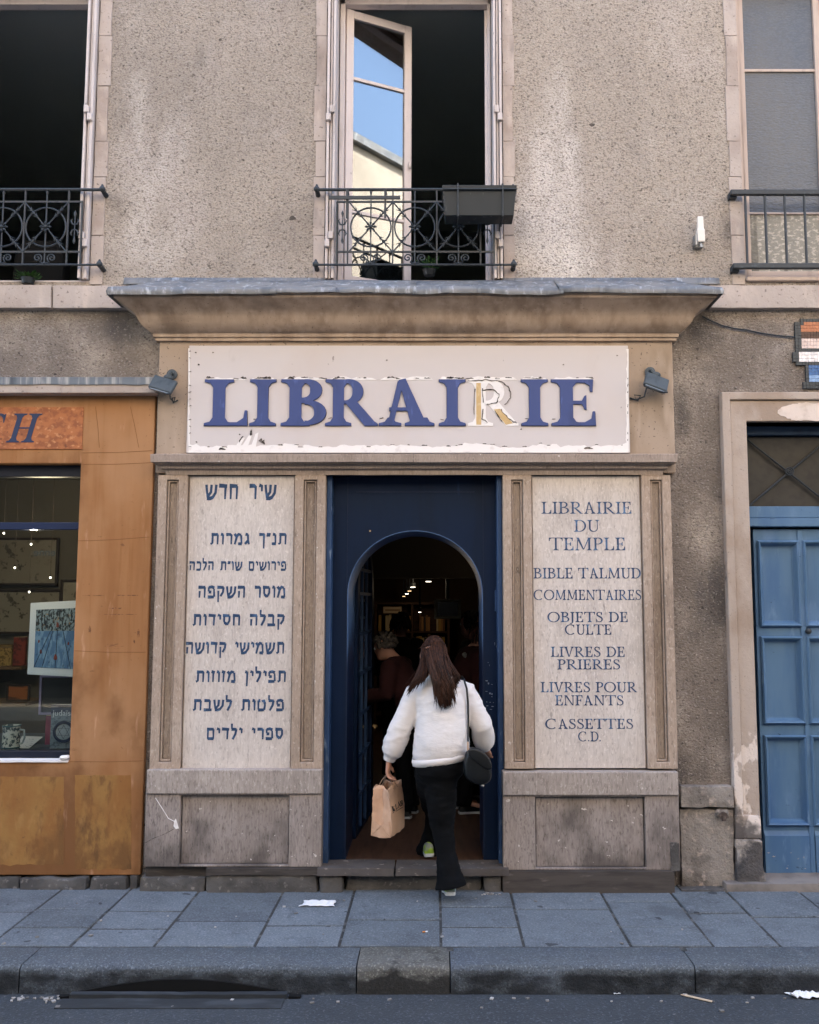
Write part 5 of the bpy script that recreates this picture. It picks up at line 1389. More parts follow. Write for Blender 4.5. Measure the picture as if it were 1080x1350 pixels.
m = MB(); m.rough(c.x-.04,c.x+.04,c.y-.02,c.y+.03,c.z-.01,c.z+.035,.006,.012,2); m.build('stone_lug', M_ROUGHSTONE, t, smooth=True)

# white sensor, cable, tile mosaic
c = P(920,305,-.0)
t = thing('wall_antenna', 'small white plastic antenna on a bracket fixed to the bare wall', 'antenna', c)
m = MB(); y = -.06; x = c.x
m.loft([[(x-w_,y-d,z),(x+w_,y-d,z),(x+w_,y+d,z),(x-w_,y+d,z)] for w_, d, z in ((.022,.018,Z(320,y)),(.024,.02,Z(318,y)),(.024,.02,Z(304,y)),(.02,.016,Z(302,y)),(.019,.012,Z(287,y)),(.014,.009,Z(285.5,y)))])
m.build('housing', mat('white_plastic','#e0d8cf',.45), t, bevel=.004)
m = MB(); m.box(x-.036,x-.026,y-.01,.01,Z(323,y),Z(309,y)); m.box(x-.036,x+.022,y+.018,.005,Z(324,y),Z(321,y)); m.tube([(x,y,Z(320,y)),(x,y,Z(326,y))], .009, 8); m.build('bracket', mat('zinc_bracket','#8a8d90',.4,metal=.6), t)
pts = [(926,417),(938,423),(952,429),(968,433),(985,435),(1003,439),(1022,442),(1045,444),(1062,444.5)]
m = MB(); m.tube([P(x,y,-.012) for x, y in pts], .0045, 6); tag(m.build('wall_cable', M_IRON, None, smooth=True), 'thin sagging grey cable tacked along the wall above the stone doorway', 'cable')
bc = P(1046,513,0); ts = (X(1080,470)-X(1046,470))/8.5
t = thing('tile_mosaic', 'stepped panel of small brown, white, blue and black tiles above the blue door', 'mosaic', (X(1080,470), 0, Z(513)))
hex_ = {'k':'#32393f','b':'#b4714f','n':'#4a3029','p':'#d9c3ba','w':'#e6e0de','u':'#3f6697','l':'#86a5cc'}
tm = {k: mat('tile_'+n_, hex_[k], .3, [dict(s=20,d=3,lo=.5,hi=.7,c=hex_[k],a=.2)], isl=.12) for k, n_ in zip('kbnpwul',('black','terracotta','umber','blush','white','blue','sky'))}
def row(half): return half
rowsM = ["...kkkkkkkkkkk...",".kkkbbbbbbbbbkkk.",".kkbbbbbbbbbbbkk.",".kkbbbbbbbbbbbkk.",".kknnnnnnnnnnnkk.",".kknnnnnnnnnnnkk.",".kkpppppppppppkk.",".kkpppppppppppkk.",".kkpppppppppppkk.",".kkkkkkkkkkkkkkk.","kkwwwwwwwwwwwwwkk","kkwwwwwwwwwwwwwkk","kkwwwwwwwwwwwwwkk",".kkkkkkkkkkkkkkk.","....kuuuuuuuk....","....kuuuuuuuk....","....kuuuuuuuk....","....klllllllk....","....klllllllk....","...kkkkkkkkkkk...","...kkkkkkkkkkk..."]
hh = (Z(421)-Z(513))/len(rowsM)
by = {}
for j, r_ in enumerate(rowsM):
    for i, ch in enumerate(r_):
        if ch == '.': continue
        mm = by.setdefault(ch, MB()); x = bc.x+ts*i; z = Z(421)-hh*(j+1)
        mm.box(x+.0008,x+ts-.0008,-.016-random.random()*.002,.004,z+.0008,z+hh-.0008)
nmm = {'k':'black_tile','b':'terracotta_tile','n':'umber_tile','p':'blush_tile','w':'white_tile','u':'blue_tile','l':'sky_tile'}
for ch, mm in by.items(): mm.build(nmm[ch], tm[ch], t)

# ------------------------------------------------------------------ people
M_SKIN = mat('skin', '#b98a74', .55, [dict(s=14, d=3, lo=.45, hi=.7, c='#a87560', a=.5)], spec=.35)
M_EYE = mat('eye', '#d9d4cf', .2)
M_IRIS = mat('iris', '#2a1c14', .2)
def ring(c, s, f, rx, ry, n=28, e=1.0):
    out = []
    for k in range(n):
        a = 2*math.pi*k/n; ca, sa = math.cos(a), math.sin(a)
        out.append(c + s*(rx*math.copysign(abs(ca)**e, ca)) + f*(ry*math.copysign(abs(sa)**e, sa)))
    return out
UP = Vector((0,0,1))
def head_shape(m, hc, f, k, chin=0.0):
    s = Vector((f.y,-f.x,0)).normalized(); u = s.cross(f).normalized()
    def at(a, b, c): return hc + s*a*k + f*b*k + u*c*k
    for c0, r in ((at(0,-.008,.025),(.076,.093,.094)), (at(0,.018,-.03),(.062,.070,.085))):
        rings = []
        for i in range(11):
            a = math.pi*i/10; a = min(max(a,.05), math.pi-.05)
            rings.append(ring(c0 + u*(r[2]*k*math.cos(a)), s, f, r[0]*k*math.sin(a), r[1]*k*math.sin(a), 20))
        m.loft(rings)
    m.tube([at(0,.055,-.075), at(0,.080,-.095)], [.030*k,.020*k], 10)                       # chin
    m.tube([at(0,.085,.028), at(0,.100,.0), at(0,.106,-.014)], [.008*k,.012*k,.016*k], 8)   # nose
    m.tube([at(-.030,.085,.040), at(0,.092,.038), at(.030,.085,.040)], .010*k, 8)           # brow
    m.tube([at(-.022,.083,-.050), at(0,.092,-.049), at(.022,.083,-.050)], .008*k, 8)        # lips
    m.tube([at(-.020,.083,-.058), at(0,.090,-.059), at(.020,.083,-.058)], .008*k, 8)
    for g in (-1,1):
        m.ball(at(g*.079,-.005,.0), (.012*k,.020*k,.032*k), 8, 8)
    return at
def hand(m, wrist, d, side, k, curl=.6):
    """palm, five unequal fingers and a thumb; d: forearm direction, side: towards the thumb"""
    d = d.normalized(); side = (side - d*side.dot(d)).normalized(); n = d.cross(side)
    pc = wrist + d*.045*k
    rings = [ring(wrist + d*t*k, side, n, a*k, b*k, 12) for t, a, b in ((-.01,.024,.018),(.02,.032,.017),(.055,.040,.015),(.082,.039,.013))]
    m.loft(rings)
    for i, (o, l) in enumerate(((.029,.068),(.010,.076),(-.010,.070),(-.028,.054))):
        p0 = wrist + d*.078*k + side*o*k; dd = d.copy(); pts = [p0 - d*.012*k, p0]
        q = p0
        for j in range(3):
            a = curl*(.75 + .35*j); dd = (dd*math.cos(a*.8) + n*math.sin(a*.8)).normalized(); nn = d
            q = q + dd*l*k*(.44,.32,.24)[j]; pts.append(q.copy())
        m.tube(pts, [.0095*k,.0095*k,.0088*k,.008*k,.0062*k], 8)
    t0 = wrist + d*.025*k + side*.026*k
    m.tube([t0, t0 + (d*.5+side*.7).normalized()*.034*k, t0 + (d*.5+side*.7).normalized()*.034*k + (d*.8+side*.2+n*.5).normalized()*.030*k, t0 + (d*.5+side*.7).normalized()*.034*k + (d*.8+side*.2+n*.5).normalized()*.052*k], [.013*k,.0115*k,.010*k,.007*k], 8)
def wrinkle(o, amp, sc_, seed=0, zs=1.6, ridge=0.0, rdir=(.5,.5,1.6)):
    me = o.data
    for v in me.vertices:
        p = v.co; q = Vector((p.x*sc_, p.y*sc_, p.z*sc_*zs)) + Vector((seed, seed*1.3, 0))
        d = mnoise.noise(q)*amp + mnoise.noise(q*2.3)*amp*.45
        if ridge:
            q2 = Vector((p.x*rdir[0], p.y*rdir[1], p.z*rdir[2]))*sc_*1.3 + Vector((seed*3, 2, 1)) + Vector(mnoise.noise_vector(p*5))*.9
            w_ = max(0, mnoise.noise(p*4.5 + Vector((seed,0,9)))+.35)
            d += ((1-abs(mnoise.noise(q2)))**5 - .35)*ridge*w_
        v.co = p + v.normal*d
def shoe(m_up, m_so, heel, toe, zt, k=1.0):
    """heel, toe: points on the sole's underside"""
    f = (toe-heel); L = f.length; f.normalize(); s = f.cross(UP).normalized(); u = s.cross(f).normalized()
    so = []; 
    for t, w_, in ((0,.024),(.06,.031),(.25,.033),(.5,.034),(.72,.043),(.9,.034),(1,.012)):
        so.append((heel+f*L*t, w_*k))
    rings = [[c+s*w_, c-s*w_, c-s*w_*1.05+u*.022*k, c+s*w_*1.05+u*.022*k] for c, w_ in so]
    m_so.loft(rings)
    up = [(0.02,.026,.060),(.12,.032,.085),(.30,.034,.090),(.5,.036,.068),(.72,.040,.046),(.9,.031,.036),(.99,.012,.026)]
    rings = []
    for t, w_, h in up:
        c = heel+f*L*t+u*.021*k
        rings.append([c + s*w_*k*math.cos(R(a)) + u*(h-.02)*k*max(0,math.sin(R(a)))**.7 for a in range(0,181,20)])
    m_up.loft(rings)

def person(t, J, f, k, torso, mats, legs=(.10,.072,.062,.066), arms=(.070,.064,.056,.052,.036), vox=.010, hand_curl=(.6,.6), cap=True, hands=True):
    """continuous body, then clothing over it"""
    f = f.normalized(); s = Vector((f.y,-f.x,0)).normalized()
    m = MB()
    at = head_shape(m, J['head'], J.get('gaze', f), k)
    m.tube([J['neck'], J['neck'].lerp(J['head'],.5), J['head']-UP*.02*k], [.062*k,.054*k,.054*k], 14)
    m.tube([J['pelvis'], J['pelvis'].lerp(J['neck'],.5), J['neck']], [.11*k,.10*k,.075*k], 16)
    for g in 'LR':
        m.tube([J['neck']-UP*.03, J['sh'+g], J['el'+g], J['wr'+g]], [.05*k,.045*k,.036*k,.025*k], 12)
        m.tube([J['pelvis'], J['hip'+g], J['kn'+g], J['an'+g], J['toe'+g]+UP*.03], [.10*k,.085*k,.055*k,.038*k,.028*k], 14)
        if hands: hand(m, J['wr'+g], J['wr'+g]-J['el'+g] if 'hd'+g not in J else J['hd'+g], J.get('th'+g, f), k, hand_curl[0 if g == 'L' else 1])
    body = remeshed(m, 'body', mats['skin'], t, vox*.75 if vox < .012 else vox, 2)
    for g in (-1,1):
        m = MB(); m.ball(at(g*.030,.078,.018), .0125*k, 10, 8); e = m.build('eye', M_EYE, t, smooth='all')
        m = MB(); m.ball(at(g*.030,.0865,.018), .0055*k, 8, 6); m.build('iris', M_IRIS, e, smooth='all')
    # trousers
    m = MB()
    pl_ = J['pelvis']
    m.loft([ring(pl_+UP*dz, s, f, rx, ry, 28) for dz, rx, ry in J['seat']])
    for g in 'LR':
        h, kn, an = J['hip'+g], J['kn'+g], J['an'+g]
        r0, r1, r2, r3 = legs
        cf = kn.lerp(an,.45)
        m.tube([h+UP*.02, h.lerp(kn,.35), h.lerp(kn,.75), kn, cf, an.lerp(cf,.25), an - (an-cf)*.0 + (an-cf)*J.get('hem',.12)], [r0,r0*.97,(r0+r1)/2,r1,r2,(r2+r3)/2,r3], 22)
    tr = remeshed(m, 'trousers', mats['trousers'], t, vox, 4); wrinkle(tr, .003, 12, 2, 2.2, .009, (.5,.5,2.0))
    # top
    m = MB()
    m.loft([ring(c, s, f, rx, ry, 32) for c, rx, ry in torso])
    a0, a1, a2, a3, a4 = arms
    for g in 'LR':
        sh, el, wr = J['sh'+g], J['el'+g], J['wr'+g]
        m.tube([sh.lerp(J['neck'],.35), sh, sh.lerp(el,.5), el, el.lerp(wr,.5), el.lerp(wr,.78), el.lerp(wr,.90), el.lerp(wr,1.0)], [a0*.8,a0,a1*1.02,a1,a2*1.05,a3,a4,a4*.97], 20)
    tp = remeshed(m, mats.get('top_name','top'), mats['top'], t, vox, 3); wrinkle(tp, J.get('wr_amp',.005), 9, 5, 1.2, J.get('ridge',.010), (.7,.7,1.9))
    # shoes
    for g in 'LR':
        mu, ms = MB(), MB(); shoe(mu, ms, J['heel'+g], J['toe'+g], 0, k)
        o = mu.build('shoe', mats['shoe'], t, smooth=True, angle=60); ms.build('sole', mats['sole'], o, bevel=.004)
    return body, at
def hair_strands(m, n, root, paths, r=.0035, seed=1):
    rng = random.Random(seed)
    for i in range(n):
        p = paths(rng); seg = 8; pts = []
        for j in range(seg+1):
            u = j/seg
            q = (1-u)**3*p[0] + 3*(1-u)**2*u*p[1] + 3*(1-u)*u*u*p[2] + u**3*p[3]
            pts.append(q + Vector((rng.gauss(0,.0012), rng.gauss(0,.0012), 0)))
        rr = r*rng.uniform(.7,1.3)
        m.tube(pts, [rr]*(seg-1)+[rr*.7, rr*.2], 5)

# the woman walking in
zsole = zth
W_ = thing('person', 'woman in cream jumper and black flared trousers walking in, seen from behind', 'person', (P(580,1005,-.27).x, -.27, 0))
k = .97
f = Vector((-.04,1,0)).normalized()
J = dict(head=P(572,866,-.13), neck=P(579,899,-.215), gaze=Vector((-.12,1,-.22)).normalized(), pelvis=P(580,1008,-.27),
    shL=P(549,915,-.21), shR=P(612,912,-.205), elL=P(528,960,-.235), elR=P(635,957,-.20), wrL=P(513,1002,-.21), wrR=P(640,986,-.08),
    hipL=P(567,1022,-.25), hipR=P(581,1024,-.27), knL=P(575,1072,.06), knR=P(583,1090,-.255), anL=P(568,1120,.20), anR=P(594,1163,-.30))
gl_ = G(566,1133,zsole); J['heelL'] = Vector((gl_.x, gl_.y+.0, zsole+.012)); J['toeL'] = Vector((gl_.x-.02, gl_.y+.235, zsole+.004))
J['heelR'] = Vector((P(594,1183,-.34).x, -.350, .048)); J['toeR'] = Vector((J['heelR'].x-.01, -.115, .004))
J['seat'] = [(-.10,.10,.08),(-.05,.142,.122),(.0,.150,.130),(.05,.146,.120),(.10,.135,.105)]
J['hem'] = .17; J['wr_amp'] = .003; J['ridge'] = .009
J['hdL'] = Vector((-.10,.05,-1)); J['thL'] = Vector((.15,1,0)); J['hdR'] = Vector((.15,.7,-.7)); J['thR'] = Vector((-1,.2,.3))
def tc(px, py, Y): return P(px,py,Y)
torso = [(tc(581,1001,-.26),.166,.130),(tc(581,994,-.262),.172,.140),(tc(582,980,-.265),.170,.145),(tc(583,960,-.262),.162,.138),(tc(584,940,-.25),.158,.13),(tc(583,920,-.235),.166,.122),(tc(582,905,-.22),.148,.105),(tc(581,897,-.212),.105,.085),(tc(580,891,-.205),.066,.066),(tc(579,886,-.20),.056,.058)]
M_KNIT = mat('cream_knit', '#d8d2ce', .95, [dict(s=(7,7,5), d=4, lo=.45, hi=.7, c='#d8d0cd', a=.6)], [((150,150,200), .15, .002, 2), ((12,12,26), .35, .012, 3)])
M_BLACKCLOTH = mat('black_cloth', '#0a0b0d', .9, [dict(s=12, d=3, lo=.45, hi=.7, c='#101215', a=.7)], [((10,10,24), .5, .012, 3), (200, .15, .001, 2)], spec=.12)
M_SHOE = mat('green_white_shoe', '#7e837a', .6, [dict(s=(20,20,20), d=2, lo=.42, hi=.50, c='#86a52c', a=.95)])
M_SOLE = mat('pale_sole', '#b9bcbc', .6)
body, at = person(W_, J, f, k, torso, dict(skin=M_SKIN, trousers=M_BLACKCLOTH, top=M_KNIT, shoe=M_SHOE, sole=M_SOLE, top_name='jumper'), legs=(.098,.069,.058,.096), arms=(.074,.068,.068,.064,.038), vox=.008, hand_curl=(.95,.5))
# ribbed hem and cuffs
m = MB()
hemc = tc(581,1000,-.26); s_ = Vector((f.y,-f.x,0))
for q_, nm in ((0,'hem'),):
    rings = [ring(hemc+UP*dz+ s_*0, s_, f, rx, ry, 40) for dz, rx, ry in ((-.014,.160,.128),(-.012,.168,.137),(.012,.174,.143),(.03,.171,.141))]
    for rg in rings:
        for p in rg: p.z += (p.x-hemc.x)*.14 - (.008 if p.y < hemc.y else 0)
    m.loft(rings, cap=False)
o = m.build('hem', M_KNIT, W_, smooth='all'); o.modifiers.new('s','SOLIDIFY').thickness = .006
for g in 'LR':
    d = (J['wr'+g]-J['el'+g]).normalized(); a_ = J['wr'+g]
    m = MB(); m.tube([a_-d*.055, a_-d*.045, a_-d*.005, a_+d*.004], [.037,.041,.038,.033], 20); m.build('cuff', M_KNIT, W_, smooth=True)
# hair
M_HAIR = mat('dark_brown_hair', '#3b2418', .6, [dict(s=(60,60,8), d=3, lo=.4, hi=.7, c='#1a100b', a=.8), dict(s=(50,50,7), d=3, lo=.58, hi=.78, c='#5e3723', a=.7)], isl=.45, spec=.2)
hc = J['head']
m = MB()
cu = hc + Vector((.002,-.012,.022))
rings = []
for i in range(13):
    a = math.pi*i/12*.62; a = max(a,.05); rings.append(ring(cu + UP*(.112*k*math.cos(a)), Vector((1,0,0)), Vector((0,1,0)), .083*k*math.sin(a), .102*k*math.sin(a), 28))
m.loft(rings)
m.tube([cu+Vector((0,-.02,.0)), P(575,882,-.235), P(582,900,-.30)], [.06,.055,.03], 16)
hr = m.build('hair', M_HAIR, W_, smooth='all')
def back_pt(az, el, r=1.0):
    return cu + Vector((.083*k*math.sin(az)*math.cos(el), -.102*k*math.cos(az)*math.cos(el), .112*k*math.sin(el)))*r
clip = P(565,854,-.245)
rng0 = random.Random(2)
def long_fall(r):
    az = r.uniform(-1.0,1.0); el = r.uniform(.15,.95); u = min(max(.5+az*.40+r.gauss(0,.14),0),1)
    a = back_pt(az, el, 1.03); st = min(r.random()**.6 + .12, 1)
    ex = 577 + 23*u + r.gauss(0,1.2) + 1.5*math.sin(u*21); ey = 900 + 37*st*(1-.35*abs(u-.42)*2*r.random()) - abs(r.gauss(0,3))
    mid = P(562+22*u + r.gauss(0,1.5), 864+r.uniform(-4,8), -.315 - .03*r.random())
    m2 = P(572+24*u + r.gauss(0,1.5) + 1.5*math.sin(u*17), 898+r.gauss(0,4), -.405 - .02*r.random())
    return a, mid, m2, P(ex, ey, -.395 - .02*r.random())
def left_fall(r):
    a = back_pt(-r.uniform(.5,1.5), r.uniform(-.1,.6), 1.02); u = r.random()
    return a, P(555+5*u+r.gauss(0,1), 874, -.20-.03*r.random()), P(555+9*u+r.gauss(0,1.2), 884+r.gauss(0,2), -.300-.02*r.random()), P(537+24*u**1.4+r.gauss(0,1.0), 914-17*u+r.gauss(0,3), -.332-.015*r.random())
def right_fall(r):
    a = back_pt(r.uniform(.5,1.5), r.uniform(-.1,.6), 1.02); u = r.random()
    return a, P(588+r.gauss(0,1), 868, -.20-.03*r.random()), P(596+6*u+r.gauss(0,1), 884+r.gauss(0,2), -.29-.02*r.random()), P(602+5*u+r.gauss(0,1), 904-9*u+r.gauss(0,3), -.318-.015*r.random())
def flyaway(r):
    p = long_fall(r) if r.random() < .6 else left_fall(r)
    j_ = [Vector((r.gauss(0,.012), -abs(r.gauss(0,.008)), r.gauss(0,.012))) for _ in range(3)]
    return p[0], p[1]+j_[0], p[2]+j_[1], p[3]+j_[2]*1.6
def crown(r):
    az = r.uniform(-1.7,1.7); el0 = r.uniform(.9,1.45)
    return back_pt(az*.6, el0, 1.03), back_pt(az*.8, .75, 1.10), back_pt(az*.5, .4, 1.10), clip + Vector((r.gauss(.012,.018), r.uniform(-.012,.004), r.gauss(0,.008)))
for nm, n, fn, rr, sd_ in (('long_lock',620,long_fall,.0029,1),('shoulder_lock',230,left_fall,.0027,2),('side_lock',120,right_fall,.0026,3),('crown_hair',260,crown,.0026,4),('flyaway',70,flyaway,.0011,6)):
    m = MB(); hair_strands(m, n, None, fn, rr, sd_); m.build(nm, M_HAIR, hr, smooth='all', weld=False)
m = MB()
for i in range(5): m.ball(clip + Vector((-.012+.008*i, -.014, .004*math.sin(i*1.5))), .0055, 6, 5)
m.tube([clip+Vector((-.02,-.008,-.002)), clip+Vector((.012,-.014,.010))], .003, 6)
m.build('hair_clip', mat('clip_metal','#8a6a5c',.4,metal=.6), hr, smooth=True)

# handbag on her hip and the paper bag in her hand
M_LEATHER = mat('black_leather', '#090b0d', .4, [dict(s=9, d=3, lo=.45, hi=.7, c='#0f1418', a=.8)], [(60, .2, .003, 3)], spec=.35)
hb = thing('handbag', 'black leather saddle handbag hanging at the hip of the woman in the jumper', 'handbag', P(630,1012,-.37))
Y0, Y1 = -.435, -.335
outl = [(617,985),(625,985),(636,989),(644,997),(648,1010),(648.5,1024),(645,1032),(634,1035),(622,1032),(614,1026),(610.5,1016),(611,1000)]
m = MB()
rings = []
cxp, cyp = 630, 1010
for Yv, sc_ in ((Y0-.004,.70),(Y0,.86),(Y0+.015,.97),((Y0+Y1)/2,1.03),(Y1-.015,.97),(Y1,.84)):
    rings.append([P(cxp+(x-cxp)*sc_, cyp+(y-cyp)*sc_, (Y0+Y1)/2) + Vector((0,Yv-(Y0+Y1)/2,0)) for x, y in outl])
m.loft(rings); o = m.build('bag_body', M_LEATHER, hb, smooth='all'); o.modifiers.new('s','SUBSURF').levels = 2; o.modifiers['s'].render_levels = 2
m = MB(); fl_ = [(615,986),(624,984),(636,988),(645,997),(649,1010),(645,1014),(636,1010),(627,1002),(618,996)]
rings = []
for Yv, sc_ in ((Y0-.016,.9),(Y0-.012,1.0),(Y0+.006,1.05)):
    rings.append([P(632+(x-632)*sc_, 998+(y-998)*sc_, (Y0+Y1)/2) + Vector((0,Yv-(Y0+Y1)/2,0)) for x, y in fl_])
m.loft(rings); o = m.build('flap', M_LEATHER, hb, smooth='all'); o.modifiers.new('s','SUBSURF').levels = 2; o.modifiers['s'].render_levels = 2
m = MB()
path = [P(617,988,-.40), P(617.3,970,-.335), P(617.5,945,-.315), P(617,925,-.312), P(615.5,908,-.300), P(612,896,-.262), P(609,892,-.20), P(608,897,-.13)]
m.tube(path, .0062, 8); m.build('strap', M_LEATHER, hb, smooth=True)
m = MB(); m.box(P(617,984,-.40).x-.006, P(617,984,-.40).x+.006, -.408, -.392, P(617,990,-.40).z, P(617,978,-.40).z); m.build('strap_loop', mat('tan_tab','#b59a86',.6), hb, bevel=.002)
m = MB(); m.tube([P(634,1034,-.40)+Vector((0,0,-.004)), P(638,1034,-.40)+Vector((0,0,-.010))], .007, 8); m.build('buckle', mat('steel','#9aa0a4',.3,metal=.8), hb, smooth=True)

M_KRAFT = mat('kraft_paper', '#c6a286', .8, [dict(s=(9,9,5), d=4, lo=.45, hi=.7, c='#b08a6e', a=.7), dict(s=14, d=4, lo=.6, hi=.75, c='#c7a68c', a=.6)], [((9,9,6), .35, .02, 3)])
pb = thing('paper_bag', 'brown paper carrier bag with short black lettering held by cord handles', 'bag', P(509,1101,-.22))
b_ = R(16); gd = Vector((math.cos(b_), -math.sin(b_), 0)); wd_ = Vector((math.sin(b_), math.cos(b_), 0))
z0_, z1_ = P(509,1101,-.22).z, P(509,1037,-.22).z
c0 = P(502,1100,-.27); c0.z = 0
GW, FW = .130, .26
m = MB(); rings = []; nz_ = 18
def bagpt(a, b, t):
    """a 0..1 across the gusset, b 0..1 across the face, t 0..1 up"""
    tp = 1 - .30*t**1.5
    fold = -.0 if b not in (0.0,) else 0
    p = c0 + gd*((a-.5)*GW*tp + .004*math.sin(t*4)) + wd_*(b*FW) + UP*(z0_ + (z1_-z0_)*t)
    if b < .001 or b > .999:
        inw = (1-abs(2*a-1))*.045*t**1.2
        p += wd_*(inw if b < .5 else -inw)
    p += Vector(mnoise.noise_vector(Vector((a*3+b*5, t*6, b*2))))*.006 + Vector(mnoise.noise_vector(Vector((a*9+b*7, t*17, b*5+a))))*.0035
    return p
per = [(a/8,0) for a in range(8)] + [(1,b/8) for b in range(8)] + [(1-a/8,1) for a in range(8)] + [(0,1-b/8) for b in range(8)]
for j in range(nz_+1):
    t_ = j/nz_; rings.append([bagpt(a, b, t_) + (UP*(.010*math.sin(b*9+a*5)) if j == nz_ else Vector((0,0,0))) for a, b in per])
n_ = len(per); vs_ = [p for r_ in rings for p in r_]
m.add(vs_, [(i*n_+j, i*n_+(j+1)%n_, (i+1)*n_+(j+1)%n_, (i+1)*n_+j) for i in range(nz_) for j in range(n_)] + [tuple(range(n_-1,-1,-1))])
o = m.build('sack', M_KRAFT, pb, smooth=True, angle=30); o.modifiers.new('s','SOLIDIFY').thickness = .0015
# folded bottom flap of the gusset
m = MB()
def gp(a, t, out): return bagpt(a, 0, t) - wd_*out
m.add([gp(.06,.02,.004), gp(.5,.235,.012), gp(.94,.02,.004), gp(.5,.0,.003)], [(0,1,3),(1,2,3)])
m.add([gp(.02,.03,.006), gp(.10,.32,.004), gp(.5,.24,.014)], [(0,1,2)])
m.add([gp(.98,.03,.006), gp(.90,.34,.004), gp(.5,.24,.014)], [(0,1,2)])
o = m.build('bottom_fold', M_KRAFT, pb); o.modifiers.new('s','SOLIDIFY').thickness = .0015
ps, wdt = latin_line('KLAB', .24, .09, .09, .03)
t2 = MB(); extrude2d(t2, ps + [[(0,-.34),(wdt*.95,-.34),(wdt*.95,-.24),(0,-.24)]], 0, .1)
m = MB()
for q_ in t2.v:
    u_, v_ = q_.x/wdt, q_.z
    t_ = .50 + v_*.115; b2 = .12 + u_*.78
    q_ = bagpt(1, b2, t_) + gd*(.0016 - q_.y*.01)
    m.v.append(q_)
m.f = list(t2.f); m.build('lettering', mat('bag_print','#2a2725',.7), pb)
kn_ = J['wrL'] + J['hdL'].normalized()*.084
for a in (0, 1):
    m = MB()
    p0, p1 = bagpt(a,.34,.93), bagpt(a,.66,.93)
    top_ = kn_ + gd*(.004 if a else -.004) + Vector((0,.0,-.006))
    m.tube([p0, p0.lerp(top_,.5)+UP*.01, top_ - wd_*.012, top_ + wd_*.012, p1.lerp(top_,.5)+UP*.01, p1], .0032, 6); m.build('handle', mat('paper_cord','#9c7d66',.8), pb, smooth=True)

# ------------------------------------------------------------------ inside the bookshop
SX0, SX1, SYB = -1.55, 1.75, 6.6
fz = zth - .004; cz1, cz2 = 2.62, Z(762,3.0)
m = MB(); m.box(da,db,thy+.001,.574,fz-.05,fz); m.box(SX0,SX1,.575,SYB,fz-.05,fz); m.build('shop_floor', M_SHOPFLOOR, SF)
m = MB(); m.box(SX0,SX0+.05,.65,SYB,fz,cz1); m.box(SX1-.05,SX1,.65,SYB,fz,cz1); m.box(SX0,SX1,SYB,SYB+.05,fz,cz1); m.box(SX0,da-.005,.565,.65,fz,cz1); m.box(db+.005,SX1,.565,.65,fz,cz1); m.build('shop_wall', M_SHOPWALL, SF)
m = MB(); m.box(SX0,SX1,.565,SYB,cz1+.001,cz1+.1); m.box(SX0+.05,SX1-.05,3.0,3.3,Z(762,3.0),cz1); m.box(SX0+.05,SX1-.05,3.301,SYB-.01,Z(757,3.0)+.08,cz1-.001); m.build('shop_ceiling', mat('shop_ceiling','#5c5246',.9), SF)
m = MB(); m.box(da-.0,db+.0,.562,.574,zdt-.1,cz1+.1); m.build('inner_head', M_SHOPWALL, SF)
M_LAMP = mat('lit_lamp', '#ffffff', .5, emit=('#fff1dc', 1.4)); M_LAMPW = mat('lit_warm_lamp', '#ffffff', .5, emit=('#ffcf96', .5))
for i, (px, py, Y, w_) in enumerate(((565,767,4.2,.030),(544.5,774.5,4.9,.028),(540,779.5,5.3,.022),(536.5,783.2,5.6,.020),(532.5,786.5,6.0,.018),(553.5,807.5,3.9,.014),(631.5,832,2.2,.013))):
    c = P(px,py,Y)
    lab = ('brightest oblong ceiling lamp deep inside the dark bookshop','second ceiling lamp in the receding line inside the bookshop','third, warm ceiling lamp in the receding line inside the bookshop','fourth ceiling lamp in the receding line inside the bookshop','dimmest warm ceiling lamp at the end of the receding line','small white lamp bulb shining before the back bookshelf','tiny bright lamp shining beside the right post of the arched door')[i]
    t = thing('shop_lamp', lab, 'lamp', c, 'lamps inside the bookshop')
    m = MB(); m.lathe(c, [(.0,0),(w_,.0),(w_*.9,.012),(.0,.014)], 'z', 14); m.build('bulb', M_LAMP if i not in (2,4) else M_LAMPW, t, smooth=True)
    m = MB(); m.lathe(c, [(w_*1.25,.004),(w_*1.25,.05),(.01,.06),(.008,max(.10, (cz1-.30 if Y > 3.3 else cz1)-c.z))], 'z', 12); m.build('fitting', M_IRON, t, smooth=True)
for (x, y, z, e) in ((-.1,4.6,1.98,.55),(.5,2.3,2.2,.08),(ow1-.5,.62,2.35,2.2),(ow1-.35,.115,Z(702,.115),.9)):  # unseen fills; the display window pair is added to brighten the print
    ld = bpy.data.lights.new('shop_fill_light','POINT'); ld.energy = e; ld.color = (1,.78,.52); ld.shadow_soft_size = .12 if y > .2 else .02
    lo = bpy.data.objects.new('shop_fill_light', ld); COL.objects.link(lo); lo.location = (x,y,z)
# back bookcase with books
YB = 5.9
bk = thing('bookcase', 'dark wooden bookcase along the back of the bookshop', 'bookcase', (P(560,1000,YB).x, YB, fz))
bx0, bx1 = P(497,830,YB).x, P(590,830,YB).x
shz = [Z(832,YB)-.26*i for i in range(0,6)]
M_CASE = mat('bookcase_wood', '#4a3222', .7, [dict(s=(4,4,30), d=4, lo=.4, hi=.7, c='#35241a', a=.8)])
for i, z in enumerate(shz):
    m = MB(); m.box(bx0,bx1,YB-.02,YB+.28,z-.022,z); m.build('shelf', M_CASE, bk)
for x in (bx0-.03, (bx0+bx1)/2-.015, bx1):
    m = MB(); m.box(x,x+.03,YB-.03,YB+.29,fz,Z(797,YB)); m.build('upright', M_CASE, bk)
m = MB(); m.box(bx0-.03,bx1+.03,YB+.291,YB+.30,fz,Z(797,YB)); m.build('back_panel', M_CASE, bk)
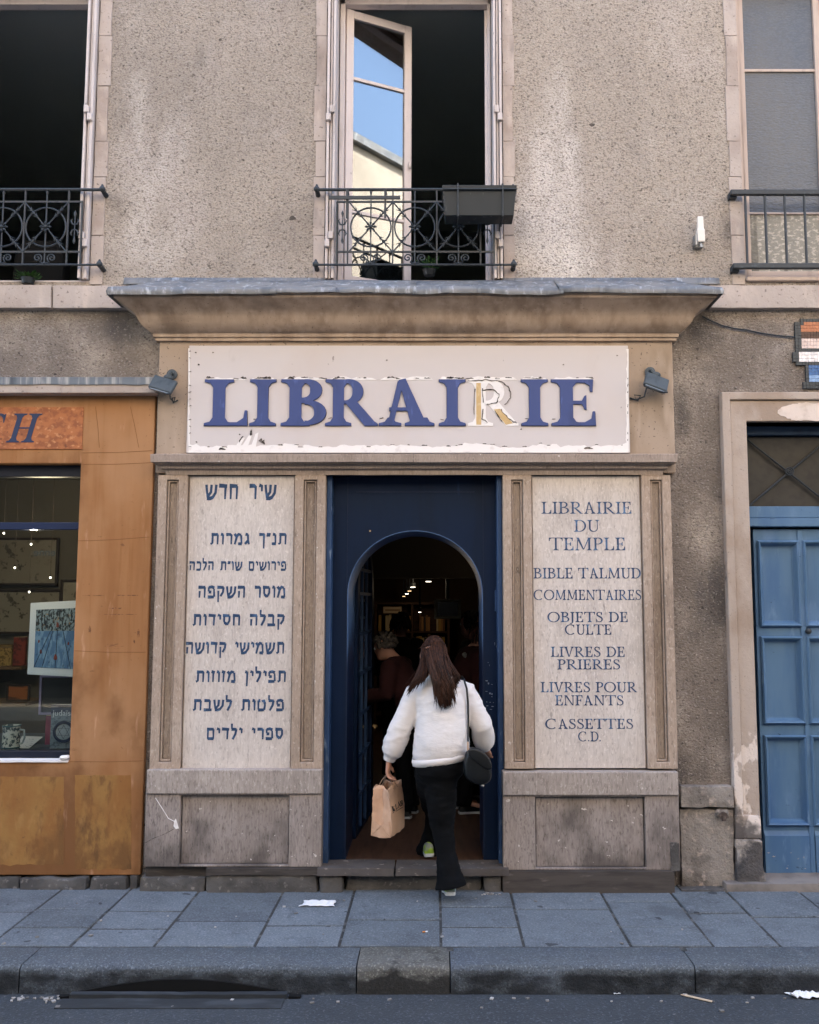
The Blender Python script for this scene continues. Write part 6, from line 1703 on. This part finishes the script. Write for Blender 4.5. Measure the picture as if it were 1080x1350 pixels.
m = MB(); m.box(bx0-.04,bx1+.04,YB-.04,YB+.3,Z(797,YB)+.001,Z(795,YB)+.01); m.build('top_board', M_CASE, bk)
bcols = {'cream':'#c9b48c','tan':'#a3764a','brown':'#6b4a32','dark':'#3a3230','ochre':'#b08a4a','red':'#b5261c'}
bm_ = {k_: mat('book_'+k_, v_, .7, [dict(s=(40,40,6), d=2, lo=.5, hi=.6, c='#2a1d14', a=.35)]) for k_, v_ in bcols.items()}
rng = random.Random(5)
protos = {}
for ri, z in enumerate(shz[:3]):
    x = bx0+.02
    while x < bx1-.05:
        if abs(x-(bx0+bx1)/2) < .05: x += .05; continue
        w_ = rng.uniform(.022,.042); h = rng.uniform(.16,.215)
        if rng.random() < .12: x += rng.uniform(.03,.08); continue
        cn = rng.choice(['cream','tan','tan','brown','dark','dark','ochre'])
        if ri == 1 and .015 < x-bx0 < .055: cn = 'red'; w_ = .05; h = .215
        key = cn
        if key not in protos:
            lab = {'red':'bright red book on the second shelf of the back bookcase'}.get(cn, '%s-spined book standing on the dim back bookcase of the bookshop' % cn)
            b2 = thing('book', lab, 'book', (0,0,0), None if cn == 'red' else '%s-spined books on the back bookcase' % cn)
            m = MB(); m.box(0,.03,-.02,.13,0,.19); m.build('cover', bm_[cn], b2, bevel=.003)
            m = MB(); m.box(.003,.027,-.015,.128,.1902,.1915); m.build('pages', bm_['cream'], b2)
            protos[key] = b2; bb = b2
        else:
            bb = dup(protos[key])
        bb.location = (x, YB, z+.0005); bb.scale = (w_/.03, 1, h/.19); x += w_+.002
# placard, television, table
t = thing('shelf_placard', 'pale cardboard placard at the top of the back bookcase', 'placard', P(518,811,YB-.08)); c = P(518,804,YB-.08)
m = MB(); m.box(P(517-11.5,804,YB-.08).x, P(518+11.5,804,YB-.08).x, YB-.085, YB-.07, Z(808.5,YB-.08), Z(800,YB-.08)); m.build('card', mat('placard_card','#c2a988',.8), t)
m = MB(); m.box(P(508,804,YB-.08).x, P(528,804,YB-.08).x, YB-.0865, YB-.084, Z(805,YB-.08), Z(803.6,YB-.08)); m.build('line_of_print', bm_['brown'], t)
m = MB(); m.box(c.x-.02,c.x+.02,YB-.0695,YB-.021,Z(808.5,YB-.08),Z(806,YB-.08)); m.build('clip', M_IRON, t)
yt = 4.0; t = thing('television', 'small grey television fixed high inside the dark bookshop', 'television', P(590,817,yt))
a, b = P(572.5,803,yt).x, P(608,803,yt).x; za, zb2 = Z(816,yt), Z(790,yt)
m = MB(); m.holed(a,b,za,zb2,[(a+.035,b-.035,za+.03,zb2-.03)],yt-.03,yt+.02); m.build('casing', mat('tv_grey','#a3a59b',.6), t, bevel=.008)
m = MB(); m.box(a+.01,b-.01,yt+.021,yt+.30,za+.02,zb2-.03); m.build('back_case', mat('tv_dark','#35342f',.7), t, bevel=.02)
m = MB(); m.box(a+.034,b-.034,yt-.012,yt+.015,za+.029,zb2-.029); m.build('screen', mat('tv_screen','#14100e',.25), t)
m = MB(); m.tube([((a+b)/2,yt+.15,zb2-.04),((a+b)/2,yt+.15,cz1-.30)], .02, 8); m.build('ceiling_pole', M_IRON, t, smooth=True)
yt = 2.1; t = thing('display_table', 'low wooden display table deep in the doorway behind the shoppers', 'table', (P(610,1100,yt).x, yt, fz))
a, b = P(592,1040,yt).x, P(648,1040,yt).x; zt_2 = fz+.72
m = MB(); m.box(a,b,yt,yt+.8,zt_2-.035,zt_2); m.build('table_top', M_CASE, t, bevel=.006)
for x in (a+.03,b-.08):
    for y in (yt+.03,yt+.70): m = MB(); m.box(x,x+.05,y,y+.05,fz,zt_2-.036); m.build('leg', mat('pale_wood','#8d6a48',.7) if x == a+.03 and y < yt+.1 else M_CASE, t)
for i, (dx_, dy_, cn) in enumerate(((.05,.1,'cream'),(.22,.12,'tan'),(.07,.4,'ochre'))):
    t2 = thing('book', '%s book lying flat on the display table in the bookshop' % cn, 'book', (a+dx_, yt+dy_, zt_2))
    m = MB(); x, y = a+dx_, yt+dy_; m.box(x,x+.14,y,y+.2,zt_2+.001,zt_2+.008); m.box(x,x+.14,y,y+.2,zt_2+.030,zt_2+.036); m.box(x,x+.006,y,y+.2,zt_2+.0085,zt_2+.0295); m.build('cover', bm_[cn], t2)
    m = MB(); m.box(x+.0065,x+.136,y+.004,y+.196,zt_2+.0085,zt_2+.0295); m.build('pages', bm_['cream'], t2)

# three shoppers in the dark
def shopper(label, px, Y, ztop, face_deg, lean, hairm, topm, hair_style, arms_fwd=.28, hgt=None):
    x = P(px,850,Y).x
    f = Vector((math.sin(R(face_deg)), math.cos(R(face_deg)), 0)); s = Vector((f.y,-f.x,0))
    h = ztop-fz; H_ = h/ (1 - .10*lean); k = H_/1.66
    t = thing('person', label, 'person', (x,Y,fz), 'shoppers inside the bookshop')
    base = Vector((x,Y,fz))
    def q(a, b, c): return base + s*a*k + f*b*k + UP*c*k
    J = dict(pelvis=q(0,-.12*lean,.90), neck=q(0,.16*lean,1.38-.06*lean), head=q(0,.26*lean+.03,1.54-.14*lean), gaze=(f*1-UP*.4*lean).normalized(),
        shL=q(-.17,.13*lean,1.34-.06*lean), shR=q(.17,.13*lean,1.34-.06*lean), elL=q(-.22,.10*lean+.03,1.06), elR=q(.22,.10*lean+.03,1.06),
        wrL=q(-.13,.10*lean+arms_fwd,1.02), wrR=q(.13,.10*lean+arms_fwd,1.04), hipL=q(-.085,-.10*lean,.86), hipR=q(.085,-.10*lean,.86),
        knL=q(-.09,.0,.48), knR=q(.09,.02,.48), anL=q(-.10,-.04,.09), anR=q(.10,-.02,.09), heelL=q(-.10,-.09,.002), toeL=q(-.11,.16,.002), heelR=q(.10,-.07,.002), toeR=q(.11,.18,.002))
    J['seat'] = [(-.10,.10,.08),(-.04,.15,.12),(.03,.15,.12),(.10,.14,.11)]
    c = [q(0,-.12*lean*(1-u)+.16*lean*u, .86+(1.42-.06*lean-.86)*u) for u in (0,.2,.45,.7,.85,.95,1.0)]
    torso = [(c[i], rx*k, ry*k) for i, (rx, ry) in enumerate(((.17,.135),(.168,.135),(.165,.13),(.185,.125),(.16,.105),(.08,.08),(.06,.06)))]
    _, at = person(t, J, f, k, torso, dict(skin=M_SKIN, trousers=M_BLACKCLOTH, top=topm, shoe=M_LEATHER, sole=M_SOLE), vox=.016, legs=(.10*k,.075*k,.066*k,.064*k))
    m = MB(); rng = random.Random(px)
    cu = at(0,-.018,.03); g = J['gaze']; u_ = s.cross(g).normalized()
    for i in range(150 if hair_style == 'curly' else 260):
        d = Vector((rng.gauss(0,1), rng.gauss(0,1), rng.gauss(0,1))).normalized()
        if d.y > .35 and d.z < .45: continue
        if d.z < -.35: continue
        p = cu + (s*d.x*.085 + g*d.y*.102 + u_*d.z*.105)*k
        if hair_style == 'curly': m.ball(p, (.024*k,)*3, 6, 5)
        else:
            tdir = (-u_*.7 - g*.4*(1 if d.y > -.2 else -.1) + s*d.x*.3).normalized(); m.tube([p, p+tdir*.04*k+ (s*d.x+g*d.y)*.004, p+tdir*.075*k], [.011*k,.010*k,.003*k], 5)
    m.build('hair', hairm, t, smooth='all', weld=False)
    return t, at, J, k
M_HAIRGREY = mat('grey_hair', '#544d45', .6, isl=.3); M_HAIRRED = mat('auburn_hair', '#35190f', .5, isl=.3); M_HAIRBLACK = mat('black_hair', '#100d0c', .5, isl=.3)
M_WINE = mat('wine_wool', '#2c1011', .9); M_BLACKTOP = mat('black_wool', '#121212', .9); M_OLIVE = mat('olive_wool', '#26231a', .9)
t, at, J2, k2 = shopper('grey curly-haired shopper bending over books inside the dark doorway', 536, 1.25, Z(840,1.25), -70, .7, M_HAIRGREY, M_WINE, 'curly')
m = MB(); m.tube([at(-.06,.0,-.14), at(.0,.05,-.155), at(.06,.0,-.14), at(.0,-.06,-.13)], .018, 8, closed=True); m.build('collar', mat('white_collar','#a8a49c',.8), t, smooth=True)
shopper('dark-haired shopper in black facing the back bookcase', 527, 2.6, Z(809,2.6), 8, .2, M_HAIRBLACK, M_BLACKTOP, 'short')
t, at, J2, k2 = shopper('auburn-haired shopper in wine-red top looking down beside the post of the arched door', 610, 1.4, Z(824,1.4), 75, .6, M_HAIRRED, M_WINE, 'short')
m = MB(); m.tube([J2['neck']+Vector((-.08,-.10,-.02)), J2['neck']+Vector((-.02,-.145,-.10)), J2['neck']+Vector((.02,-.15,-.30))], .018, 8); m.build('strap', mat('grey_strap','#6a6a66',.8), t, smooth=True)
shopper('olive-clad shopper with black hair deepest behind the door post', 634, 2.0, Z(808,2.0), -60, .3, M_HAIRBLACK, M_OLIVE, 'short')

# ------------------------------------------------------------------ behind the display window of the ochre shop
m = MB(); OX0, OX1 = ow0-.3, SX0-.06
m.box(OX0,OX1,1.9,1.95,0,2.9); m.box(OX1-.04,OX1,.11,1.89,0,2.9); m.box(OX0,OX0+.04,.11,1.89,0,2.9); m.box(OX0+.05,OX1-.05,.11,1.89,2.8,2.9); m.build('back_wall', mat('gallery_wall','#6b665c',.9,[dict(s=2,d=3,lo=.4,hi=.7,c='#57534b',a=.7)]), OS)
zsh = Z(988,.22)
m = MB(); m.box(ow0-.1,ow1+.12,.115,.95,zsh-.04,zsh); m.box(ow0-.1,ow1+.12,.951,.97,zsh-.6,zsh); m.build('display_shelf', mat('display_grey','#49535c',.6), OS)
def framed(label, x0, x1, y0, y1, Y, img, fm, depth=.03, fr=.02, white=.05):
    a, b = X(x0,(y0+y1)/2,Y), X(x1,(y0+y1)/2,Y); z0, z1 = Z(y1,Y), Z(y0,Y)
    t = thing('framed_drawing', label, 'picture', ((a+b)/2,Y,z0))
    m = MB(); m.holed(a,b,z0,z1,[(a+fr,b-fr,z0+fr,z1-fr)],Y-depth,Y); m.build('frame', fm, t, bevel=.003)
    m = MB(); m.box(a+fr-.002,b-fr+.002,Y-.012,Y-.002,z0+fr-.002,z1-fr+.002); m.build('sheet', img, t)
    return t
M_SKETCH = mat('ink_sketch', '#8d8678', .8, [dict(s=(22,22,22), d=5, lo=.56, hi=.62, c='#3b3832', a=.8), dict(s=2.2, d=3, lo=.4, hi=.62, c='#8d8678', a=.85)])
M_DFRAME = mat('dark_frame', '#2e241d', .5)
framed('dark-framed ink drawing at the top of the back wall in the display window', -60, 78, 709, 772, 1.86, M_SKETCH, M_DFRAME)
framed('ink drawing hung just below the upper one in the display window', -60, 82, 777, 836, 1.86, M_SKETCH, M_DFRAME)
framed('narrow ink drawing beside the window edge in the display window', 80, 120, 764, 836, 1.80, M_SKETCH, M_DFRAME)
# lamps strung in the window
for i, (x, y) in enumerate(((5,703),(41,717.5),(19.5,748.5),(66.5,761.5),(38.5,780.5))):
    c = P(x,y,.9); nb = ('beside the blue transom','below the middle of the transom','between the two upper lamps','nearest the ochre pier','lowest, above the white-bordered print')[i]
    t = thing('spot_lamp', 'tiny lit lamp hanging in the display window, '+nb, 'lamp', c, 'lamps in the display window')
    m = MB(); m.ball(c, .0075, 8, 6); m.build('bulb', mat('bulb_glow','#ffffff',.5,emit=('#fff3df',1.2)), t, smooth=True)
    m = MB(); m.tube([c+Vector((0,0,.009)), c+Vector((0,0,.02))], .006, 6); m.tube([c+Vector((0,0,.02)), Vector((c.x,c.y,2.8))], .0012, 4); m.build('cord', M_DFRAME, t, smooth=True)
# white-bordered print
def card(mb, cs, th=.004):
    n = (cs[1]-cs[0]).cross(cs[3]-cs[0]).normalized()*th
    if n.y < 0: n = -n
    mb.add(cs + [c+n for c in cs], [(0,1,2,3),(7,6,5,4)] + [(i,(i+1)%4,(i+1)%4+4,i+4) for i in range(4)])
yp_ = .16
cs = [P(36,889,yp_), P(112,893,yp_), P(114,791,yp_+.08), P(40.5,795,yp_+.08)]
t = thing('art_print', 'white-bordered print of blue lanes and dark crowd in the display window', 'print', P(70,892,yp_))
m = MB(); card(m, cs); m.build('paper', mat('print_paper','#e4e6e9',.7), t)
def on(u, v, o=.003): # point on the sheet
    a = cs[0].lerp(cs[1],u); b = cs[3].lerp(cs[2],u); return a.lerp(b,v) + Vector((0,-o,0))
m = MB(); m.add([on(.11,.10),on(.90,.10),on(.90,.60),on(.11,.60)], [(0,1,2,3)]); m.build('blue_ground', mat('print_blue','#5d7fa6',.7,[dict(s=(40,40,12),d=4,lo=.45,hi=.6,c='#8fb0cc',a=.7),dict(s=(60,60,20),d=3,lo=.6,hi=.7,c='#2d4258',a=.6)]), t)
m = MB(); m.add([on(.11,.60),on(.90,.60),on(.90,.90),on(.11,.90)], [(0,1,2,3)]); m.build('crowd_band', mat('print_crowd','#8c9aa0',.7,[dict(s=(90,90,40),d=4,lo=.46,hi=.54,c='#23282c',a=.95),dict(s=(60,60,40),d=3,lo=.62,hi=.68,c='#a07a4c',a=.8)]), t)
m = MB()
for u0, u1 in ((.25,.42),(.48,.50),(.75,.60),(.11,.38)):
    p0, p1 = on(u0,.10,.004), on(u1,.60,.004); m.tube([p0,p1], .0018, 4)
m.build('lane_line', mat('print_ink','#2b3640',.7), t)
m = MB()
for u, v, s_ in ((.48,.22,.020),(.22,.30,.013),(.70,.42,.010),(.18,.45,.009),(.5,.66,.016)): m.ball(on(u,v,.003), (s_*.6,.0015,s_*1.7), 8, 6)
m.build('red_mark', mat('print_red','#7d3a30',.7), t)
# lilac frame, card, books, mug, leaflet
M_LILAC = mat('lilac_frame', '#8f86a4', .5)
framed('lilac-framed dark picture below the white-bordered print', 53, 112, 890, 942, .36, mat('dark_picture','#25262a',.5), M_LILAC, .02, .016)['category'] = 'picture'
ybk = .20
t = thing('book', 'grey book with a dark roundel and six-pointed star standing at the window edge', 'book', P(80,988,ybk))
a, b = X(66.5,960,ybk), X(108,960,ybk); z0, z1 = Z(987,ybk), Z(929,ybk)
m = MB(); m.box(a,b,ybk,ybk+.03,z0,z1); m.build('cover', mat('book_grey','#7d8790',.6,[dict(s=(70,70,90),d=3,lo=.5,hi=.6,c='#3c454f',a=.6)]), t, bevel=.002)
m = MB(); m.box(a,b,ybk-.0015,ybk+.001,z1-.055,z1-.0005); m.build('title_band', mat('band_navy','#1d2840',.6), t)
cx_, cz_, rr = X(82,964,ybk)+.01, Z(965,ybk), .072
m = MB(); m.lathe((cx_,ybk-.001,cz_), [(0.0,-.002),(rr*.70,-.002),(rr*.70,.0)], 'y', 28); m.build('roundel', mat('roundel_pale','#a3abb3',.6), t)
m = MB(); m.tube([(cx_+rr*.85*math.cos(R(k_*12)),ybk-.002,cz_+rr*.85*math.sin(R(k_*12))) for k_ in range(30)], rr*.14, 5, closed=True)
for r0 in (90,270):
    m.tube([(cx_+rr*.6*math.cos(R(r0+120*k_)),ybk-.0035,cz_+rr*.6*math.sin(R(r0+120*k_))) for k_ in range(3)], .0022, 4, closed=True)
m.build('star_emblem', mat('emblem_navy','#1f2a44',.6), t)
def text_mesh(txt, name, m_, parent, origin, size, right=Vector((1,0,0)), up=UP, ext=.0008):
    cu_ = bpy.data.curves.new('txt','FONT'); cu_.body = txt; cu_.size = size; cu_.extrude = 0; cu_.align_x = 'LEFT'
    o = bpy.data.objects.new('txt', cu_); COL.objects.link(o)
    dg = bpy.context.evaluated_depsgraph_get(); dg.update()
    me = bpy.data.meshes.new_from_object(o.evaluated_get(dg)); bpy.data.objects.remove(o)
    mb = MB(); mb.add([Vector(origin) + right*v.co.x + up*v.co.y for v in me.vertices], [tuple(p.vertices) for p in me.polygons])
    bpy.data.meshes.remove(me)
    return mb.build(name, m_, parent)
text_mesh('judaïsme', 'title', mat('title_white','#d5d8da',.6), t, (a+.012, ybk-.0022, Z(943.5,ybk)), .052)
t = thing('postcard', 'small postcard with ochre figures propped on top of the grey book', 'postcard', P(86,931,.37))
a, b = X(76.5,925,.38), X(110,925,.38); m = MB(); m.box(a,b,.375,.381,Z(931,.38),Z(914,.38)); m.build('sheet', mat('postcard_image','#8fa0a6',.6,[dict(s=(36,36,26),d=3,lo=.48,hi=.56,c='#a9702f',a=.9),dict(s=(50,50,50),d=3,lo=.62,hi=.68,c='#d9d2c4',a=.9)]), t)
m = MB(); m.box(a+.02,b-.02,.3815,.40,Z(931,.38),Z(929,.38)); m.build('stand', M_DFRAME, t)
t = thing('book', 'thin pink book leaning behind the grey book with the star', 'book', P(62,987,.42)); a, b = X(59,965,.42), X(70,965,.42)
m = MB(); m.box(a,b,.42,.44,Z(987,.42),Z(944,.42)); m.build('cover', mat('book_pink','#9c4a5c',.6), t, bevel=.008)
m = MB(); m.box(a+.003,b-.003,.423,.437,Z(943.8,.42),Z(943.2,.42)); m.build('pages', bm_['cream'], t)
c = P(14,989,.22); t = thing('mug', 'patterned blue and white mug standing in the display window', 'mug', c)
hm = Z(956,.22)-c.z; r_ = X(25,970,.22)-X(14,970,.22)
m = MB(); m.lathe(c, [(.0,.002),(r_*.92,.0),(r_*1.02,hm*.25),(r_*.96,hm*.7),(r_*1.0,hm),(r_*.92,hm),(r_*.88,hm*.7),(r_*.9,.02),(0,.015)], 'z', 28); m.build('cup', mat('mug_glaze','#d2d0c4',.25,[dict(s=(42,42,34),d=3,lo=.50,hi=.56,c='#3a4b52',a=.9),dict(s=(34,34,28),d=2,lo=.62,hi=.66,c='#7d4a38',a=.9)]), t, smooth=True)
m = MB(); m.tube([c+Vector((r_*.95,0,hm*.82)), c+Vector((r_*1.5,0,hm*.80)), c+Vector((r_*1.6,0,hm*.5)), c+Vector((r_*1.35,0,hm*.28)), c+Vector((r_*.98,0,hm*.25))], .007, 8); m.build('handle', mat('mug_plain','#a9b3b4',.25), t, smooth=True)
m = MB()
for zz in (hm*.985, hm*.12): m.tube([c+Vector((r_*1.0*math.cos(R(q_*15)), r_*1.0*math.sin(R(q_*15)), zz)) for q_ in range(24)], .004, 5, closed=True)
m.build('rim', mat('mug_teal','#2f5a60',.3), t, smooth=True)
t = thing('leaflet', 'white printed leaflet lying open beside the patterned mug', 'leaflet', P(38,988,.40)); z = zsh+.004
q_ = [Vector((X(25,985,.3),.26,z)), Vector((X(40,985,.26),.24,z)), Vector((X(52,980,.5),.55,z+.03)), Vector((X(27,978,.5),.52,z+.04))]
m = MB(); card(m, q_, .002); m.build('sheet', mat('leaflet_paper','#cfd4d8',.7,[dict(s=(50,50,50),d=3,lo=.6,hi=.66,c='#4a5157',a=.8)]), t)
text_mesh('enne', 'mirrored_lettering', mat('etched_grey','#6a6e6d',.6), OS, (X(73.5,733,.078), .0775, Z(733,.078)), .075, right=Vector((-1,0,0)))
# shelf unit at the back with a red book and a gilt box
t = thing('wall_shelf', 'dark wall shelf behind the print in the display window', 'shelf', P(15,878,1.6)); a, b = X(-60,878,1.6), X(40,878,1.6)
m = MB(); m.box(a,b,1.45,1.89,Z(878,1.5)-.025,Z(878,1.5)); m.build('board', mat('shelf_oak','#5c4630',.7), t)
m = MB(); m.box(a+.3,a+.33,1.5,1.89,Z(878,1.5)-.15,Z(878,1.5)-.026); m.build('bracket', M_DFRAME, t)
zs_ = Z(878,1.5)+.001
t = thing('book', 'dull red book standing on the wall shelf in the display window', 'book', P(25,874,1.5)); m = MB(); m.box(X(17,860,1.5),X(33,860,1.5),1.5,1.54,zs_,Z(840,1.5)); m.build('cover', mat('book_dullred','#7a2f22',.6,[dict(s=(30,30,30),d=3,lo=.5,hi=.6,c='#3d1a14',a=.7)]), t, bevel=.004)
m = MB(); m.box(X(17,860,1.5)+.004,X(33,860,1.5)-.004,1.503,1.537,Z(840,1.5)+.0002,Z(840,1.5)+.002); m.build('pages', bm_['cream'], t)
t = thing('gilt_box', 'gilt box with hammered lid standing on the wall shelf', 'box', P(6,876,1.5)); m = MB(); m.box(X(-8,865,1.5),X(15,865,1.5),1.5,1.62,zs_,Z(854,1.5)); m.build('box_body', mat('gilt','#a8854a',.4,[dict(s=70,d=3,lo=.45,hi=.6,c='#57431f',a=.8)],metal=.4), t, bevel=.004)
m = MB(); m.box(X(-8,865,1.5)-.004,X(15,865,1.5)+.004,1.496,1.624,Z(854,1.5)+.0005,Z(850,1.5)); m.build('lid', mat('gilt_lid','#7c6238',.4,metal=.4), t, bevel=.004)
# ochre little picture on lower shelf, window dummy
t = thing('framed_drawing', 'small sunset-coloured painting low behind the lilac frame', 'picture', P(20,922,1.2)); a, b = X(10,910,1.2), X(40,910,1.2)
m = MB(); m.holed(a,b,Z(924,1.2),Z(902,1.2),[(a+.012,b-.012,Z(924,1.2)+.012,Z(902,1.2)-.012)],1.18,1.2); m.build('frame', M_DFRAME, t)
m = MB(); m.box(a+.011,b-.011,1.19,1.196,Z(924,1.2)+.011,Z(902,1.2)-.011); m.build('sheet', mat('sunset_paint','#8a4f24',.6,[dict(s=(5,5,30),d=3,lo=.45,hi=.6,c='#3d2417',a=.8)]), t)
m = MB(); m.box(X(-40,925,1.25),X(45,925,1.25),1.1,1.5,Z(925,1.25)-.02,Z(925,1.2)-.001); tag(m.build('low_shelf', mat('low_shelf_oak','#55412c',.7), None), 'low oak shelf carrying the small sunset painting', 'shelf')

# room behind the window over the ochre shop: a picture and the back of an armchair
t = thing('armchair', 'dark armchair back seen through the railing of the window over the ochre shop', 'armchair', (P(58,380,1.0).x, 1.0, FLZ))
c = P(58,340,1.0)
m = MB(); m.loft([[Vector((c.x+sx_*w_, y, z)) for sx_, y in ((-1,.9),(1,.9),(1,1.05),(-1,1.05))] for w_, z in ((.20,FLZ+.3),(.20,c.z-.05),(.17,c.z+.06),(.10,c.z+.11))]); m.build('backrest', M_BLACKTOP, t, bevel=.03)
m = MB(); m.box(c.x-.24,c.x+.24,1.06,1.5,FLZ+.25,FLZ+.42); m.build('seat', M_BLACKTOP, t, bevel=.03)
for sx_ in (-1,1):
    for y in (.95,1.45): m = MB(); m.box(c.x+sx_*.2-.02,c.x+sx_*.2+.02,y-.02,y+.02,FLZ,FLZ+.249); m.build('leg', M_DFRAME, t)

# ------------------------------------------------------------------ small things on the ground
M_TISSUE = mat('tissue', '#dcdcdd', .9)
def crumple(label, c, w_, d_, h, seed, cat='tissue', m_=M_TISSUE, name='crumpled_tissue'):
    m = MB(); n = 14; vs_ = []; rng = random.Random(seed)
    for j in range(n+1):
        for i in range(n+1):
            u, v = i/n*2-1, j/n*2-1
            e = 1 + .25*mnoise.noise(Vector((u*1.7+seed, v*1.7, 0)))
            q = Vector((u*1.5, v*1.5, seed))
            z = abs(mnoise.noise(q*1.3))*h + abs(mnoise.noise(q*2.9))*h*.5
            vs_.append(Vector(c) + Vector((u*w_/2*e, v*d_/2*e, .003+z*(1.25-max(abs(u),abs(v))*.7))))
    m.add(vs_, [(j*(n+1)+i, j*(n+1)+i+1, (j+1)*(n+1)+i+1, (j+1)*(n+1)+i) for j in range(n) for i in range(n)])
    o = m.build(name, m_, None, smooth=True, angle=25); o.modifiers.new('s','SOLIDIFY').thickness = .0012
    return tag(o, label, cat)
g = G(420,1192); crumple('flat white tissue lying on the pavement slabs below the plinth', g, .20, .10, .022, 3)
g = G(1062,1313,ROADZ); crumple('white crumpled tissue lying in the gutter by the kerb', g, .17, .09, .05, 8)
g = G(921,1318,ROADZ)
t = thing('wooden_stick', 'pale flat wooden stick lying in the gutter', 'stick', g); d = Vector((.055,-.035,0))
m = MB(); m.obox(g+Vector((0,0,.006)), d, Vector((.004,.0065,0)), Vector((0,0,.0015))); m.build('blade', mat('pale_stick','#b9a58c',.8), t)
m = MB(); m.obox(g-d*.9+Vector((-.012,.004,.006)), d*.2, Vector((.002,.004,0)), Vector((0,0,.0012))); m.build('splinter', mat('pale_splinter','#a58f76',.8), t)
t = thing('cigarette_butt', 'orange-tipped cigarette butt on the slab left of the shoe', 'cigarette butt', G(560,1230)); g = G(560,1230)
m = MB(); m.tube([g+Vector((-.012,0,.005)), g+Vector((.004,.003,.005))], .004, 8); m.build('filter', mat('filter_orange','#b5733c',.8), t, smooth=True)
m = MB(); m.tube([g+Vector((.0042,.003,.005)), g+Vector((.016,.005,.005))], .0038, 8); m.build('paper_end', M_TISSUE, t, smooth=True)
g = G(813,1310,ROADZ); crumple('small pale scrap of paper against the kerb face', g, .035, .03, .014, 12, 'paper scrap', M_TISSUE, 'paper_scrap')
# crumbs of litter: nobody could count them
rng = random.Random(9); m = MB()
spots = []
for i in range(46):
    x = rng.uniform(-3.0,3.0); y = rng.choice([rng.uniform(-1.34,-1.27), rng.uniform(-1.75,-1.3), rng.uniform(-1.35,-1.26)]); spots.append((x,y,ROADZ))
for i in range(26): spots.append((G(rng.uniform(15,82),1314,ROADZ).x, KY-.03-rng.random()*.06, ROADZ))
for i in range(16): spots.append((P(rng.uniform(632,662),1165,-.11).x, -.15-rng.random()*.05, 0))
for i in range(26): spots.append((rng.uniform(-2.6,2.6), rng.uniform(-.98,-.2), 0))
for x, y, z in spots:
    s_ = rng.uniform(.003,.011); a = rng.uniform(0,3.14); u = Vector((math.cos(a),math.sin(a),0))*s_; v = Vector((-math.sin(a),math.cos(a),0))*s_*rng.uniform(.3,1)
    m.obox(Vector((x,y,z+.0035)), u, v, Vector((0,0,.0015+s_*.15)))
kind(m.build('litter_crumbs', mat('litter_mix','#8f8b86',.9,isl=.6)), 'stuff')
